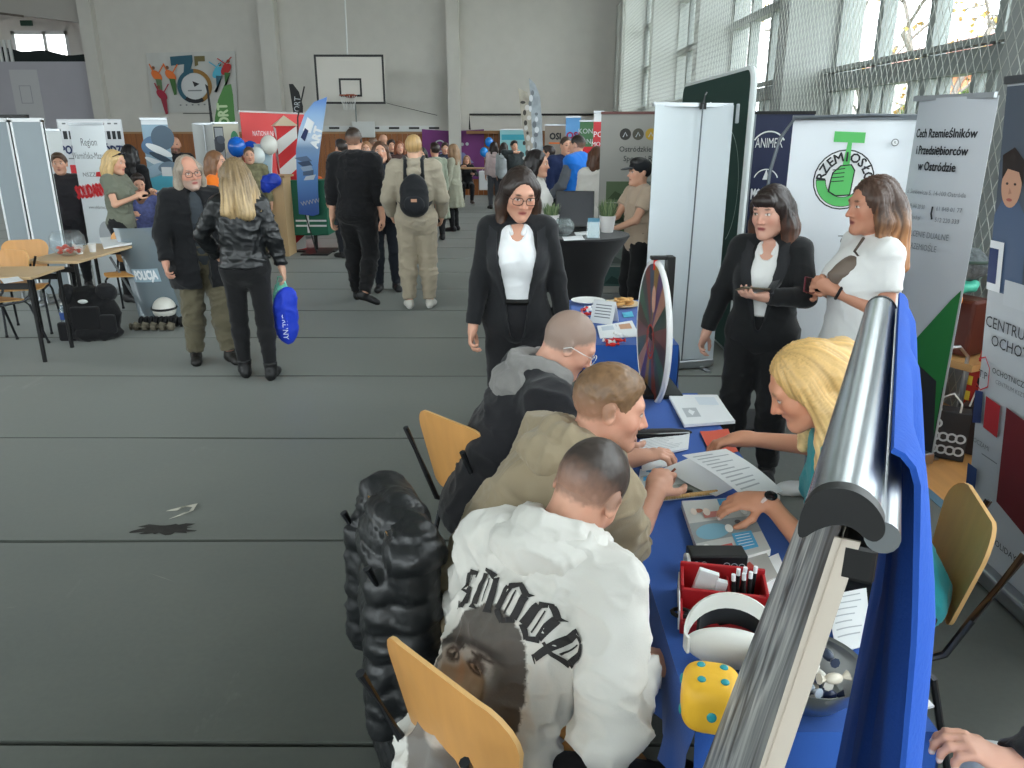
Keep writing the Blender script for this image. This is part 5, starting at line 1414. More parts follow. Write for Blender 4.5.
def folding_table(label, cx, cy, lx, ly, z=.735, group=None):
    t = thing('folding_table', label, 'table', (cx, cy, 0), 0, group)
    b = MB(); b.box((-lx/2, -ly/2, z-.03), (lx/2, ly/2, z), mat((150, 120, 90), .6)); b.build('tabletop', t, smooth=0, bevel=.004)
    for sx in (-1, 1):
        for sy in (-1, 1):
            b = MB(); b.cyl((sx*(lx/2-.05), sy*(ly/2-.06), 0), (sx*(lx/2-.05), sy*(ly/2-.06), z-.03), .014, M_tube); b.build('leg', t)
    return t
TZ = .742
t = folding_table('long table under the royal blue cloth where the men sit', .60, 2.27, .46, 2.04)
tag(drape(t, (-.24, -1.04), (.24, 1.04), TZ-.002, (.22, .3, .3, .24), M_cloth, 1, .014), 'royal blue cloth on the long table strewn with leaflets', 'tablecloth')
t = folding_table('short table under the royal blue cloth with cookies, beyond the prize wheel', .665, 4.76, .5, 1.18)
tag(drape(t, (-.265, -.61), (.265, .61), TZ-.002, (.2, .3, .26, .2), M_cloth, 2, .02), 'royal blue cloth on the short table with the cookie plate', 'tablecloth')
# high table with stretch cover
c = G(579, 233.5, 1.1); HT = c
t = thing('cocktail_table', 'round high table in a black stretch cover with plants on top', 'table', (c.x, c.y, 0))
b = MB(); M_str = fabric((20, 20, 22), .7)
prof = [(.30, .02), (.27, .12), (.215, .35), (.195, .55), (.22, .75), (.29, .92), (.375, 1.04), (.405, 1.085), (.40, 1.1), (.0, 1.1)]
b.lathe(prof, M_str, n=40); b.build('stretch_cover', t)
for k in range(4):
    a = math.pi/4+k*math.pi/2; b = MB(); b.ball((.3*math.cos(a), .3*math.sin(a), .015), (.03, .03, .015), M_black); b.build('foot', t)
# school tables on the left
def school_table(label, corner, ex, ey, lx, ly, top=(206, 176, 136), rz=0):
    t = thing('school_table', label, 'table', corner, rz, 'school tables by the grey panels')
    b = MB(); b.box((0, 0, .715), (lx, ly, .74), mat(top, .45, noise=(3, .06))); b.build('tabletop', t, smooth=0, bevel=.004)
    for x in (.04, lx-.04):
        for y in (.04, ly-.04):
            b = MB(); b.cyl((x, y, 0), (x, y, .715), .018, M_black); b.build('leg', t)
    b = MB(); b.box((.04, .03, .63), (lx-.04, .05, .68), M_black); b.box((.04, ly-.05, .63), (lx-.04, ly-.03, .68), M_black); b.build('apron', t, smooth=0)
    return t
a, e = G(28, 261, .74), G(78, 262, .74)
rz = math.atan2(.9, 1.9)
T_A = school_table('school table with the glass bowl of red sweets', (-4.54, 7.13, 0), None, None, .52, 1.2, rz=-.02)
school_table('school table at the left picture edge with papers on it', (-5.2, 6.24, 0), None, None, 1.24, .55, rz=0.05)
# puffer jacket over the second chair
t = thing('puffer_jacket', 'black quilted puffer jacket with hood hanging on a chair back', 'jacket', (-.345, 1.935, 0), math.radians(22))
M_puf = mat((24, 26, 28), .38, spec=.5, bump=(50, .15))
def quilt(prims, seed, name, h=.008, amp=.006, fr=14, per=.085, dep=.010):
    P, Q = surface(prims, h); P = Person.wrinkle(None, P, Q, amp, fr, seed); N = normals(P, Q)
    w = P[:, 2]+.02*np.sin(P[:, 0]*14+P[:, 1]*9)
    P = P+N*((np.abs(np.sin(w*math.pi/per))**.5-.75)*dep)[:, None]
    return mesh_np(name, P, Q, [M_puf], t)
quilt([ell((.02, 0, .60), (.11, .21, .25), k=.05), ell((.02, 0, .36), (.105, .22, .3), k=.05), ell((.02, .0, .2), (.105, .215, .19), k=.05), cap((.03, -.17, .82), (.03, .17, .82), .075, .075, .04), cap((.0, -.1, .10), (.0, .1, .10), .08, .08, .05), cap((.02, .17, .8), (.02, .185, .2), .07, .07, .04), cap((.02, -.17, .8), (.02, -.185, .2), .07, .07, .04), cap((-.05, .15, .74), (-.07, .17, .36), .05, .045, .03), cap((-.06, -.15, .72), (-.08, -.17, .3), .05, .045, .03)], 1, 'body', amp=.008)
quilt([ell((.02, -.02, .83), (.09, .14, .085), k=.03), ell((.01, -.01, .765), (.105, .18, .08), k=.04)], 2, 'hood', per=.06)
b = MB(); b.tube([(.03, .13, .84), (.05, .16, .78), (.05, .17, .68)], [.02, .028, .02], M_puf); b.build('collar', t)
b = MB(); b.box((.0, -.004, -.012), (.03, .004, .012), mat((190, 40, 44), .6), at=(-.05, -.19, .56)); b.build('tag', t, smooth=0)
# ---------------------------------------------------------------- the roll-up stand beside the camera
A0, A1 = V((.183, .385, 1.66)), V((.553, 1.135, 1.615))
t = thing('rollup_stand', 'silver roll-up stand seen edge-on beside the camera, its black end cap towards us', 'banner', (.30, .80, 0))
O = V(t.location)
dr = (A1-A0).normalized(); nn = V((0, 0, 1)).cross(dr).normalized()      # nn points to -X side (printed face)
upv = dr.cross(nn)*-1
if upv.z < 0: upv = -upv
tilt = math.radians(9)
down = (-upv*math.cos(tilt)+nn*math.sin(tilt))
def RP(s, a, h): return A0+dr*s+nn*a+upv*h-O
L = (A1-A0).length
prof = []
for k in range(16):
    a = math.pi*(1.0-k/15); prof.append((.0+.027*math.cos(a)+.0, .0+.020*math.sin(a)))
K = .74
prof = [(.027, -.03), (.029, -.012), (.024, .006), (.012, .016), (-.004, .018), (-.018, .012), (-.028, .0), (-.030, -.012), (-.022, -.020), (-.006, -.008), (.012, -.014)]
prof = [(x*K, y*K) for x, y in prof]
for _ in range(2): prof = [q for a, b_ in zip(prof, prof[1:]+prof[:1]) for q in ((a[0]*.75+b_[0]*.25, a[1]*.75+b_[1]*.25), (a[0]*.25+b_[0]*.75, a[1]*.25+b_[1]*.75))]
def sweep(poly, s0, s1, m, name):
    b = MB(); n = len(poly)
    vs = [RP(s0, x, y) for x, y in poly]+[RP(s1, x, y) for x, y in poly]
    fs = [(i, (i+1) % n, n+(i+1) % n, n+i) for i in range(n)]+[tuple(reversed(range(n))), tuple(range(n, 2*n))]
    b.add(vs, fs, m); return b.build(name, t, smooth=30)
sweep(prof, .012, L, mat((172, 178, 182), .24, metal=1.0, noise=(6, .05), stretch=(1, 1, 1)), 'top_profile')
big = [(x*1.04-.0005, (y+.004)*1.06-.004) for x, y in prof]
sweep(big, 0, .012, mat((20, 20, 21), .5), 'end_cap'); sweep(big, L, L+.012, mat((20, 20, 21), .5), 'end_cap')
b = MB(); b.cyl(RP(.004, -.03*K, -.016*K), RP(L, -.03*K, -.016*K), .0095, mat((150, 154, 158), .3, metal=1.0), n=16); b.build('tube', t)
b = MB(); b.box((-.010, -.02, -.012), (.010, .03, .012), M_black, at=RP(.03, -.012, -.034), R=Matrix((nn, dr, upv)).transposed()); b.build('bracket', t, smooth=0, bevel=.003)
HB = 1.64
def streak_mat():
    m = bpy.data.materials.new('print'); m.use_nodes = True; nt = m.node_tree; b_ = nt.nodes['Principled BSDF']; LK = nt.links
    tc = nt.nodes.new('ShaderNodeTexCoord'); mp = nt.nodes.new('ShaderNodeMapping'); mp.inputs['Scale'].default_value = (1.3, 1.3, 1.0); LK.new(tc.outputs['Object'], mp.inputs['Vector'])
    n = nt.nodes.new('ShaderNodeTexNoise'); n.inputs['Scale'].default_value = 4.2; n.inputs['Detail'].default_value = 6; n.inputs['Distortion'].default_value = 1.6; LK.new(mp.outputs['Vector'], n.inputs['Vector'])
    r = nt.nodes.new('ShaderNodeValToRGB'); e = r.color_ramp.elements; e[0].position = .36; e[0].color = (*lin((40, 43, 46)), 1); e[1].position = .68; e[1].color = (*lin((196, 198, 196)), 1)
    k = e.new(.5); k.color = (*lin((118, 122, 126)), 1)
    LK.new(n.outputs['Fac'], r.inputs['Fac']); LK.new(r.outputs['Color'], b_.inputs['Base Color']); b_.inputs['Roughness'].default_value = .55
    return m
M_streak = streak_mat()
XN_ = V((-1, .12, 0)).normalized()
def PAN(s, h, o=0):
    u = s/L
    return A0+dr*s+nn*(-.003+o)+V((0, 0, -1))*(h*(1-.02*u))+XN_*(h*math.tan(math.radians(8.5+3.5*u)))-O
b = MB(); b.grid(lambda u, v: PAN(.012+u*(L-.012), .012+v*HB, .004*math.sin(3*v)), 4, 12, M_streak); b.build('printed_panel', t)
b = MB(); b.grid(lambda u, v: PAN(.008+u*(L-.012), .012+v*HB, -.0022+.004*math.sin(3*v)), 4, 12, mat((206, 198, 186), .6)); b.build('panel_back', t)
b = MB(); b.grid(lambda u, v: PAN(.012-.0*u, .02+v*HB, .002-.014*u), 3, 12, mat((186, 176, 164), .7), .002); b.build('side_hem', t)
b = MB()
c0, c1 = PAN(0, HB+.03), PAN(L, HB+.03); c0.z = c1.z = 0
xx = (c1-c0).normalized()
b.box((0, -.05, .0), ((c1-c0).length, .05, .07), M_alu, R=Matrix((xx, V((0, 0, 1)).cross(xx), V((0, 0, 1)))).transposed(), at=c0); b.build('base_cassette', t, smooth=0, bevel=.01)
b = MB(); b.cyl(PAN(L*.6, HB, -.035), RP(L*.6, -.028, -.02), .006, M_alu); b.build('support_pole', t)
# blue cloth thrown over the stand
M_bcl = fabric((38, 82, 172), .9, 200, .12, sheen=0, noise=.04)
b = MB(); r0 = .075
def cloth(u, v):
    s = .085+u*(L-.03)
    if v < .1:
        a = v/.1; o = -.022-.014*math.sin(a*1.5); h = .012-.026*a*a
    else:
        a = (v-.1)/.9
        o = -.036-.024*min(1, a*3)-.004*a; h = -.014-a*.95
    f = .014*math.sin(u*17+2.2*v)+.007*math.sin(u*31-3*v+1)
    g = min(1, max(0, v-.03)*6)
    o -= abs(f)*g*.6+f*.5*g
    s += .02*math.sin(v*5+u*3)*g*.5
    s -= .10*u*g*v
    return RP(s, o, 0)+V((0, 0, h))+XN_*(max(0, -h)*math.tan(math.radians(1.2*u+.6)))
b.grid(cloth, 60, 34, M_bcl, .004)
o = b.build('draped_cloth', None, smooth=70); o.location = O
tag(o, 'bright blue cloth thrown over the silver roll-up stand beside the camera', 'cloth')
# ================================================================ banners
def ink(c, r=.6): return mat(c, r)
def banner(label, left, right, H, content, W=None, face=(226, 228, 230), lean=0.0, curl=0.0, name='rollup_banner', cat='banner', base=True, pole=False, rail=M_alu, z0=.08, back=None, group=None, rough=.45, feet=True, thick=.004):
    """Roll-up banner: left/right are its bottom corners as seen from its printed side, lean moves the top along the face normal."""
    left, right = V((left[0], left[1], 0)), V((right[0], right[1], 0)); c = (left+right)/2; ex = (right-left); Wd = ex.length; ex.normalize()
    n = ex.cross(V((0, 0, 1)))
    t = thing(name, label, cat, c, 0, group)
    up = (V((0, 0, 1))*H+n*lean).normalized()
    def fn(x, y, h):
        q = (x/Wd*2-1); return ex*(x-Wd/2)+V((0, 0, z0))+up*y+n*(h-curl*q*q)
    b = MB(); s = Sheet(b, fn)
    b.grid(lambda u, v: fn(u*Wd, v*(H-z0), 0), 12, 4, mat(face, rough) if not hasattr(face, 'name') else face, thick)
    if content: content(s, Wd, H-z0)
    b.build('printed_panel', t, smooth=30)
    if rail is not None:
        b = MB(); b.box((-Wd/2-.005, -.012, -.012), (Wd/2+.005, .012, .016), rail, R=Matrix((ex, n, up)).transposed(), at=V((0, 0, z0))+up*(H-z0)-n*curl*.4); b.build('top_rail', t, smooth=0)
    if base:
        b = MB(); b.box((-Wd/2-.01, -.055, .012), (Wd/2+.01, .055, z0+.004), M_alu, R=Matrix((ex, n, V((0, 0, 1)))).transposed()); b.build('base_cassette', t, smooth=0, bevel=.012)
        if feet:
            for q in (-1, 1):
                b = MB(); b.box((q*Wd*.36-.02, -.16, 0), (q*Wd*.36+.02, .12, .012), M_alu, R=Matrix((ex, n, V((0, 0, 1)))).transposed()); b.build('foot', t, smooth=0)
    if pole:
        b = MB(); b.cyl(V((0, 0, z0))-n*.02, V((0, 0, z0))+up*(H-z0+.02)-n*.02, .009, mat((110, 116, 120), .4, metal=.6)); b.tube([V((0, 0, z0))+up*(H-z0)-n*.02, V((0, 0, z0))+up*(H-z0+.05)-n*.02+ex*.012, V((0, 0, z0))+up*(H-z0+.03)+n*.01+ex*.03], .006, M_black); b.build('support_pole', t)
    return t
def fxy(px, py, Y): q = PY(px, py, Y); return (q.x, q.y)
W_ = ink((236, 238, 240)); K_ = ink((34, 36, 40)); R_ = ink((206, 44, 52)); G_ = ink((92, 178, 96)); GR = ink((120, 124, 128)); LG = ink((186, 190, 194)); NV = ink((34, 48, 92)); YE = ink((222, 178, 60)); CY = ink((84, 180, 208)); DG = ink((24, 92, 44)); OR = ink((226, 116, 50)); SKN = ink((204, 156, 130)); BR = ink((120, 80, 52)); BL = ink((46, 96, 180)); PU = ink((124, 60, 130)); MG = ink((92, 120, 84)); BG = ink((150, 156, 160))
def lines(s, x0, y0, w, n, gap, m, h=.012, seed=0, align=0):
    r = random.Random(seed)
    for k in range(n):
        ww = w*r.uniform(.6, 1); x = x0 if not align else x0+(w-ww)/2
        s.rect(x, y0-k*gap, x+ww, y0-k*gap+h, m); s.k -= 1
    s.k += 1
# back of a tall roll-up beside the prize wheel: the plain reverse faces us, so the print looks away
lp, rp = PY(654, 105, 6.1), PY(741, 105, 6.1)
t = banner('tall pale grey roll-up seen from its plain back with a central pole', (rp.x-.05, 6.2), (lp.x-.02, 6.05), lp.z, None, face=(200, 208, 212), curl=.05, pole=False, rough=.5)
nrm = V((0, -1, 0)); b = MB()
H_ = lp.z; b.cyl((0.05, -.03, .08), (0.075, -.03, H_+.005), .006, mat((96, 100, 104), .4, metal=.5)); b.tube([(.075, -.03, H_), (.085, -.03, H_+.07), (.1, -.01, H_+.09)], .006, mat((60, 62, 64), .4)); b.box((.055, -.035, H_-.03), (.1, -.012, H_+.015), M_black); b.build('support_pole', t)
b = MB(); b.box((.33, -.02, H_-.13), (.355, -.0, H_+.01), mat((150, 156, 160), .4)); b.build('rail_end', t, smooth=0, bevel=.006)
# dark green fabric wall
t = thing('display_wall', 'tall dark green fabric display wall with rounded corners behind the grey roll-up', 'display', (1.93, 7.9, 0))
b = MB(); Lw, Hw, rc = 2.6, 2.36, .12
pl = []
for (cx, cz, a0) in ((Lw/2-rc, rc+.02, -90), (Lw/2-rc, Hw-rc, 0), (-Lw/2+rc, Hw-rc, 90), (-Lw/2+rc, rc+.02, 180)):
    for k in range(7): a = math.radians(a0+15*k); pl.append((cx+rc*math.cos(a), cz+rc*math.sin(a)))
b.prism(pl, (-.02, 0, 0), (0, -1, 0), (0, 0, 1), (1, 0, 0), .05, ink((34, 62, 56), .8)); b.build('fabric', t, smooth=30)
b = MB(); b.tube([(.005, -x, z) for x, z in pl], .028, ink((214, 220, 220)), closed=True); b.build('frame', t)
b = MB(); s = Sheet(b, flat((-.021, 1.3, 0), (0, -1, 0), (0, 0, 1), (-1, 0, 0)))
s.rect(1.30, 1.95, 1.36, 2.15, W_); s.rect(1.5, 1.6, 1.54, 2.12, LG); s.ring(2.0, 1.4, .5, .508, ink((170, 190, 186)), -60, 80); b.build('lettering', t, smooth=0)
# navy meat-brand banner
def c_(s, W, H):
    s.rect(0, 0, W*.13, H, ink((150, 158, 162)))
    s.ring(W*.36, H-.32, 0.15, .163, W_, 30, 150); s.text('ANIMEX', W*.36, H-.27, .125, W_, sx=.55)
    s.ring(W*.36, H-.62, .11, .12, W_, 20, 160); s.poly([(W*.31, H-.6), (W*.36, H-.5), (W*.41, H-.6)], W_); s.text('MORLINY', W*.36, H-.74, .14, W_, sx=.42, bold=.004)
    s.rect(W*.2, H-.9, W*.55, H-.89, W_); s.text('BERLINKI', W*.36, H-1.02, .14, W_, sx=.42, bold=.004); s.rect(W*.2, H-1.16, W*.55, H-1.15, W_); s.text('Jędrzej', W*.36, H-1.36, .17, W_, sx=.75, rot=.15)
l, r = PY(748, 113, 7.6), PY(783, 113, 7.6)
banner('navy banner with white sausage-brand lettering behind the dark-haired woman', (l.x, 7.6), (r.x+.28, 7.55), l.z, c_, face=(36, 44, 78), rail=M_black)
# craftsmen's guild flag on a bent pole
l, r = PY(800, 118, 4.9), PY(915, 125, 4.9)
def c_(s, W, H):
    cx, cy, R, q = W*.46, H-.36, .172, .72
    s.disc(cx, cy, R+.008, K_); s.disc(cx, cy, R, W_)
    s.ring(cx, cy, R*.62, R*.93, ink((92, 190, 104)), 178, 362); s.ring(cx, cy, R*.6, R*.62, K_, 180, 360); s.ring(cx, cy, R*.93, R*.95, K_, 180, 360)
    s.rect(cx-R*.93, cy-.006, cx-R*.62, cy+.0, K_)
    s.poly([(cx-.035*q, cy+.02*q), (cx+.035*q, cy+.02*q), (cx+.03*q, cy+.34*q), (cx-.0*q, cy+.34*q)], ink((92, 190, 104)))
    s.poly([(cx-.12*q, cy+.31*q), (cx+.13*q, cy+.3*q), (cx+.13*q, cy+.385*q), (cx-.12*q, cy+.395*q)], ink((92, 190, 104)))
    s.poly([(cx-.12*q, cy-.1*q), (cx-.05*q, cy-.14*q), (cx+.07*q, cy-.13*q), (cx+.085*q, cy+.08*q), (cx+.05*q, cy+.13*q), (cx-.04*q, cy+.12*q), (cx-.1*q, cy+.06*q), (cx-.11*q, cy)], K_)
    s.poly([(cx-.105*q, cy-.095*q), (cx-.05*q, cy-.128*q), (cx+.06*q, cy-.12*q), (cx+.075*q, cy+.075*q), (cx+.045*q, cy+.12*q), (cx-.035*q, cy+.11*q), (cx-.09*q, cy+.055*q), (cx-.1*q, cy)], ink((92, 190, 104)))
    for k in range(4): s.poly([(cx-.1*q, cy+(-.02+k*.032)*q), (cx, cy+(-.012+k*.034)*q), (cx, cy+(-.004+k*.034)*q), (cx-.1*q, cy+(-.012+k*.032)*q)], K_)
    s.arc_text('RZEMIOSŁO', cx, cy, R*.78, .078, K_, 172, 8, bold=.002)
    s.disc(cx+.26, cy+.22, .022, GR); s.disc(cx+.26, cy+.22, .016, W_); s.text('R', cx+.26, cy+.22, .024, GR)
    s.text('rzemioslo@zdrup.pl', cx+.03, cy-.62, .07, GR, rot=math.pi/2)
t = banner('white guild flag with a green hammer-and-fist emblem on a bent pole', (l.x-.02, 4.95), (r.x, 4.85), l.z, c_, face=(224, 230, 236), rail=mat((110, 116, 122), .4, metal=.5), base=False, z0=.10)
b = MB(); hw = (r.x-l.x)/2
b.tube([(-hw-.14, .0, .0), (-hw-.15, .0, 1.0), (-hw-.14, .0, l.z-.32), (-hw-.10, 0, l.z-.12), (-hw-.02, 0, l.z-.0), (hw*.2, -.03, l.z+.015), (hw, -.04, l.z+.01)], .011, mat((92, 98, 104), .4, metal=.5)); b.build('bent_pole', t)
b = MB(); b.box((-hw-.3, -.2, 0), (-hw+.02, .2, .02), M_black); b.build('base_plate', t, smooth=0)
b = MB(); b.box((-hw, -.06, .085), (hw, -.02, .11), M_black); b.build('bottom_rod', t, smooth=0)
# guild of craftsmen and entrepreneurs, grey
def c_(s, W, H):
    s.text('Cech Rzemieślników', W*.46, H-.185, .066, K_, sx=.72, bold=.0015); s.text('i Przedsiębiorców', W*.46, H-.275, .066, K_, sx=.72, bold=.0015); s.text('w Ostródzie', W*.46, H-.36, .068, K_, sx=.74, bold=.0015)
    s.text('ul. Sienkiewicza 5, 14-100 Ostróda', W*.47, H-.5, .036, GR, sx=.8)
    s.text('tel. 89 646 20 50', W*.25, H-.58, .034, GR, sx=.72); s.text('61 848 01 77', W*.72, H-.58, .034, GR, sx=.8); s.text('512 220 333', W*.72, H-.64, .034, GR, sx=.8); s.text('cech@cech.pl', W*.25, H-.64, .032, GR, sx=.72)
    s.line([(W*.53, H-.57), (W*.525, H-.61), (W*.545, H-.64)], .012, K_)
    s.text('KSZTAŁCENIE DUALNE', W*.42, H-.73, .048, GR, sx=.72); s.text('W RZEMIOŚLE', W*.44, H-.8, .048, GR, sx=.72)
    s.poly([(0, H-.95), (W*.05, H-1.0), (W*.3, H-1.4), (W*.42, 0), (0, 0)], ink((150, 158, 166)))
    s.line([(W*.1, H-.98), (W*.22, H-1.02), (W*.3, H-1.2), (W*.36, 0.1)], .006, GR); s.line([(W*.14, H-.94), (W*.26, H-1.0), (W*.36, H-1.25), (W*.42, 0.1)], .006, GR)
    s.poly([(W, H-1.0), (W*.92, H-1.06), (W*.6, H-1.32), (W*.46, H-1.46), (W*.46, 0), (W, 0)], ink((30, 110, 52)))
    s.poly([(W*.46, H-1.5), (W*.6, H-1.44), (W, H-1.56), (W, 0), (W*.46, 0)], K_)
l, r = PY(918, 100, 4.62), PY(992, 94, 4.15)
banner('grey guild banner lettered in black with a green swoosh at its foot', (l.x-.03, 4.62), (r.x+.0, 4.15), (l.z+r.z)/2, c_, face=(182, 186, 192), curl=.05, rail=mat((150, 154, 158), .4, metal=.7))
# education centre banner at the right edge
def c_(s, W, H):
    b0 = H-.8
    s.rect(0, b0, W, H-.02, ink((84, 92, 104)), 1, 1)
    s.disc(W*.5, H-.3, .22, ink((108, 116, 124))); s.disc(W*.7, H-.2, .2, ink((134, 140, 146)))
    s.poly([(.0, b0), (.0, b0+.3), (.04, b0+.36), (.13, b0+.38), (.2, b0+.3), (.22, b0)], ink((82, 100, 128)))
    s.disc(.09, H-.38, .062, SKN, .085); s.poly([(.03, H-.36), (.02, H-.27), (.09, H-.24), (.16, H-.29), (.16, H-.38), (.13, H-.33), (.06, H-.32)], ink((44, 36, 34)))
    for ex in (.065, .115): s.disc(ex, H-.375, .008, ink((60, 44, 40)), .005)
    s.poly([(.085, H-.39), (.1, H-.41), (.08, H-.415)], ink((180, 130, 108))); s.disc(.09, H-.435, .018, ink((170, 96, 88)), .006)
    s.poly([(.28, b0), (.3, b0+.42), (.42, b0+.46), (.56, b0+.42), (.6, b0)], ink((56, 64, 92))); s.disc(.42, H-.28, .06, SKN, .085)
    s.rect(.0, b0-.0, .09, b0+.2, W_); s.rect(.0, b0+.03, .06, b0+.17, ink((44, 60, 104))); s.rect(.12, b0-.04, W, b0+.06, ink((196, 200, 204)))
    s.text('CENTRUM EDUKACJI', .02, H-.93, .066, K_, 'LEFT'); s.text('OCHOTNICZE', .07, H-1.0, .066, K_, 'LEFT')
    s.line([(.0, H-1.1), (.045, H-1.08), (.08, H-1.12), (.08, H-1.2), (.03, H-1.23), (0, H-1.21)], .006, R_); s.text('T.P', .04, H-1.16, .045, K_)
    s.text('OCHOTNICZE HUFCE PRACY', .1, H-1.12, .034, K_, 'LEFT'); s.text('CENTRUM KSZTAŁCENIA', .13, H-1.16, .026, GR, 'LEFT')
    s.poly([(0, H-1.24), (.055, H-1.23), (.06, H-1.37), (0, H-1.39)], ink((44, 58, 104))); s.poly([(.08, H-1.24), (.18, H-1.25), (.18, H-1.39), (.08, H-1.38)], ink((176, 40, 48)))
    s.poly([(.22, H-1.24), (.56, H-1.28), (.56, H-1.75), (.22, H-1.66)], ink((110, 32, 38)))
    s.text('OCZAMI', .08, H-1.46, .03, GR); s.rect(.09, H-1.5, .2, H-1.495, GR); s.rect(0, H-1.68, .07, H-1.58, ink((44, 70, 120))); s.text('HOLIDAY', .3, H-1.84, .04, K_)
q0 = (2.07, 3.12)
banner('grey education centre banner with a photo of young people, red and blue squares', (2.07, 3.13), (2.07, 2.33), 2.06, c_, face=(190, 194, 198), lean=.2, rail=mat((90, 94, 98), .4, metal=.6), feet=False)
# sports centre
def c_(s, W, H):
    for k, c in enumerate(((60, 58, 56), (86, 84, 72), (196, 160, 60), (150, 96, 56), (110, 120, 100))):
        s.disc(W*(.27+.14*k), H-.22, .062, ink(c)); s.line([(W*(.27+.14*k)-.025, H-.25), (W*(.27+.14*k), H-.2), (W*(.27+.14*k)+.02, H-.24)], .01, LG)
    s.text('Ostródzkie Centrum', W*.54, H-.38, .082, K_, sx=.95); s.text('Sportu i Rekreacji', W*.54, H-.48, .082, K_, sx=.95)
    cols = ((86, 104, 74), (110, 116, 110), (90, 110, 72), (58, 72, 54), (96, 116, 86), (74, 92, 62), (66, 84, 50), (104, 120, 92), (60, 78, 58), (120, 128, 124), (84, 100, 74), (110, 104, 100), (60, 88, 84), (110, 96, 108), (84, 104, 84))
    for i in range(5):
        for j in range(3):
            x, y = W*(.08+.3*j), H-.95-.24*i
            s.rect(x, y, x+W*.285, y+.225, ink(cols[i*3+j])); s.poly([(x+.02, y+.03), (x+W*.1, y+.12), (x+W*.2, y+.07), (x+W*.26, y+.02)], ink(tuple(max(20, c-28) for c in cols[i*3+j])))
    s.text('www.ocsir.pl', W*.65, .12, .05, GR)
l = PY(602, 113, 8.9)
banner('grey sports centre banner with round icons and a grid of green photos', (l.x, 8.95), (l.x+1.0, 8.9), l.z, c_, face=(158, 156, 150), rail=mat((110, 70, 66), .5))
# small far banners at right
def sm(label, px0, px1, py, Y, face, fn, bottom=None, **k):
    l, r = PY(px0, py, Y), PY(px1, py, Y); return banner(label, (l.x, Y), (r.x, Y), l.z, fn, face=face, **k)
sm('narrow red and white banner edge beside the sports centre banner', 594, 604, 112, 10.6, (206, 60, 66), lambda s, W, H: (s.rect(0, H-.12, W, H-.02, W_), s.rect(0, H-.12, W, H, W_), s.text('PO', W/2, H-.28, .1, W_), s.text('MOC', W/2, H-.4, .075, W_), s.rect(0, H-.62, W, H-.5, K_), s.rect(W*.1, H-.6, W*.9, H-.52, W_)), feet=False)
sm('green and red recruitment banner behind the man in the blue vest', 580, 596, 121, 13.2, (70, 112, 74), lambda s, W, H: (s.text('KONT', W/2, H-.16, .11, LG), s.text('JONK', W/2, H-.32, .11, LG), s.rect(0, H-.66, W, H-.4, R_), s.text('DO', W/2, H-.54, .1, W_)), feet=False)
sm('blue banner with red lettering behind the man in navy', 566, 581, 117, 14.6, (92, 150, 204), lambda s, W, H: s.text('OSI', W/2, H-.32, .16, ink((150, 40, 80)), bold=.008), feet=False)
sm('brownish grey banner with dark lettering beyond the white T-shirt woman', 545, 566, 125, 16.2, (150, 140, 130), lambda s, W, H: (s.text('OSI', W/2, H-.22, .17, K_, bold=.008, sx=.9), s.rect(W*.2, H-.36, W*.8, H-.33, OR)), feet=False)
# left side
def c_(s, W, H):
    s.text('Region', W*.5, H-.2, .12, GR, sx=.62); s.text('Warmińsko-Mazurski', W*.5, H-.35, .105, GR, sx=.5)
    s.text('NSZZ', W*.36, H-.56, .065, GR); s.poly([(W*.55, H-.58), (W*.58, H-.53), (W*.76, H-.52), (W*.72, H-.58)], R_)
    s.text('SOLIDARNOŚĆ', W*.52, H-.74, .2, ink((214, 40, 48)), sx=.38, bold=.011, rot=.12); s.text('www.solidarnosc.org', W*.5, H-.93, .05, GR, sx=.6)
    s.disc(W*.62, H-1.25, .1, LG, .16)
l, r = PY(68, 124, 9.25), PY(103, 124, 9.25)
banner('white union banner with bold red lettering behind the blonde woman with sunglasses', (l.x-.02, 9.3), (r.x-.0, 9.25), l.z, c_, face=(232, 238, 242), lean=.0)
def c_(s, W, H):
    s.rect(W*.02, H-.16, W*.98, H-.02, ink((226, 228, 230)))
    for k in range(9): s.rect(W*(.08+.1*k), H-.07, W*(.08+.1*k)+.05, H-.05, K_ if k == 4 else GR); s.k -= 1
    for k in range(3): s.rect(W*(.07+.09*k), H-.27, W*(.07+.09*k)+.06, H-.16, K_); s.rect(W*(.75+.08*k), H-.27, W*(.75+.08*k)+.05, H-.16, K_)
    s.text('POWIAT', W*.26, H-.42, .16, NV, sx=.8, bold=.006); s.text('OSTRÓDZKI', W*.71, H-.42, .16, NV, sx=.72, bold=.006); s.rect(W*.1, H-.54, W*.9, H-.525, GR)
    s.rect(W*.1, H-.9, W*.88, H-.62, R_); s.rect(W*.35, H-.95, W*.7, H-.6, W_); s.disc(W*.92, H-.72, .13, LG); s.ring(W*.92, H-.72, .1, .12, R_)
l, r = PY(54, 119, 11.4), PY(121, 119, 11.4)
banner('wide pale county display wall with navy lettering and red bars', (l.x, 11.45), (r.x, 11.4), l.z, c_, face=(206, 208, 212), rail=None, base=True, name='display_wall', cat='display', feet=False)
l, r = PY(43, 130, 10.6), PY(56, 130, 10.6)
banner('small white board with faint print between the grey panels and the county wall', (l.x, 10.6), (r.x+.05, 10.6), l.z, lambda s, W, H: (s.text('PUP', W*.5, H-.4, .08, GR), lines(s, .02, H-.55, W*.8, 4, .06, LG, seed=2)), face=(214, 218, 218), feet=False)
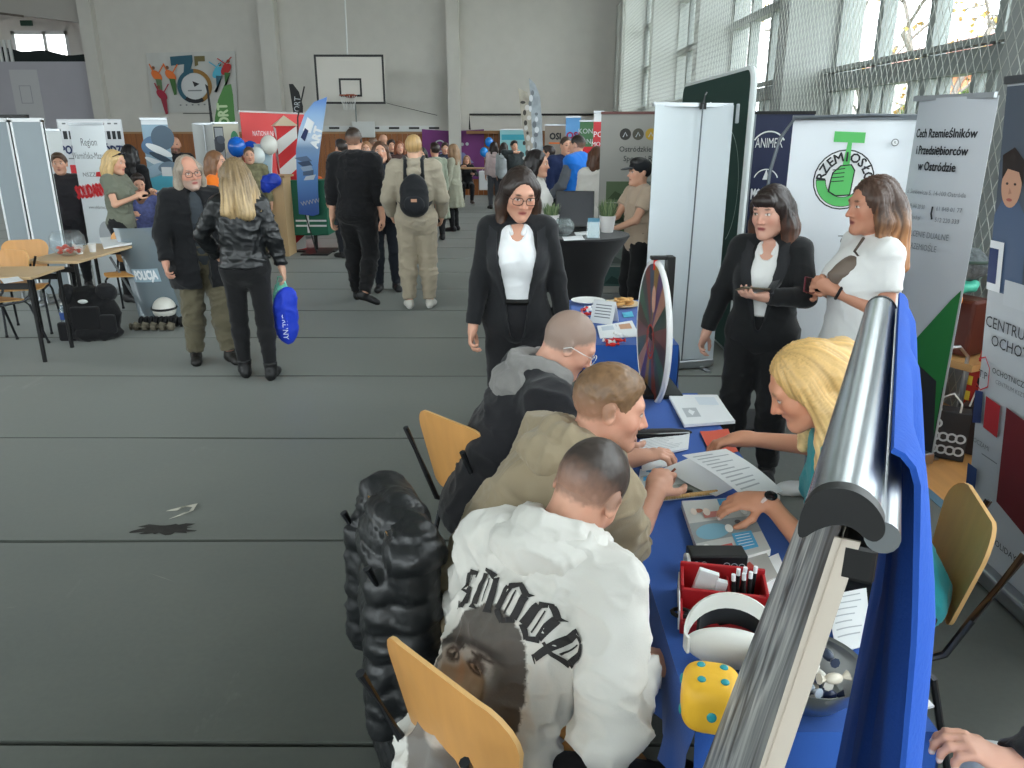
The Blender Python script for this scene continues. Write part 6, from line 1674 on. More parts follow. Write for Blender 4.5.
def c_(s, W, H):
    s.rect(0, H-.78, W, H-.07, ink((150, 178, 196)))
    for (x, y, rx, ry, c, ro) in ((.3, .34, .16, .12, (92, 122, 156), .3), (.75, .24, .17, .16, (86, 104, 120), .2), (.55, .4, .2, .05, (232, 236, 238), -.4), (.6, .5, .18, .04, (60, 76, 92), -.4), (.5, .58, .22, .04, (226, 232, 236), -.4), (.3, .66, .2, .07, (170, 196, 214), .4), (.8, .62, .14, .07, (120, 140, 158), .2)): s.disc(W*x, H-y, rx, ink(c), ry, rot=ro)
    s.poly([(0, H-.78), (W, H-.68), (W, 0), (0, 0)], ink((96, 190, 214))); s.rect(W*.55, H-.74, W*.95, H-.62, W_); lines(s, W*.15, H-.95, W*.7, 8, .075, W_, .02, 4)
l, r = PY(135, 119, 10.9), PY(163, 119, 10.9)
banner('roll-up with a blue photo of gloved hands above a cyan text field', (l.x+.05, 10.95), (r.x+.05, 10.9), l.z, c_, face=(228, 234, 238))
l, r = PY(185, 124, 11.2), PY(207, 124, 11.2)
t = banner('narrow grey roll-up seen from behind with a vertical pole', (r.x+.1, 11.2), (l.x+.1, 11.25), l.z, None, face=(172, 174, 172), curl=.05)
b = MB(); b.cyl((0, -.03, .08), (0, -.03, l.z), .008, M_alu); b.build('support_pole', t)
def c_(s, W, H):
    s.rect(.03, H-.62, W*.42, H-.06, ink((60, 64, 66))); s.rect(.05, H-.6, W*.4, H-.08, ink((170, 176, 180))); s.disc(W*.22, H-.36, .1, ink((70, 76, 86)), .14); s.disc(W*.3, H-.28, .07, ink((90, 98, 110)))
    s.disc(W*.82, H-.3, .075, ink((70, 150, 110)), .17); s.rect(W*.7, H-.46, W*.95, H-.4, BR); s.disc(W*.6, H-.55, .08, LG)
l, r = PY(211, 123, 14.3), PY(238, 123, 14.3)
banner('cream banner with a small photo and a green leaf behind the blue balloon', (l.x, 14.3), (r.x, 14.3), l.z, c_, face=(212, 210, 190))
def c_(s, W, H):
    s.text('NATIONALNE TKAC', W*.36, H-.34, .115, W_, sx=.8); s.text('NA GRANICY', W*.36, H-.46, .06, ink((230, 160, 160)))
    cx, cy = W*.82, H-.5; rr_ = ink((232, 150, 152))
    s.ring(cx, cy, .15, .165, rr_); s.ring(cx, cy, .09, .1, rr_)
    for k in range(8):
        a = math.pi/4*k; s.line([(cx+.1*math.cos(a), cy+.1*math.sin(a)), (cx+.21*math.cos(a), cy+.21*math.sin(a))], .016, rr_)
    s.poly([(cx-.04, cy+.18), (cx+.04, cy+.18), (cx, cy+.3)], rr_)
l, r = PY(233, 108, 13.1), PY(304, 117, 14.9)
banner('large red banner with white lettering and a pale round crest', (l.x+.1, 13.1), (r.x+.1, 14.9), (l.z+r.z)/2, c_, face=(206, 58, 60), rail=M_alu)
# grey display panels near the left edge
for (x0, x1, Y, lb) in ((-14, 9, 8.9, 'grey display panel cut off by the left picture edge'), (11, 43, 8.7, 'grey display panel with white edges behind the sweets bowl')):
    l, r = PY(x0, 122, Y), PY(x1, 122, Y)
    t = thing('exhibition_board', lb, 'panel', ((l.x+r.x)/2, Y, 0), 0, 'grey display panels')
    w = (r.x-l.x)/2
    b = MB(); b.box((-w, -.012, .12), (w, .012, l.z), mat((148, 158, 164), .6, noise=(2, .03))); b.build('board', t, smooth=0)
    b = MB()
    for q in (-w, w-.02): b.box((q, -.02, .12), (q+.02, .02, l.z+.02), W_)
    b.box((-w, -.02, l.z), (w, .02, l.z+.04), W_); b.build('edge_profile', t, smooth=0)
    for q in (-1, 1):
        b = MB(); b.cyl((q*(w-.03), 0, 0), (q*(w-.03), 0, .14), .02, M_alu); b.box((q*(w-.03)-.03, -.2, 0), (q*(w-.03)+.03, .2, .015), M_alu); b.build('foot', t)
    if x0 > 0:
        b = MB(); b.box((-w-.1, -.03, l.z+.04), (w*.1, .03, l.z+.075), M_black); b.build('clip_bar', t, smooth=0)
# feather flags
def feather(label, name, pxs, Y, m, art=None, thick=.012, rzoff=0):
    """Sail-shaped flag: pxs is its outline in the plane at distance Y."""
    P = [PY(x, y, Y) for x, y in pxs]; cx = min(p.x for p in P)
    base = V((P[0].x, Y, 0))
    t = thing(name, label, 'flag', base)
    poly = [(p.x-base.x, p.z) for p in P]
    b = MB(); b.prism(poly, (0, -thick/2, 0), (1, 0, 0), (0, 0, 1), (0, 1, 0), thick, m)
    if art: art(Sheet(b, flat((0, -thick/2, 0), (1, 0, 0), (0, 0, 1), (0, -1, 0))), poly)
    b.build('sail', t, smooth=0)
    return t, poly
def grad_mat(stops, z0, z1):
    m = bpy.data.materials.new('print'); m.use_nodes = True; nt = m.node_tree; b_ = nt.nodes['Principled BSDF']
    tc = nt.nodes.new('ShaderNodeTexCoord'); sp = nt.nodes.new('ShaderNodeSeparateXYZ'); nt.links.new(tc.outputs['Object'], sp.inputs[0])
    n = nt.nodes.new('ShaderNodeTexNoise'); n.inputs['Scale'].default_value = 3; nt.links.new(tc.outputs['Object'], n.inputs['Vector'])
    mr = nt.nodes.new('ShaderNodeMapRange'); mr.inputs['From Min'].default_value = z0; mr.inputs['From Max'].default_value = z1; nt.links.new(sp.outputs['Z'], mr.inputs['Value'])
    r = nt.nodes.new('ShaderNodeValToRGB'); nt.links.new(mr.outputs['Result'], r.inputs['Fac'])
    el = r.color_ramp.elements; el[0].position, el[0].color = stops[0][0], (*lin(stops[0][1]), 1); el[1].position, el[1].color = stops[-1][0], (*lin(stops[-1][1]), 1)
    for p_, c in stops[1:-1]: e = el.new(p_); e.color = (*lin(c), 1)
    nt.links.new(r.outputs['Color'], b_.inputs['Base Color']); b_.inputs['Roughness'].default_value = .6
    return m
YF = 12.6
t, poly = feather('tall blue and white feather flag lettered ART beside the border post', 'feather_flag', [(313, 216), (299, 214), (297, 180), (296, 150), (299, 130), (305, 113), (314, 102), (327, 97), (325, 112), (321, 140), (318, 165), (318, 190), (319, 214)], YF,
    grad_mat([(0, (46, 84, 170)), (.3, (96, 146, 210)), (.5, (120, 150, 186)), (.56, (190, 208, 228)), (.72, (150, 186, 226)), (.85, (66, 118, 200)), (1, (60, 104, 190))], .55, 2.75))
b = MB(); s = Sheet(b, flat((0, -.008, 0), (1, 0, 0), (0, 0, 1), (0, -1, 0)))
q = PY(312, 132, YF); ox = q.x-t.location.x
s.text('ART', ox+.07, q.z-.08, .17, W_, rot=1.25, bold=.01); s.poly([(ox-.14, q.z+.02), (ox-.05, q.z+.22), (ox+.05, q.z+.14), (ox-.02, q.z-.02)], W_); s.poly([(ox-.18, q.z-.08), (ox-.1, q.z+.06), (ox-.05, q.z+.02), (ox-.12, q.z-.14)], NV)
for k in range(5):
    zz = 1.5-.07*k; s.poly([(-.22+.04*k, zz), (-.02+.03*k, zz+.03), (.06, zz-.05), (-.1, zz-.06)], ink(((90, 110, 140), (60, 76, 104), (150, 170, 196), (80, 100, 130), (200, 210, 220))[k]))
s.text('WWW', -.02, .82, .1, LG, rot=.2); b.build('print', t, smooth=0)
b = MB(); b.tube([(.02, .0, 0), (-.12, .012, .6), (-.17, .012, 1.4), (-.12, .012, 2.1), (0.02, .012, 2.55)], .012, M_black); b.box((-.2, -.2, 0), (.24, .2, .02), M_black); b.build('pole', t)
t, poly = feather('black feather flag behind the red banner', 'feather_flag', [(299, 160), (296, 130), (292, 104), (289, 84), (293, 84), (299, 92), (303, 106), (303, 135), (303, 160)], 18.5, ink((26, 26, 28)))
b = MB(); s = Sheet(b, flat((0, -.008, 0), (1, 0, 0), (0, 0, 1), (0, -1, 0))); q = PY(297.5, 108, 18.5); s.text('SPORT', q.x-t.location.x, q.z, .2, LG, rot=1.45, sx=.8); b.build('print', t, smooth=0)
b = MB(); b.cyl((0, .02, 0), (0, .02, 1.8), .015, M_black); b.box((-.2, -.2, 0), (.2, .2, .02), M_black); b.build('pole', t)
t, poly = feather('green feather flag lettered SPORT before the anniversary sheet', 'feather_flag', [(228, 150), (214, 150), (215, 118), (218, 100), (224, 86), (231, 84), (233, 95), (235, 120), (235, 150)], 17.0, ink((62, 112, 52)))
b = MB(); s = Sheet(b, flat((0, -.008, 0), (1, 0, 0), (0, 0, 1), (0, -1, 0))); q = PY(224, 114, 17.0); s.text('SPORT', q.x-t.location.x, q.z-.12, .3, ink((170, 190, 150)), rot=1.6, sx=.75, bold=.012); b.build('print', t, smooth=0)
b = MB(); b.cyl((-.05, .02, 0), (-.05, .02, 1.9), .015, M_black); b.box((-.2, -.2, 0), (.2, .2, .02), M_black); b.build('pole', t)
t, poly = feather('dark thin feather flag pole sleeve before the anniversary sheet', 'feather_flag', [(212, 150), (210, 118), (207, 92), (205, 84), (208, 86), (210, 100), (213, 122), (215, 150)], 17.6, ink((28, 28, 30)))
b = MB(); b.cyl((0, .02, 0), (0, .02, 1.9), .015, M_black); b.box((-.2, -.2, 0), (.2, .2, .02), M_black); b.build('pole', t)
for (lb, px, Y, cols) in (('narrow grey and white feather flag with a mottled print', [(533, 150), (526, 150), (521, 115), (518, 88), (527, 92), (532, 105), (534, 125)], 15.2, ((170, 164, 150), (70, 66, 62), (206, 204, 200))), ('tall pale grey feather flag beside the mottled one', [(540, 152), (533, 152), (531, 110), (529, 78), (535, 84), (540, 96), (542, 120), (543, 152)], 14.8, ((156, 164, 170), (110, 116, 122), (210, 214, 218)))):
    m = mat(cols[0], .6, noise=(5, .35)); t, poly = feather(lb, 'feather_flag', px, Y, m)
    b = MB(); s = Sheet(b, flat((0, -.008, 0), (1, 0, 0), (0, 0, 1), (0, -1, 0))); r = random.Random(len(lb))
    zt = max(z for x, z in poly)
    for k in range(14):
        z = zt-.25-k*.09; s.disc(-.09+r.uniform(-.06, .06)-.004*(14-k), z, r.uniform(.02, .05), ink(cols[1+k % 2]), r.uniform(.02, .06)); s.k -= 1
    b.build('print', t, smooth=0)
    b = MB(); b.cyl((-.02, .02, 0), (-.02, .02, 1.9), .014, M_black); b.box((-.2, -.2, 0), (.2, .2, .02), M_black); b.build('pole', t)
# purple cloth and turquoise display in the far corner
t = thing('wall_cloth', 'purple cloth with a white swirl hung on the wooden dado', 'cloth', (0, YB-.12, 0))
b = MB(); p0, p1 = PY(422, 133, YB-.12), PY(484, 135, YB-.12)
b.grid(lambda u, v: (p0.x+(p1.x-p0.x)*u, .03*math.sin(u*15+2*v)*(.4+v), 2.0-1.5*v-.12*math.sin(u*math.pi)*(1-v)*.4), 30, 8, mat((118, 58, 118), .7, noise=(1.2, .25)), .004)
s = Sheet(b, lambda x, y, h: V((p0.x+x, -.06-h, y)))
s.ring(.55, 1.5, .14, .18, LG, 20, 300); s.ring(.75, 1.45, .1, .13, LG, 90, 360); s.poly([(.2, 1.1), (.7, 1.35), (1.3, 1.3), (1.6, 1.0), (1.1, .9), (.5, .8)], ink((126, 132, 176))); s.disc(1.25, 1.55, .05, LG); s.disc(1.4, 1.56, .05, LG); s.line([(1.1, 1.75), (1.2, 1.6)], .03, LG)
b.build('fabric', t, smooth=60)
t = banner('turquoise display board on the end wall near the corner', fxy(500, 137, YB-.5), fxy(530, 137, YB-.5), 1.98, lambda s, W, H: (s.rect(.05, H-.3, W-.05, H-.14, ink((70, 170, 190)))), face=(150, 206, 212), name='display_board', cat='display', feet=False)
# anniversary sheet on the end wall
t = thing('wall_sheet', 'white sheet with a colourful number and dancing figures on the end wall', 'sheet', (0, YB-.04, 0))
b = MB(); c = [PY(x, y, YB-.04) for x, y in ((146, 53), (235, 51), (238, 111), (153, 113))]
def bil(u, v): 
    a = c[3].lerp(c[2], u); e = c[0].lerp(c[1], u); return a.lerp(e, v)
b.grid(lambda u, v: (bil(u, v).x, -.01+.012*math.sin(u*30)*(v > .0), bil(u, v).z), 24, 6, mat((196, 196, 192), .7), .004)
Wd, Hd = c[2].x-c[3].x, c[0].z-c[3].z
s = Sheet(b, lambda x, y, h: V((bil(x, y).x, -.03-h*4, bil(x, y).z)), .0006)
T1, T2, OL = ink((44, 92, 110)), ink((150, 110, 50)), ink((110, 100, 60))
s.poly([(.27, .93), (.52, .95), (.52, .84), (.46, .6), (.40, .6), (.42, .80), (.27, .78)], T1)
s.poly([(.54, .93), (.66, .93), (.66, .84), (.58, .84), (.58, .78), (.54, .76)], OL)
for (r0, r1, c_, a0, a1) in ((.155, .2, T1, 90, 250), (.155, .2, T2, -70, 90), (.15, .195, K_, 230, 300)):
    vs = []; fs = []; n = 20
    for i in range(n+1):
        a = math.radians(a0+(a1-a0)*i/n)
        for rr_ in (r0, r1): vs.append((.52+rr_*math.cos(a), .43+rr_*1.45*math.sin(a)))
    s.put(vs, [(2*i, 2*i+1, 2*i+3, 2*i+2) for i in range(n)], c_)
s.disc(.52, .43, .15, ink((206, 208, 208)), .22); s.poly([(.5, .52), (.58, .47), (.52, .42)], K_); s.rect(.44, .35, .6, .37, GR)
for (x, y, c1, c2, fl) in ((.1, .62, OR, MG, 1), (.26, .62, OR, ink((60, 104, 50)), 1), (.14, .3, ink((160, 36, 60)), ink((150, 40, 60)), 1), (.8, .65, CY, T1, -1), (.9, .7, ink((180, 40, 40)), ink((60, 104, 50)), -1)):
    s.disc(x, y, .05, c1, .1, rot=.4*fl); s.disc(x-.03*fl, y+.13, .02, BR, .03); s.poly([(x-.02, y-.05), (x+.05, y-.06), (x+.05*fl, y-.32), (x+.02*fl, y-.33)], c2); s.line([(x-.03, y+.05), (x-.07*fl, y+.2)], .015, c1); s.line([(x+.03, y+.05), (x+.09*fl, y+.18)], .015, c1)
for k in range(5): s.disc(.35+.07*k, .12, .012, GR); s.k -= 1
b.build('fabric', t, smooth=60)
b = MB(); b.box((c[0].x+.9, -.02, c[3].z-.02), (c[1].x-.9, .0, c[3].z), M_black); b.build('bottom_rod', t, smooth=0)
# ================================================================ things on the tables
M_paper = mat((232, 234, 236), .7)
M_pap2 = mat((222, 224, 224), .7)
M_txt = ink((178, 182, 188))
def quadmap(c, z, lift=0.0):
    """Pixel corners (far-left, far-right, near-right, near-left) on a table top -> function of (u,v), v=1 far."""
    P = [G(x, y, z) for x, y in c]
    def fn(u, v): return (P[3].lerp(P[2], u)).lerp(P[0].lerp(P[1], u), v)
    return fn
def paper(label, c, z=TZ+.002, m=None, th=.0015, art=None, name='paper_sheet', cat='paper', wav=.002, group=None, seed=0, parts=True):
    fn = quadmap(c, z); o = fn(.5, .5); t = thing(name, label, cat, (o.x, o.y, z), 0, group)
    m = m or M_paper
    b = MB(); f = lambda u, v: fn(u, v)-o+V((0, 0, th+wav*(math.sin(u*5+seed)*math.sin(v*4+seed)+1)))
    b.grid(f, 8, 8, m, th)
    if art: art(Sheet(b, lambda x, y, h: f(x, y)+V((0, 0, h)), .0005))
    b.build('sheet', t, smooth=60); return t
def textlines(n=9, x0=.1, x1=.9, seed=1, m=None, title=True):
    def a(s):
        r = random.Random(seed)
        for k in range(n):
            y = .9-.8*k/n; s.rect(x0, y, x0+(x1-x0)*r.uniform(.55, 1), y+.022, m or M_txt, 4, 1); s.k -= 1
    return a
paper('white leaflet stack under a clear sleeve at the far end of the long table', [(668, 397), (717, 398), (735, 424), (684, 428)], th=.012, art=lambda s: (s.rect(.12, .2, .4, .5, LG), s.rect(.5, .6, .9, .9, ink((214, 222, 230)))), name='leaflet_stack', cat='leaflets')
t = thing('pencil_pouch', 'flat black pouch lying before the prize wheel foot', 'pouch', G(655, 436, TZ))
soft('pouch', [ell((0, 0, .012), (.15, .04, .014), Rz(6), k=.01)], fabric((26, 26, 28)), t, h=.006, amp=.003); b = MB(); b.tube([(-.13, -.03, .02), (.0, -.036, .024), (.13, -.012, .02)], .0025, M_steel); b.build('zip', t)
paper('printed form sheets in front of the man in the tan hoodie', [(640, 442), (690, 433), (688, 450), (632, 463)], th=.008, art=textlines(9, seed=4), name='form_stack', cat='paper')
paper('white envelope beside the printed forms', [(641, 462), (668, 458), (672, 466), (642, 472)], art=None, name='envelope', cat='envelope')
paper('blue and white leaflet at the hand of the writing man', [(640, 470), (662, 467), (660, 480), (638, 484)], m=ink((200, 214, 224)), art=lambda s: s.rect(.3, .2, .9, .8, ink((60, 150, 200))), name='leaflet', cat='leaflet')
paper('orange-red folder under the blonde woman\'s far hand', [(700, 432), (728, 430), (738, 452), (712, 458)], m=ink((222, 96, 72)), name='folder', cat='folder')
# photo tray with a woven rim
fn = quadmap([(640, 478), (702, 466), (716, 495), (640, 504)], TZ+.003); o = fn(.5, .5)
t = thing('photo_board', 'grey photo board with a woven straw edge on the blue cloth', 'board', o)
b = MB(); b.grid(lambda u, v: fn(u, v)-o+V((0, 0, .006)), 6, 6, ink((176, 180, 180)), .006)
s = Sheet(b, lambda x, y, h: fn(x, y)-o+V((0, 0, .006+h)), .0005); r = random.Random(3)
s.rect(0, .08, 1, .45, ink((130, 136, 130)), 4, 2)
for k in range(16): s.disc(r.uniform(.08, .92), r.uniform(.12, .5), r.uniform(.03, .08), ink(r.choice(((96, 104, 98), (70, 76, 72), (150, 156, 150), (112, 120, 112)))), r.uniform(.04, .09)); s.k -= 1
s.rect(.05, .78, .3, .95, ink((70, 150, 196))); b.build('photo', t)
b = MB(); m1 = mat((200, 160, 104), .7, noise=(30, .2))
for k in range(30):
    p = fn(k/29, .02)-o; b.ball(p+V((0, 0, .009)), (.008, .007, .008), m1, n=8, k=5)
b.build('woven_rim', t)
# sheet held by the blonde woman
h0, h1 = P_BLONDE.world(P_BLONDE.palm[1][0]), P_BLONDE.world(P_BLONDE.palm[0][0])
t = thing('held_sheet', 'white printed sheet held up between the hands of the blonde woman', 'paper', (.75, 2.25, TZ))
c = [V(G(682, 455, .83)), V(G(726, 447, .87)), V(G(783, 489, .80)), V(G(752, 504, .775))]; O = V(t.location)
def hs(u, v): return (c[0].lerp(c[1], v)).lerp(c[3].lerp(c[2], v), u)-O+V((0, 0, .012*math.sin(u*3.1)-.006*v))
b = MB(); b.grid(hs, 12, 8, M_paper, .0012); s = Sheet(b, lambda x, y, h: hs(x, y)+V((0, 0, h)), .0006); r = random.Random(8)
for k in range(11): s.rect(.08+.07*k, .12, .09+.07*k+.012, .12+.75*r.uniform(.5, 1), M_txt, 1, 5); s.k -= 1
b.build('sheet', t, smooth=60)
t = thing('loose_sheet', 'second white sheet drooping below the one the blonde woman holds', 'paper', (.68, 2.25, TZ))
c2 = [V(G(664, 468, .78)), V(G(694, 456, .815)), V(G(738, 486, .765)), V(G(716, 496, .755))]; O2 = V(t.location)
def hs2(u, v): return (c2[0].lerp(c2[1], v)).lerp(c2[3].lerp(c2[2], v), u)-O2+V((0, 0, -.008*math.sin(u*3.1)))
b = MB(); b.grid(hs2, 10, 6, M_pap2, .001); b.build('sheet', t, smooth=60)
t = thing('pen', 'brown pen in the writing man\'s hand', 'pen', P_TAN.world(P_TAN.palm[1][0]))
b = MB(); b.cyl((-.02, .0, -.02), (.055, .045, .03), .004, mat((120, 60, 44), .4)); b.build('barrel', t); b = MB(); b.cyl((-.02, 0, -.02), (-.028, -.005, -.026), .004, M_steel, r2=.001); b.build('tip', t)
# magazines
def mag_art(seed):
    def a(s):
        r = random.Random(seed)
        s.rect(.0, .0, 1, 1, ink((196, 198, 196)), 3, 3); s.rect(0, .32, 1, .62, ink((150, 156, 158)), 3, 2)
        s.disc(.3, .45, .25, ink((128, 178, 200)), .12); s.rect(.55, .08, .85, .36, ink((84, 170, 214)), 2, 2); s.rect(.2, .05, .5, .22, ink((206, 92, 88)), 2, 2)
        s.rect(.55, .8, .72, .98, ink((60, 140, 190))); s.rect(.25, .66, .62, .76, ink((188, 120, 112)))
        for k in range(9): s.disc(r.uniform(.1, .9), r.uniform(.2, .9), r.uniform(.03, .07), ink(r.choice(((220, 206, 196), (90, 80, 84), (170, 110, 90), (236, 236, 232)))), r.uniform(.03, .07)); s.k -= 1
        s.k += 1
        for k in range(5): s.rect(.58, .12+.045*k, .8, .13+.045*k, W_); s.k -= 1
    return a
paper('magazine pile with a collage cover next to the photo board', [(681, 507), (744, 503), (770, 556), (703, 575)], th=.02, art=mag_art(1), name='magazine_stack', cat='magazines', m=ink((226, 226, 222)), wav=.001)
paper('glossy brochure with a red figure between the magazine pile and the pens', [(722, 566), (764, 553), (778, 580), (738, 600)], th=.012, m=ink((170, 168, 164)), art=lambda s: (s.poly([(.3, .3), (.45, .7), (.55, .75), (.65, .4), (.5, .2)], ink((176, 70, 60))), s.rect(0, .1, .3, .9, ink((90, 150, 190)))), name='brochure', cat='brochure', wav=.001)
paper('small white leaflets fanned at the right edge of the cloth', [(752, 566), (778, 556), (792, 588), (764, 596)], th=.006, name='leaflet_fan', cat='leaflets', seed=3)
paper('white note sheet beside the red pen box', [(766, 598), (790, 588), (800, 622), (774, 628)], th=.003, art=textlines(4, seed=2), name='note_sheet', cat='paper')
paper('lined white sheet behind the steel bowl', [(826, 596), (866, 590), (872, 645), (836, 655)], th=.003, art=textlines(7, seed=6), name='lined_sheet', cat='paper')
paper('white card at the table corner by the gripping hand', [(892, 690), (918, 688), (934, 708), (905, 716)], th=.004, name='card', cat='card')
# pen box
def local_frame(t, px0, px1, z):
    a, b_ = G(*px0, z), G(*px1, z); d = (b_-a); d.z = 0; d.normalize(); return d, V((0, 0, 1)).cross(d)
a, e = G(679, 620, TZ), G(768, 630, TZ)
t = thing('desk_organiser', 'red desk organiser with pens, a white label and a strap in its tray', 'organiser', (a+e)/2, math.atan2(e.y-a.y, e.x-a.x))
w = (e-a).length/2; M_red = mat((170, 30, 36), .45)
b = MB()
b.box((-w, .035, 0), (w, .045, .065), M_red); b.box((-w, .125, 0), (w, .135, .085), M_red); b.box((-w, .035, 0), (-w+.008, .135, .075), M_red); b.box((w-.008, .035, 0), (w, .135, .075), M_red); b.box((-w, .035, 0), (w, .135, .006), M_red); b.box((.01, .045, 0), (.016, .125, .06), M_red)
b.build('pen_box', t, smooth=0, bevel=.002)
b = MB(); b.box((-w, -.05, 0), (w, .035, .006), M_red); b.box((-w, -.055, 0), (w, -.048, .03), M_red); b.box((-w, -.055, 0), (-w+.006, .035, .04), M_red); b.box((w-.006, -.055, 0), (w, .035, .04), M_red); b.build('front_tray', t, smooth=0, bevel=.002)
b = MB(); b.box((-w-.004, -.05, .008), (-w-.001, .12, .06), M_paper); s = Sheet(b, flat((-w-.004, 0, 0), (0, -1, 0), (0, 0, 1), (-1, 0, 0))); s.rect(-.1, .03, .03, .036, K_); b.build('label', t, smooth=0)
O = V(t.location); Rt = Matrix.Rotation(t.rotation_euler.z, 3, 'Z')
def at(x, y, z): return O+Rt@V((x, y, z))
for k in range(6):
    x = .028+.009*k; y = .07+.018*(k % 3)
    q = thing('marker_pen', 'black marker pen with a white end upright in the red organiser', 'pen', at(x, y, .007), 0, 'marker pens in the red organiser')
    b = MB(); b.cyl((0, 0, 0), (.006*(k % 3-1), .008*(k % 2), .075), .005, M_blackm); b.build('barrel', q)
    b = MB(); b.cyl((.006*(k % 3-1), .008*(k % 2), .075), (.007*(k % 3-1), .009*(k % 2), .092), .0052, M_paper); b.build('end_plug', q)
q = thing('card_pack', 'white card box leaning in the red organiser', 'box', at(-.05, .085, .008), t.rotation_euler.z); b = MB(); b.box((-.03, -.008, 0), (.02, .008, .085), M_pap2, R=Ry(14)); b.box((.022, -.012, 0), (.05, .006, .07), M_paper, R=Ry(10)); b.build('carton', q, smooth=0, bevel=.002)
q = thing('strap', 'black strap with a buckle lying in the red tray', 'strap', at(0, -.01, .008), t.rotation_euler.z); b = MB()
b.tube([(-.09, .0, .012), (-.05, .015, .03), (-.01, -.01, .014), (.05, .005, .022), (.1, .012, .016)], .009, M_blackm); b.build('webbing', q); b = MB(); b.tube([(-.1+.022*math.cos(a*.6), .0+.016*math.sin(a*.6), .02) for a in range(10)], .005, M_black); b.build('buckle', q)
q = thing('red_ribbon', 'small red ribbon end at the right of the organiser tray', 'ribbon', at(.11, .01, .03), t.rotation_euler.z); b = MB(); b.box((-.03, -.012, 0), (.04, .012, .012), mat((216, 48, 44), .5), R=Rz(14)); b.build('band', q, smooth=0, bevel=.003)
# patterned black box
a, e = G(697, 585, TZ), G(742, 583, TZ)
t = thing('pattern_box', 'black box with white doodles and a pale rounded end behind the pens', 'box', (a+e)/2+V((0, .05, 0)), 0)
b = MB(); b.box((-.075, -.03, 0), (.075, .03, .07), M_black); s = Sheet(b, flat((-.075, -.03, 0), (1, 0, 0), (0, 0, 1), (0, -1, 0))); r = random.Random(2)
for k in range(7): s.ring(.015+.02*k, .035+r.uniform(-.012, .012), .007, .009, LG); s.k -= 1
b.build('box', t, smooth=0, bevel=.004)
b = MB(); b.cyl((-.083, -.012, .035), (-.075, -.012, .035), .03, M_paper, n=18); b.build('end_cap', t)
# headset-like white band
q0 = G(733, 668, TZ)
t = thing('headset', 'white headset with a curved head strap and dark lining on the blue cloth', 'headset', q0+V((.0, .03, 0)), math.radians(-14))
M_ws = mat((222, 222, 216), .45); M_dk = mat((48, 50, 52), .7)
def arc(rx, rz, y, a0, a1, n=16): return [(rx*math.cos(math.radians(a0+(a1-a0)*i/n)), y, .05+rz*math.sin(math.radians(a0+(a1-a0)*i/n))) for i in range(n+1)]
P, Q = surface([ell((0, -.03, .05), (.1, .03, .048), k=.01), neg(ell((.01, .02, .055), (.075, .06, .035), k=.01))], .004, cuts=[((0, 0, .001), (0, 0, -1))]); mesh_np('visor', P, Q, [M_ws], t)
b = MB()
def band(u, v):
    a = math.radians(205-230*u); w = .022; return (.098*math.cos(a), -.02+.075*math.sin(max(0, a))*.9+(v-.5)*w*.3, .055+.065*max(0, math.sin(a))+(v-.5)*w*1.6)
b.grid(band, 24, 3, M_ws, .006); b.build('head_strap', t)
b = MB(); b.grid(lambda u, v: (.07*math.cos(math.pi*(1-u)), .03+.06*math.sin(math.pi*u), .03+.05*v), 16, 2, M_dk, .006); b.build('lining', t)
b = MB(); b.box((-.02, .0, .005), (.03, .045, .04), M_dk, R=Rz(20)); b.build('face_pad', t, smooth=0, bevel=.006)
b = MB(); b.box((.02, .02, .02), (.07, .035, .06), mat((170, 172, 172), .5), R=Ry(20)); b.build('clip', t, smooth=0, bevel=.004)
# die
q0 = G(714, 738, TZ)
t = thing('soft_die', 'big yellow rounded die with turquoise pips at the table end', 'die', q0+V((0, .045, 0)), math.radians(-12))
n = 22; hh = .058; b = MB(); M_y = mat((240, 186, 52), .5, bump=(60, .08))
vs = []; fs = []
for ax in range(3):
    for sg in (-1, 1):
        o = len(vs)
        for i in range(n+1):
            for j in range(n+1):
                p = [0, 0, 0]; p[ax] = sg; p[(ax+1) % 3] = (2*i/n-1)*sg; p[(ax+2) % 3] = 2*j/n-1
                x = V(p); l = (abs(x.x)**3.4+abs(x.y)**3.4+abs(x.z)**3.4)**(1/3.4); x = x/l; vs.append(x*hh+V((0, 0, hh)))
        for i in range(n):
            for j in range(n): a = o+i*(n+1)+j; fs.append((a, a+n+1, a+n+2, a+1))
b.add(vs, fs, M_y); b.build('body', t)
M_tq = mat((44, 152, 160), .45)
for c_, r_ in [((x, y, 2*hh-.001), (.0085, .0085, .004)) for x in (-.022, .022) for y in (-.022, .022)]+[((0, -hh+.001, hh), (.01, .004, .012)), ((-hh+.001, .02, hh+.02), (.004, .01, .01)), ((-hh+.001, -.02, hh-.02), (.004, .01, .01)), ((hh-.001, -.02, hh+.01), (.004, .01, .01))]:
    b = MB(); b.ball(c_, r_, M_tq); b.build('pip', t)
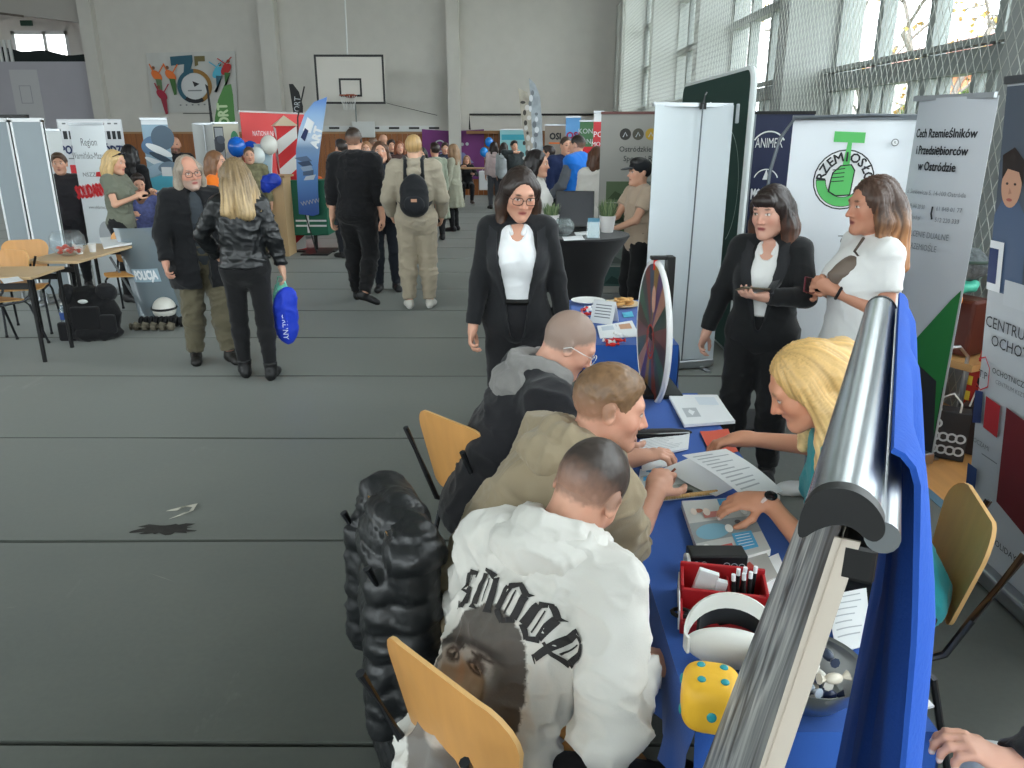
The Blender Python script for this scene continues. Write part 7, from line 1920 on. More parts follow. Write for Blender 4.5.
# bowl of wrapped sweets
q0 = G(815, 716, TZ)
t = thing('steel_bowl', 'steel bowl of blue and white wrapped sweets behind the roll-up stand', 'bowl', q0+V((.0, .06, 0)))
b = MB(); b.lathe([(.04, 0), (.075, .012), (.10, .045), (.108, .082), (.112, .084), (.104, .08), (.095, .045), (.07, .016), (0, .012)], M_steel, n=36); b.build('bowl', t)
r = random.Random(6); O = V(t.location)
cols = ((36, 48, 84), (226, 222, 212), (180, 190, 204), (60, 70, 92), (214, 206, 190))
for k in range(18):
    a, rad = r.uniform(0, 6.28), .07*math.sqrt(r.random()); z = .045+.02*(k//6)+.01
    q = thing('wrapped_sweet', 'blue or white wrapped sweet in the steel bowl', 'sweet', O+V((rad*math.cos(a), rad*math.sin(a), z)), r.uniform(0, 6), 'sweets in the steel bowl')
    m = ink(cols[k % 5], .3); b = MB(); b.ball((0, 0, 0), (.02, .012, .011), m, n=10, k=6); b.build('sweet', q)
    b = MB(); b.cyl((.018, 0, 0), (.032, 0, .003), .003, m, r2=.011, n=8); b.build('wrapper_twist', q); b = MB(); b.cyl((-.018, 0, 0), (-.032, 0, .003), .003, m, r2=.011, n=8); b.build('wrapper_twist', q)
# prize wheel
wc = PY(653, 333, 3.36); base = G(648, 424, TZ)
t = thing('prize_wheel', 'tall prize wheel seen nearly edge-on, white rim and colourful wedges, on the table', 'wheel', (wc.x, 3.36, TZ), math.radians(2))
R_w = .315; zc = wc.z-TZ
b = MB(); cols = ((70, 40, 30), (54, 90, 70), (60, 64, 70), (120, 50, 44), (60, 74, 96), (140, 104, 52), (84, 54, 100), (170, 120, 100), (50, 70, 60), (110, 60, 50))
for k in range(20):
    a0, a1 = 2*math.pi*k/20, 2*math.pi*(k+1)/20
    pts = [(-.01, 0, zc)]+[(-.01, R_w*math.cos(a0+(a1-a0)*i/3), zc+R_w*math.sin(a0+(a1-a0)*i/3)) for i in range(4)]
    b.add(pts, [(4, 3, 2, 1, 0)], mat(cols[k % 10], .3)); b.add([(.01, y, z) for x, y, z in pts], [(0, 1, 2, 3, 4)], M_white)
s = Sheet(b, flat((-.0102, 0, zc), (0, -1, 0), (0, 0, 1), (-1, 0, 0))); s.ring(0, -.04, .07, .08, ink((190, 70, 60))); s.ring(0, -.04, .05, .056, ink((190, 70, 60))); s.disc(.03, .16, .04, ink((200, 150, 130)), .06)
b.build('disc', t, smooth=0)
b = MB(); b.tube([(0, R_w*math.cos(a*math.pi/24), zc+R_w*math.sin(a*math.pi/24)) for a in range(48)], .013, mat((226, 226, 226), .4), closed=True); b.build('rim', t)
b = MB()
b.box((.04, -.03, .0), (.075, .03, zc+R_w+.03), M_black); b.box((-.03, -.02, zc+R_w+.015), (.075, .02, zc+R_w+.03), M_black); b.box((-.012, -.03, zc-.03), (.06, .03, zc+.03), M_black); b.box((-.08, -.14, 0), (.12, .14, .02), M_black); b.build('stand', t, smooth=0, bevel=.004)
b = MB(); b.box((-.015, -.008, zc+R_w-.03), (.0, .008, zc+R_w+.018), mat((220, 50, 40), .4)); b.build('pointer', t, smooth=0)
# second table
Z2 = TZ+.001
q = G(588, 303, Z2); t = thing('plate', 'empty white plate at the far left of the short blue table', 'plate', q+V((0, .0, 0))); b = MB(); b.lathe([(.06, 0), (.075, .004), (.115, .02), (.118, .022), (.07, .008), (0, .007)], mat((236, 236, 234), .3), n=32); b.build('plate', t)
q = G(622, 307, Z2); t = thing('plate', 'pale plate under the heap of round crackers', 'plate', q+V((.0, .03, 0))); b = MB(); b.lathe([(.07, 0), (.085, .004), (.13, .018), (.133, .02), (.08, .008), (0, .007)], mat((226, 206, 172), .4), n=32); b.build('plate', t); O = V(t.location)
r = random.Random(9)
for k in range(14):
    a, rad = r.uniform(0, 6.28), .075*math.sqrt(r.random())
    c = thing('cracker', 'round golden cracker heaped on the pale plate', 'cracker', O+V((rad*math.cos(a), rad*math.sin(a), .012+.0075*(k//3+1)-.004)), 0, 'crackers on the pale plate')
    b = MB(); b.lathe([(.02, 0), (.034, .003), (.034, .008), (.02, .011), (0, .011)], mat((206, 158, 96), .7, noise=(20, .15)), n=16, R=Rx(r.uniform(-14, 14))@Ry(r.uniform(-14, 14))); b.build('biscuit', c)
a, e = G(593, 320, Z2), G(617, 326, Z2)
t = thing('tent_card', 'folded white tent card with printed lines on the short blue table', 'card', (a+e)/2+V((0, .03, 0)), math.radians(-30))
b = MB(); w = .075
b.grid(lambda u, v: (-w+2*w*u, -.055+.055*v, .135*v), 2, 2, M_paper, .002); s = Sheet(b, lambda x, y, h: V((-w+2*w*x, -.055+.055*y-h, .135*y)), .0006)
for k in range(5): s.rect(.15, .78-.13*k, .85, .82-.13*k, GR); s.k -= 1
b.build('front_leaf', t, smooth=0); b = MB(); b.grid(lambda u, v: (-w+2*w*u, .055-.055*v, .135*v), 2, 2, M_pap2, -.002); b.build('rear_leaf', t, smooth=0)
paper('open white booklet in front of the tent card', [(597, 327), (632, 322), (640, 337), (600, 339)], z=Z2, th=.006, art=lambda s: (s.rect(.5, .1, .52, .9, LG), s.rect(.58, .5, .9, .85, ink((206, 160, 130))), s.rect(.1, .5, .42, .85, ink((196, 204, 214)))), name='booklet', cat='booklet')
paper('small turquoise card near the cracker plate', [(622, 313), (632, 312), (634, 317), (624, 318)], z=Z2, m=CY, name='small_card', cat='card')
for (px, py, k, lb, g) in ((590, 312, 5, 'red and white wrapped sweet beside the tent card', 'sweets beside the tent card'), (614, 343, 6, 'red and white wrapped sweet near the table front edge', 'sweets at the front edge')):
    for i in range(k):
        q = G(px+r.uniform(-7, 7), py+r.uniform(-7, 4), Z2); c = thing('wrapped_sweet', lb, 'sweet', q+V((0, 0, .013)), r.uniform(0, 6), g)
        m = ink((206, 44, 44) if i % 3 else (232, 232, 230), .3); b = MB(); b.ball((0, 0, 0), (.022, .013, .012), m, n=10, k=6); b.build('sweet', c)
        b = MB(); b.cyl((.02, 0, 0), (.036, 0, .004), .003, m, r2=.012, n=8); b.build('wrapper_twist', c); b = MB(); b.cyl((-.02, 0, 0), (-.036, 0, .004), .003, m, r2=.012, n=8); b.build('wrapper_twist', c)
# ---------------------------------------------------------------- high table
ZH = 1.102
def pot_plant(label, loc, seed, hgt=.14):
    t = thing('potted_plant', label, 'plant', loc, 0, 'potted plants on the high table')
    b = MB(); b.lathe([(.05, 0), (.066, .12), (.07, .13), (.06, .13), (.055, .11), (0, .11)], mat((222, 218, 216), .5), n=24); b.build('pot', t)
    b = MB(); r = random.Random(seed); g = [mat(c, .8) for c in ((112, 132, 92), (140, 152, 112), (90, 112, 78))]
    for k in range(240):
        a, rad = r.uniform(0, 6.28), .05*math.sqrt(r.random()); d = V((math.cos(a)*r.uniform(0, .5), math.sin(a)*r.uniform(0, .5), 1)).normalized(); p = V((rad*math.cos(a), rad*math.sin(a), .11)); L_ = hgt*r.uniform(.5, 1.1)
        e = p+d*L_+V((0, 0, -.02)); x, _, _2 = frame(d); w = .004
        b.add([p-x*w*.5, p+x*w*.5, p.lerp(e, .6)+x*w, e, p.lerp(e, .6)-x*w], [(0, 1, 2, 3, 4)], r.choice(g))
    b.build('foliage', t, smooth=0)
pot_plant('potted grassy plant at the right edge of the high table', G(607, 232, ZH), 1, .17)
pot_plant('potted grassy plant beside the walking woman\'s shoulder', G(551, 231, ZH), 2, .13)
q = G(575, 231.5, ZH); t = thing('laptop', 'open black laptop facing us on the high table', 'laptop', q+V((0, .06, 0)), math.radians(-4))
b = MB(); b.box((-.16, -.11, 0), (.16, .11, .016), M_black); b.build('keyboard_base', t, smooth=0, bevel=.003)
b = MB(); b.box((-.16, .0, 0), (.16, .012, .30), M_black, R=Rx(-14), at=(0, .1, .016)); b.build('lid', t, smooth=0, bevel=.004)
b = MB(); b.box((-.148, -.002, .012), (.148, .0, .288), mat((38, 40, 46), .25), R=Rx(-14), at=(0, .1, .016)); b.build('screen', t, smooth=0)
q = G(560, 237, ZH); t = thing('glass_bowl', 'round glass bowl of dark sweets at the left of the high table', 'bowl', q+V((.03, .04, 0)))
b = MB(); b.lathe([(.03, .002), (.07, .03), (.085, .075), (.07, .115), (.05, .135), (.053, .137)], glass_mat((235, 245, 245), .9), n=28); b.build('glass', t); b = MB(); b.ball((0, 0, .05), (.066, .066, .04), mat((40, 38, 40), .5, noise=(40, .6))); b.build('filling', t)
q = G(593, 238, ZH); t = thing('flyer_holder', 'blue flyer in a clear stand on the high table', 'stand', q, math.radians(-10))
b = MB(); b.box((-.045, 0, 0), (.045, .003, .15), mat((60, 116, 140), .4), R=Rx(-12)); b.build('flyer', t, smooth=0); b = MB(); b.box((-.05, -.004, 0), (.05, -.002, .12), glass_mat((230, 240, 240), .85), R=Rx(-12)); b.box((-.05, -.03, 0), (.05, .06, .003), glass_mat((230, 240, 240), .85)); b.build('holder', t, smooth=0)
paper('white sheet at the front edge of the high table', [(562, 237), (582, 236), (585, 240), (564, 241)], z=ZH, name='white_sheet', cat='paper')
paper('loose papers in the middle of the high table', [(574, 233), (588, 232), (590, 235), (576, 236)], z=ZH, name='papers', cat='paper', th=.006)
# ---------------------------------------------------------------- phones and what people hold
def phone(label, p, i, m=(30, 30, 32), tilt=0):
    c, hd, pn, ts = p.palm[i]; M = Matrix.Rotation(p.t.rotation_euler.z, 3, 'Z')
    t = thing('mobile_phone', label, 'phone', V(p.t.location)+M@(c+pn*.004))
    R = M@Matrix((ts, hd, -pn)).transposed() if True else M
    b = MB(); b.box((-.037, -.07, -.004), (.037, .08, .004), mat(m, .3), R=R); b.build('case', t, smooth=0, bevel=.003)
    b = MB(); b.box((-.033, -.066, -.0052), (.033, .076, -.0045), mat((20, 22, 26), .1), R=R); b.build('screen', t, smooth=0)
phone('phone in a dark case in the hand of the dark-haired woman in the blazer', P_PHONE, 0, (92, 84, 64)); phone('dark red phone in the hands of the white T-shirt woman', P_TEE, 1, (96, 30, 40)); phone('phone held up by the blonde woman in olive', P_SELFIE, 1)
q = P_TEE.t.location; t = thing('shoulder_bag', 'small brown bag at the chest of the white T-shirt woman', 'bag', PX(846, 270, 1.56))
soft('bag', [ell((0, 0, 0), (.095, .05, .05), Ry(-38), k=.03)], mat((112, 98, 88), .6), t, h=.007, amp=.006); e_ = P_TEE.world(P_TEE.nb+P_TEE.Rc@V((-.07, .09, .0)))-V(t.location); b = MB(); b.tube([(.07, 0, .04), V((.07, 0, .04)).lerp(e_, .5)+V((-.06, -.05, 0)), e_], .007, mat((80, 68, 60), .6)); b.build('strap', t)
t = thing('shopping_bag', 'pale blue and white carrier bag beside the green coat', 'bag', G(440, 236)+V((0, .3, .0))); b = MB(); b.box((-.13, -.05, .28), (.13, .05, .52), mat((150, 190, 220), .6)); b.box((-.13, -.05, .52), (.13, .05, .6), mat((220, 226, 230), .6)); b.build('bag', t, smooth=0, bevel=.02); b = MB(); b.tube([(-.06, 0, .6), (0, 0, .8), (.06, 0, .6)], .006, M_white); b.build('handle', t)
# ---------------------------------------------------------------- left side things
q = T_A.location
def ta(x, y): return V((q.x, q.y, .741))+V((x, y, 0))
t = thing('glass_bowl', 'big round glass bowl of red sweets on the school table', 'bowl', G(64, 257, .741)+V((0, .1, 0)))
O = V(t.location); b = MB(); b.lathe([(.06, .002), (.12, .03), (.16, .1), (.15, .18), (.115, .225), (.12, .23)], glass_mat((240, 246, 248), .92), n=32); b.build('glass', t)
r = random.Random(12)
for k in range(26):
    a, rad = r.uniform(0, 6.28), .10*math.sqrt(r.random())
    c = thing('wrapped_sweet', 'red wrapped sweet inside the big glass bowl', 'sweet', O+V((rad*math.cos(a), rad*math.sin(a), .035+.02*(k//8))), r.uniform(0, 6), 'sweets in the big glass bowl')
    b = MB(); b.ball((0, 0, 0), (.028, .018, .016), ink((206, 66, 44) if k % 4 else (226, 206, 200), .3), n=8, k=6); b.build('sweet', c)
for (px, py, lb) in ((93, 252, 'white paper cup right of the big glass bowl'), (80, 254, 'white cup nearest the big glass bowl')):
    t = thing('paper_cup', lb, 'cup', G(px, py, .741), 0, 'cups on the school table'); b = MB(); b.lathe([(.028, 0), (.038, .085), (.04, .087), (.035, .083), (.026, .006), (0, .006)], M_paper, n=18); b.build('cup', t); b = MB(); b.ball((0, 0, .075), (.033, .033, .012), M_pap2); b.build('napkin', t)
paper('heap of white leaflets on the far end of the school table', [(100, 240), (132, 236), (134, 245), (104, 250)], z=.742, th=.02, name='leaflet_heap', cat='leaflets', wav=.008)
paper('sheet of paper on the table at the left picture edge', [(0, 279), (18, 277), (24, 281), (4, 284)], z=.742, name='table_sheet', cat='paper')
t = thing('water_bottle', 'small water bottle with a blue label by the tactical vest', 'bottle', G(65, 324)); b = MB(); b.lathe([(.03, 0), (.034, .01), (.034, .15), (.012, .19), (.012, .2)], glass_mat((225, 238, 245), .8), n=18); b.build('bottle', t); b = MB(); b.lathe([(.0345, .05), (.0345, .12)], mat((60, 90, 160), .5), n=18); b.build('label', t); b = MB(); b.cyl((0, 0, .2), (0, 0, .22), .014, M_white); b.build('cap', t)
# tactical vest
c = G(93, 340); t = thing('tactical_vest', 'black tactical vest standing on the floor below the sweets bowl', 'vest', c+V((0, .05, 0)), math.radians(8))
M_vest = fabric((24, 24, 26), .85, 120, .3)
soft('shell', [ell((0, .04, .22), (.25, .12, .24), k=.06), ell((-.02, .06, .4), (.2, .1, .1), k=.05), ell((.0, -.02, .06), (.26, .13, .08), k=.05)], M_vest, t, amp=.012, cuts=[((0, 0, .004), (0, 0, -1))])
for (x, y, z, rx, rz_) in ((-.19, .03, .42, .075, .1), (.15, .03, .44, .1, .085)): soft('shoulder_pad', [ell((x, y, z), (rx, .08, rz_), k=.02)], fabric((34, 34, 37), .8, 100, .3), t, amp=.008)
for (x, z, w, h_) in ((-.02, .22, .13, .11), (.17, .16, .07, .09), (-.2, .1, .08, .09)):
    b = MB(); b.box((x-w, -.115, z-h_), (x+w, -.06, z+h_), fabric((30, 30, 32), .9)); b.build('pouch', t, smooth=0, bevel=.02)
b = MB(); b.ball((-.03, -.07, .375), (.045, .012, .02), mat((222, 226, 224), .5)); b.build('badge', t)
# riot shield
b0, b1 = G(150, 322), G(170, 312); tl, tr = PY(117, 229, 8.75), PY(138, 224, 8.75)
t = thing('riot_shield', 'clear riot shield lettered POLICJA leaning against the school table', 'shield', (b0.x, 7.9, 0))
O = V(t.location); p00, p10, p01, p11 = V((b0.x-.12, 7.86, .0)), V((b0.x+.30, 7.93, 0)), PY(113, 228, 8.28), PY(142, 226, 8.36)
p11 = p01+(p10-p00)*.96
def sf(u, v): return p00.lerp(p10, u).lerp(p01.lerp(p11, u), v)-O+V((0, -.07*(1-(2*u-1)**2), 0))
b = MB(); b.grid(lambda u, v: sf(u, v), 10, 8, glass_mat((176, 190, 198), .68, .08), .004); b.build('shield', t)
b = MB(); s = Sheet(b, lambda x, y, h: sf(x, y)+V((0, -.006-h, 0)), .001); 
s.rect(.2, .42, .82, .56, ink((150, 172, 186)), 4, 1); s.text('POLICJA', .51, .49, .13, W_, sx=1.1, bold=.008); b.build('lettering', t, smooth=0)
b = MB(); b.box((-.05, .02, -.02), (.05, .06, .02), M_black, at=sf(.5, .55)+V((0, .03, 0))); b.build('handle', t, smooth=0, bevel=.01)
t = thing('baton', 'long grey baton leaning from the table to the floor by the shield', 'baton', G(147, 318)); a = V((0, 0, .012)); e = PY(110, 257, 8.1)-V(t.location); b = MB(); b.cyl(a, a.lerp(e, .35), .018, M_blackm); b.build('grip', t); b = MB(); b.cyl(a.lerp(e, .35), e, .013, mat((120, 124, 126), .4, metal=.5)); b.build('shaft', t)
c = G(164, 322); t = thing('riot_helmet', 'white riot helmet with a black band on the floor by the shield', 'helmet', c+V((0, .05, 0)), math.radians(15))
P, Q = surface([ell((0, 0, .13), (.115, .14, .12), k=.02)], .008, cuts=[((0, 0, .06), (0, .15, -1))]); mesh_np('shell', P, Q, [mat((228, 226, 218), .3)], t)
b = MB(); b.tube([(.118*math.cos(a*math.pi/12), .143*math.sin(a*math.pi/12), .14) for a in range(24)], .012, M_black, closed=True); b.build('band', t)
b = MB(); b.ball((0, 0, .055), (.11, .135, .05), M_blackm); b.build('neck_guard', t)
c = G(148, 333); t = thing('leg_protectors', 'heap of ribbed black and camouflage leg guards in front of the helmet', 'protectors', c+V((0, .1, 0)))
M_cam = mat((104, 98, 84), .85, noise=(22, .5)); b = MB()
for k in range(5):
    pts = [(-.18+.07*k, .03*math.sin(k), .05)]; b.tube([(-.2+.085*k, -.02, .045), (-.2+.085*k+.04, -.02, .05), (-.2+.085*k+.085, -.015, .042)], [.04, .046, .038], M_cam)
b.build('camouflage_guard', t); b = MB()
for k in range(9): b.ball((-.16+.05*k, .14, .06), (.028, .06, .055), M_blackm, n=10, k=6)
b.build('ribbed_guard', t)
# plywood lectern with border post behind
c = PY(288, 245, 13.2); l, r_ = PY(263, 175, 12.2), PY(277, 175, 12.2)
t = thing('plywood_lectern', 'pale plywood lectern hung with blue bags before the border post', 'lectern', ((l.x+r_.x)/2, 12.3, 0))
w = (r_.x-l.x)/2+.05; H_ = PY(288, 178, 12.2).z
b = MB(); b.box((-w, 0, 0), (w, .03, H_), mat((204, 172, 130), .6, noise=(3, .06))); b.build('front_panel', t, smooth=0)
for x in (-w, w-.025):
    b = MB(); b.box((x, .03, 0), (x+.025, .45, H_), mat((204, 172, 130), .6)); b.build('side_panel', t, smooth=0)
b = MB(); b.box((-w-.04, -.03, H_), (w+.04, .5, H_+.03), mat((196, 160, 116), .6)); b.build('top', t, smooth=0)
t2 = thing('carrier_bag', 'blue plastic bags hung over the lectern top', 'bag', (t.location.x-.08, 12.26, H_+.03)); soft('bag', [ell((0, -.06, -.12), (.15, .07, .13), k=.04), ell((.14, -.06, -.06), (.1, .06, .1), k=.04), cap((-.05, .0, .0), (.1, .0, .0), .03, .03, .03)], mat((40, 70, 190), .35), t2, h=.015, amp=.015)
t2 = thing('leaflet_block', 'slanted pale blue leaflet block on the lectern top', 'leaflets', (t.location.x-.2, 12.45, H_+.03)); b = MB(); b.box((-.17, -.02, 0), (.15, .02, .5), ink((196, 216, 226)), R=Rx(-24)); s = Sheet(b, lambda x, y, h: Rx(-24)@V((x, -.021-h, y))); s.disc(-.02, .3, .06, CY); s.text('INFO', 0, .15, .07, CY); b.build('block', t2, smooth=0)
t2 = thing('drink_can', 'turquoise drink can on the lectern top', 'can', (t.location.x-.34+.08, 12.4, H_+.03)); b = MB(); b.lathe([(.03, 0), (.034, .01), (.034, .15), (.027, .16), (0, .16)], mat((80, 176, 190), .35), n=18); b.build('can', t2); b = MB(); b.cyl((0, 0, .16), (0, 0, .163), .02, M_steel); b.build('lid', t2)
# border post
pc = PY(283, 126, 13.05); t = thing('border_post', 'square border post striped diagonally red and white with a pale pyramid cap', 'post', (PY(291, 200, 13.05).x, 13.05, 0), math.radians(24))
Hp = pc.z; b = MB(); w = .16
Mr, Mw = ink((206, 44, 48)), ink((226, 224, 220))
for f in range(4):
    Rf = Rz(90*f)
    n = 9; hs_ = Hp/n*1.0
    for k in range(-2, n+2):
        z0, z1 = k*hs_, (k+1)*hs_; sl = .26 if f % 2 == 0 else -.26
        pts = [(-w, z0), (w, z0+sl*(1)), (w, z1+sl), (-w, z1)]
        pts = [(x, min(max(z, 0), Hp)) for x, z in pts]
        b.add([Rf@V((x, -w, z)) for x, z in pts], [(0, 1, 2, 3)], (Mr, Mw)[k % 2])
b.build('post', t, smooth=0)
b = MB(); b.add([(-w-.03, -w-.03, Hp), (w+.03, -w-.03, Hp), (w+.03, w+.03, Hp), (-w-.03, w+.03, Hp), (0, 0, Hp+.16)], [(3, 2, 1, 0), (0, 1, 4), (1, 2, 4), (2, 3, 4), (3, 0, 4)], mat((216, 196, 170), .6)); b.build('cap', t, smooth=0)
t = thing('green_counter', 'dark green box counter with white cross lines behind the striped post', 'counter', (PY(307, 215, 12.7).x, 12.75, 0)); b = MB(); b.box((-.3, -.02, .28), (.32, .5, 1.15), ink((36, 110, 84))); s = Sheet(b, flat((0, -.02, 0), (1, 0, 0), (0, 0, 1), (0, -1, 0))); s.rect(-.2, .5, .3, .53, W_); s.rect(-.2, .42, .3, .45, W_); s.rect(-.02, .32, .02, .7, W_); b.build('box', t, smooth=0, bevel=.01)
b = MB(); b.cyl((.05, .2, 0), (.05, .2, .3), .03, M_black); b.box((-.3, 0, 0), (.4, .4, .02), M_black); b.build('stand', t)
t = thing('paper_bag', 'white paper bag standing near the green counter', 'bag', G(322, 224)); b = MB(); b.box((-.2, -.08, 0), (.2, .08, .48), mat((226, 224, 222), .6)); b.build('bag', t, smooth=0, bevel=.02); b = MB(); b.tube([(-.08, 0, .48), (0, 0, .62), (.08, 0, .48)], .008, M_white); b.build('handle', t)
# balloons
def balloon(label, px, py, Y, rpx, c, tie):
    p = PY(px, py, Y); cd = Y*_c+(CAMZ-p.z)*_s; r0 = rpx*cd/F
    t = thing('balloon', label, 'balloon', p, 0, 'balloons'); b = MB(); b.ball((0, 0, 0), (r0, r0, r0*1.12), mat(c, .22, coat=.4), n=20, k=14); b.build('skin', t)
    b = MB(); b.cyl((0, 0, -r0*1.1), (0, 0, -r0*1.22), .006, mat(c, .3), r2=.018, n=8); b.build('knot', t)
    b = MB(); b.tube([(0, 0, -r0*1.2), V((tie[0], tie[1], -r0*2))*.5+V((.02, 0, -r0)), (tie[0], tie[1], tie[2])], .003, M_white, n=4); b.build('string', t)
for a in (('shiny blue balloon nearest the orange sweatshirt', 237, 147, 12.5, 9, (30, 110, 214), (.3, 0, -.5)), ('blue balloon half behind the pale balloons', 251, 150, 12.7, 8, (28, 84, 196), (.2, 0, -.5)), ('white balloon with a small print', 257, 156, 12.3, 8, (214, 222, 220), (.1, 0, -.45)), ('plain white balloon beside the striped post', 269, 145, 12.5, 8.5, (222, 220, 212), (0, 0, -.55)), ('upper blue balloon before the purple cloth', 489, 142, 21.5, 4.2, (30, 130, 220), (-.05, 0, -.6)), ('lower blue balloon before the purple cloth', 484, 152, 21.3, 4.2, (40, 140, 226), (.05, 0, -.4))): balloon(*a)
# far stall
c = PY(476, 170, 21.6); t = thing('stall_table', 'narrow far table where a woman sits before the purple cloth', 'table', (c.x, 21.6, 0)); b = MB(); b.box((-.75, 0, .95), (.75, .4, .985), mat((190, 150, 110), .5)); b.build('tabletop', t, smooth=0)
for x in (-.6, .6):
    b = MB(); b.cyl((x, .2, 0), (x, .2, .95), .025, M_black); b.build('leg', t)
t = thing('paper_bag', 'white carrier bag hanging at the far stall table', 'bag', PY(485, 190, 21.4)); b = MB(); b.box((-.16, -.08, 0), (.16, .08, .5), mat((226, 226, 228), .6)); b.build('bag', t, smooth=0, bevel=.02); b = MB(); b.tube([(-.08, 0, .5), (0, 0, .6), (.08, 0, .5)], .008, M_white); b.build('handle', t)
# stall behind the high table
c = PY(556, 172, 12.4); t = thing('stall_table', 'stall table covered with blue and white handouts behind the high table', 'table', (c.x+.2, 12.4, 0)); b = MB(); b.box((-.6, 0, .76), (.6, .5, .79), mat((220, 222, 224), .5)); b.build('tabletop', t, smooth=0)
for x in (-.5, .5):
    b = MB(); b.cyl((x, .25, 0), (x, .25, .76), .02, M_black); b.build('leg', t)
r = random.Random(4)
for k in range(5):
    q = thing('handout_stack', 'blue or white handout pile on the stall table behind the high table', 'handouts', (t.location.x-.45+.2*k, 12.6+r.uniform(-.1, .1), .79), r.uniform(-.4, .4), 'handouts on the stall table'); b = MB(); b.box((-.08, -.1, 0), (.08, .1, r.uniform(.03, .16)), ink(((60, 110, 190), (224, 226, 228), (90, 140, 206), (220, 222, 224), (50, 80, 150))[k])); b.build('pile', q, smooth=0)
# red organ donor style flag at the left of the man in black
t = thing('stall_table', 'small wooden stall beside the blue feather flag with orange goods', 'table', PY(322, 206, 15.4)*1); t.location.z = 0
b = MB(); b.box((-.5, 0, .72), (.5, .5, .75), M_wood); b.build('tabletop', t, smooth=0)
for x in (-.42, .42):
    b = MB(); b.box((x-.03, .1, 0), (x+.03, .4, .72), M_wood); b.build('leg', t, smooth=0)
q = thing('fruit_bag', 'orange net bag on the small wooden stall', 'bag', V(t.location)+V((-.1, .2, .75))); soft('bag', [ell((0, 0, .16), (.14, .12, .17), k=.03)], mat((226, 110, 50), .6, noise=(20, .3)), q, h=.015, amp=.01); b = MB(); b.cyl((0, 0, .3), (0, 0, .38), .02, mat((226, 110, 50), .6)); b.build('knot', q)
# ---------------------------------------------------------------- stored things along the window wall
def pile(px, py, x): return PX(px, py, x)
c = PX(966, 372, 2.95); zc_ = c.z
t = thing('suitcase', 'brown leather suitcase standing on the low bench by the window wall', 'suitcase', (2.8, 4.93, .52), math.radians(-62))
b = MB(); b.box((-.27, -.09, 0), (.27, .09, .36), mat((88, 44, 34), .45, noise=(4, .12))); b.build('case', t, smooth=0, bevel=.02); b = MB(); b.tube([(-.07, -.0, .36), (-.06, 0, .4), (.06, 0, .4), (.07, 0, .36)], .01, mat((60, 30, 24), .5)); b.build('handle', t)
for x in (-.15, .15):
    b = MB(); b.box((x-.02, -.1, .29), (x+.02, -.088, .34), M_steel); b.build('clasp', t, smooth=0, bevel=.003)
t = thing('storage_bench', 'low wooden bench under the brown suitcase by the window wall', 'bench', (2.8, 4.88, 0), math.radians(-62)); b = MB(); b.box((-.34, -.17, .47), (.34, .17, .515), M_woodl); b.build('seat', t, smooth=0)
for x in (-.3, .3):
    for y in (-.15, .15): b = MB(); b.tube([(x, y, 0), (x, y, .47)], .014, M_steel); b.build('leg', t)
t = thing('turquoise_cloth', 'turquoise cloth bag lying on the brown suitcase', 'bag', (2.82, 4.96, .90)); soft('bag', [ell((0, 0, .05), (.17, .2, .045), k=.03), ell((-.02, -.1, .03), (.15, .1, .04), k=.03)], mat((90, 206, 176), .5), t, h=.01, amp=.012)
b = MB(); b.tube([(.05, .1, .08), (.0, .16, .12), (-.06, .1, .08)], .008, mat((70, 180, 150), .5)); b.build('handle', t)
t = thing('knitted_hat', 'fluffy grey hat or pouch on top of the turquoise bag', 'hat', (2.86, 4.9, .985)); soft('hat', [ell((0, 0, .09), (.15, .17, .11), k=.03)], mat((96, 102, 104), .95, noise=(30, .4), bump=(60, .6)), t, h=.01, amp=.012, fr=16); b = MB(); b.tube([(.16*math.cos(a*math.pi/10), .18*math.sin(a*math.pi/10), .12) for a in range(20)], .01, mat((60, 80, 70), .7), closed=True); b.build('cord', t)
t = thing('orange_cap', 'orange cap hanging over the front of the brown suitcase', 'cap', (2.66, 4.72, .86)); P, Q = surface([ell((0, 0, .03), (.12, .13, .08), Rz(20), k=.02), neg(ell((-.05, -.04, .0), (.1, .1, .06), k=.02))], .008); mesh_np('crown', P, Q, [mat((232, 140, 40), .6)], t); b = MB(); b.ball((-.08, -.06, .0), (.09, .08, .012), mat((232, 150, 50), .6)); b.build('brim', t)
t = thing('luggage_trolley', 'steel tube luggage trolley by the window wall', 'trolley', (2.62, 4.5, 0)); b = MB(); b.tube([(-.16, .05, .05), (-.16, .05, .5), (-.1, .05, .6), (.12, .05, .62), (.18, .05, .56), (.18, .05, .05)], .012, M_steel); b.tube([(-.16, .05, .3), (.18, .05, .3)], .008, M_steel); b.build('frame', t)
b = MB(); b.cyl((-.19, .05, .05), (-.17, .05, .05), .05, M_black); b.build('wheel', t); b = MB(); b.cyl((.19, .05, .05), (.21, .05, .05), .05, M_black); b.build('wheel', t)
q = G(948, 462); t = thing('gift_bag', 'black gift bag with white circles and a white cord handle', 'bag', q+V((.02, .1, 0)), math.radians(-30))
b = MB(); b.box((-.11, -.06, 0), (.11, .06, .3), mat((34, 32, 34), .5)); s = Sheet(b, flat((0, -.06, 0), (1, 0, 0), (0, 0, 1), (0, -1, 0))); r = random.Random(3)
for k in range(9): s.ring(-.07+.045*(k % 4)+.01, .06+.08*(k//4), .018, .03, LG); s.k -= 1
b.build('bag', t, smooth=0, bevel=.004); b = MB(); b.tube([(-.05, -.05, .3), (-.06, -.07, .38), (0, -.08, .42), (.05, -.07, .36), (.05, -.05, .3)], .006, M_white); b.build('handle', t)
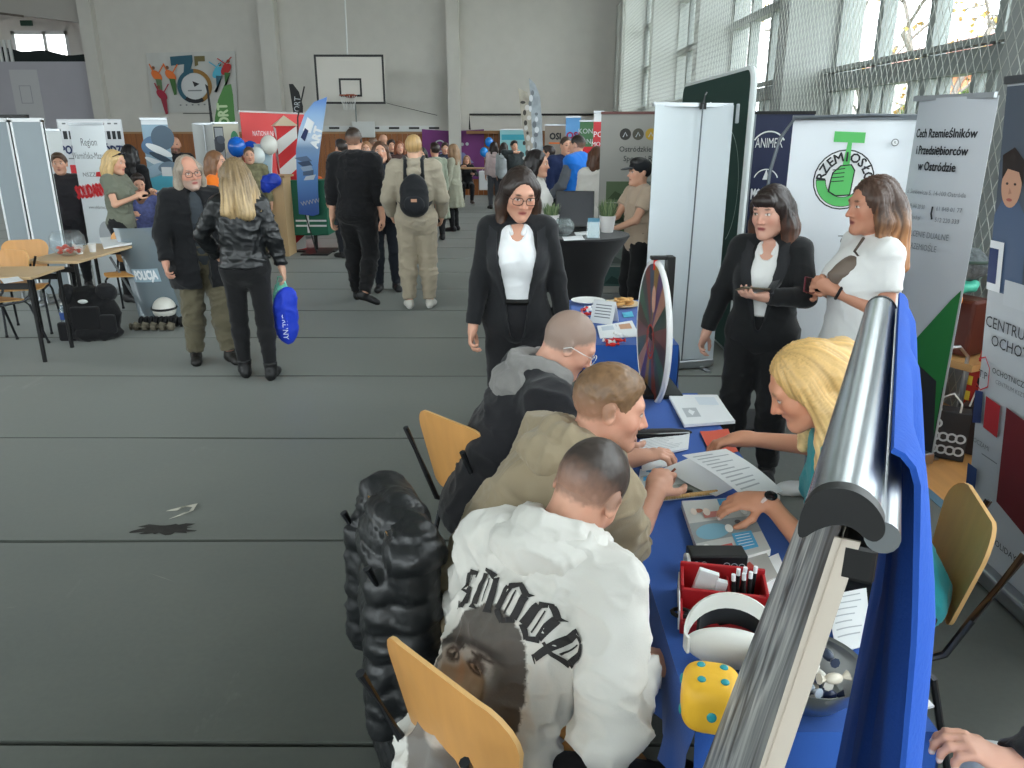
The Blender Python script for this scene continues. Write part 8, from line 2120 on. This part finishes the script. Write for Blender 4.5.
t = thing('gift_bag', 'plain dark brown gift bag right of the circled one', 'bag', q+V((.22, .16, 0)), math.radians(-40)); b = MB(); b.box((-.08, -.06, 0), (.1, .06, .3), mat((44, 34, 32), .5)); b.build('bag', t, smooth=0, bevel=.004); b = MB(); b.tube([(-.04, -.05, .3), (-.02, -.07, .4), (.04, -.07, .38), (.05, -.05, .3)], .006, M_white); b.build('handle', t)
t = thing('shopping_bag', 'red and yellow patterned shopping bag behind the gift bags', 'bag', q+V((.42, .35, 0)), math.radians(-60)); b = MB(); b.box((-.17, -.08, 0), (.17, .08, .46), mat((170, 44, 36), .5)); s = Sheet(b, flat((0, -.08, 0), (1, 0, 0), (0, 0, 1), (0, -1, 0)))
for k in range(16): s.rect(-.15+.08*(k % 4), .05+.1*(k//4), -.1+.08*(k % 4), .11+.1*(k//4), ink(((226, 190, 60), (60, 100, 60), (226, 214, 190), (30, 30, 34))[(k*7) % 4])); s.k -= 1
b.build('bag', t, smooth=0, bevel=.01); b = MB(); b.tube([(-.08, -.08, .46), (-.07, -.09, .58), (.06, -.09, .58), (.08, -.08, .46)], .008, mat((180, 50, 44), .5)); b.build('handle', t)
t = thing('duffel_bag', 'black duffel bag on the floor behind the low storage bench', 'bag', (2.8, 5.5, 0)); soft('bag', [ell((0, 0, .18), (.16, .26, .17), k=.04)], fabric((40, 42, 44)), t, h=.012, amp=.012, cuts=[((0, 0, .004), (0, 0, -1))]); b = MB(); b.tube([(0, -.12, .33), (0, -.06, .42), (0, .06, .42), (0, .12, .33)], .012, M_blackm); b.build('handle', t)
# ================================================================ camera and light
cam = bpy.data.cameras.new('camera'); co = bpy.data.objects.new('camera', cam); COL.objects.link(co)
cam.sensor_width = 36; cam.lens = F/1024*36; cam.clip_start = .05; cam.clip_end = 200
co.location = (0, 0, CAMZ); co.rotation_euler = (math.pi/2-PITCH, 0, 0)
SC.camera = co
PORTAL = True
for i, y in enumerate(PIL if PORTAL else []):                 # daylight portals in the window openings: they only guide the sky's light
    y0, y1 = y+.37, (PIL[i+1] if i+1 < len(PIL) else YB)
    if y1-y0 < 1: continue
    l = bpy.data.lights.new('window_portal', 'AREA'); l.shape = 'RECTANGLE'; l.size = 5.4; l.size_y = y1-y0
    l.cycles.is_portal = PORTAL
    o = bpy.data.objects.new('window_portal', l); COL.objects.link(o)
    o.location = (XR+.2, (y0+y1)/2, 3.87); o.rotation_euler = (0, math.pi/2, 0)
for y0, y1 in LW:
    l = bpy.data.lights.new('window_portal', 'AREA'); l.shape = 'RECTANGLE'; l.size = LZ1-LZ0; l.size_y = y1-y0
    l.cycles.is_portal = True
    o = bpy.data.objects.new('window_portal', l); COL.objects.link(o)
    o.location = (-19.18, (y0+y1)/2, (LZ0+LZ1)/2); o.rotation_euler = (0, -math.pi/2, 0)
for x0, x1 in NW:
    l = bpy.data.lights.new('window_portal', 'AREA'); l.shape = 'RECTANGLE'; l.size = x1-x0; l.size_y = NZ1-NZ0
    l.cycles.is_portal = True
    o = bpy.data.objects.new('window_portal', l); COL.objects.link(o)
    o.location = ((x0+x1)/2, YN-.25, (NZ0+NZ1)/2); o.rotation_euler = (math.pi/2, 0, 0)
SC.view_settings.view_transform = 'Standard'; SC.view_settings.look = 'None'; SC.view_settings.gamma = 1.0
SC.view_settings.exposure = 1.65; SC.view_settings.use_curve_mapping = False
SC.cycles.use_denoising = True
SC.cycles.max_bounces = 10; SC.cycles.diffuse_bounces = 5; SC.cycles.glossy_bounces = 3; SC.cycles.transparent_max_bounces = 24
SC.cycles.sample_clamp_indirect = 8; SC.cycles.caustics_reflective = False; SC.cycles.caustics_refractive = False
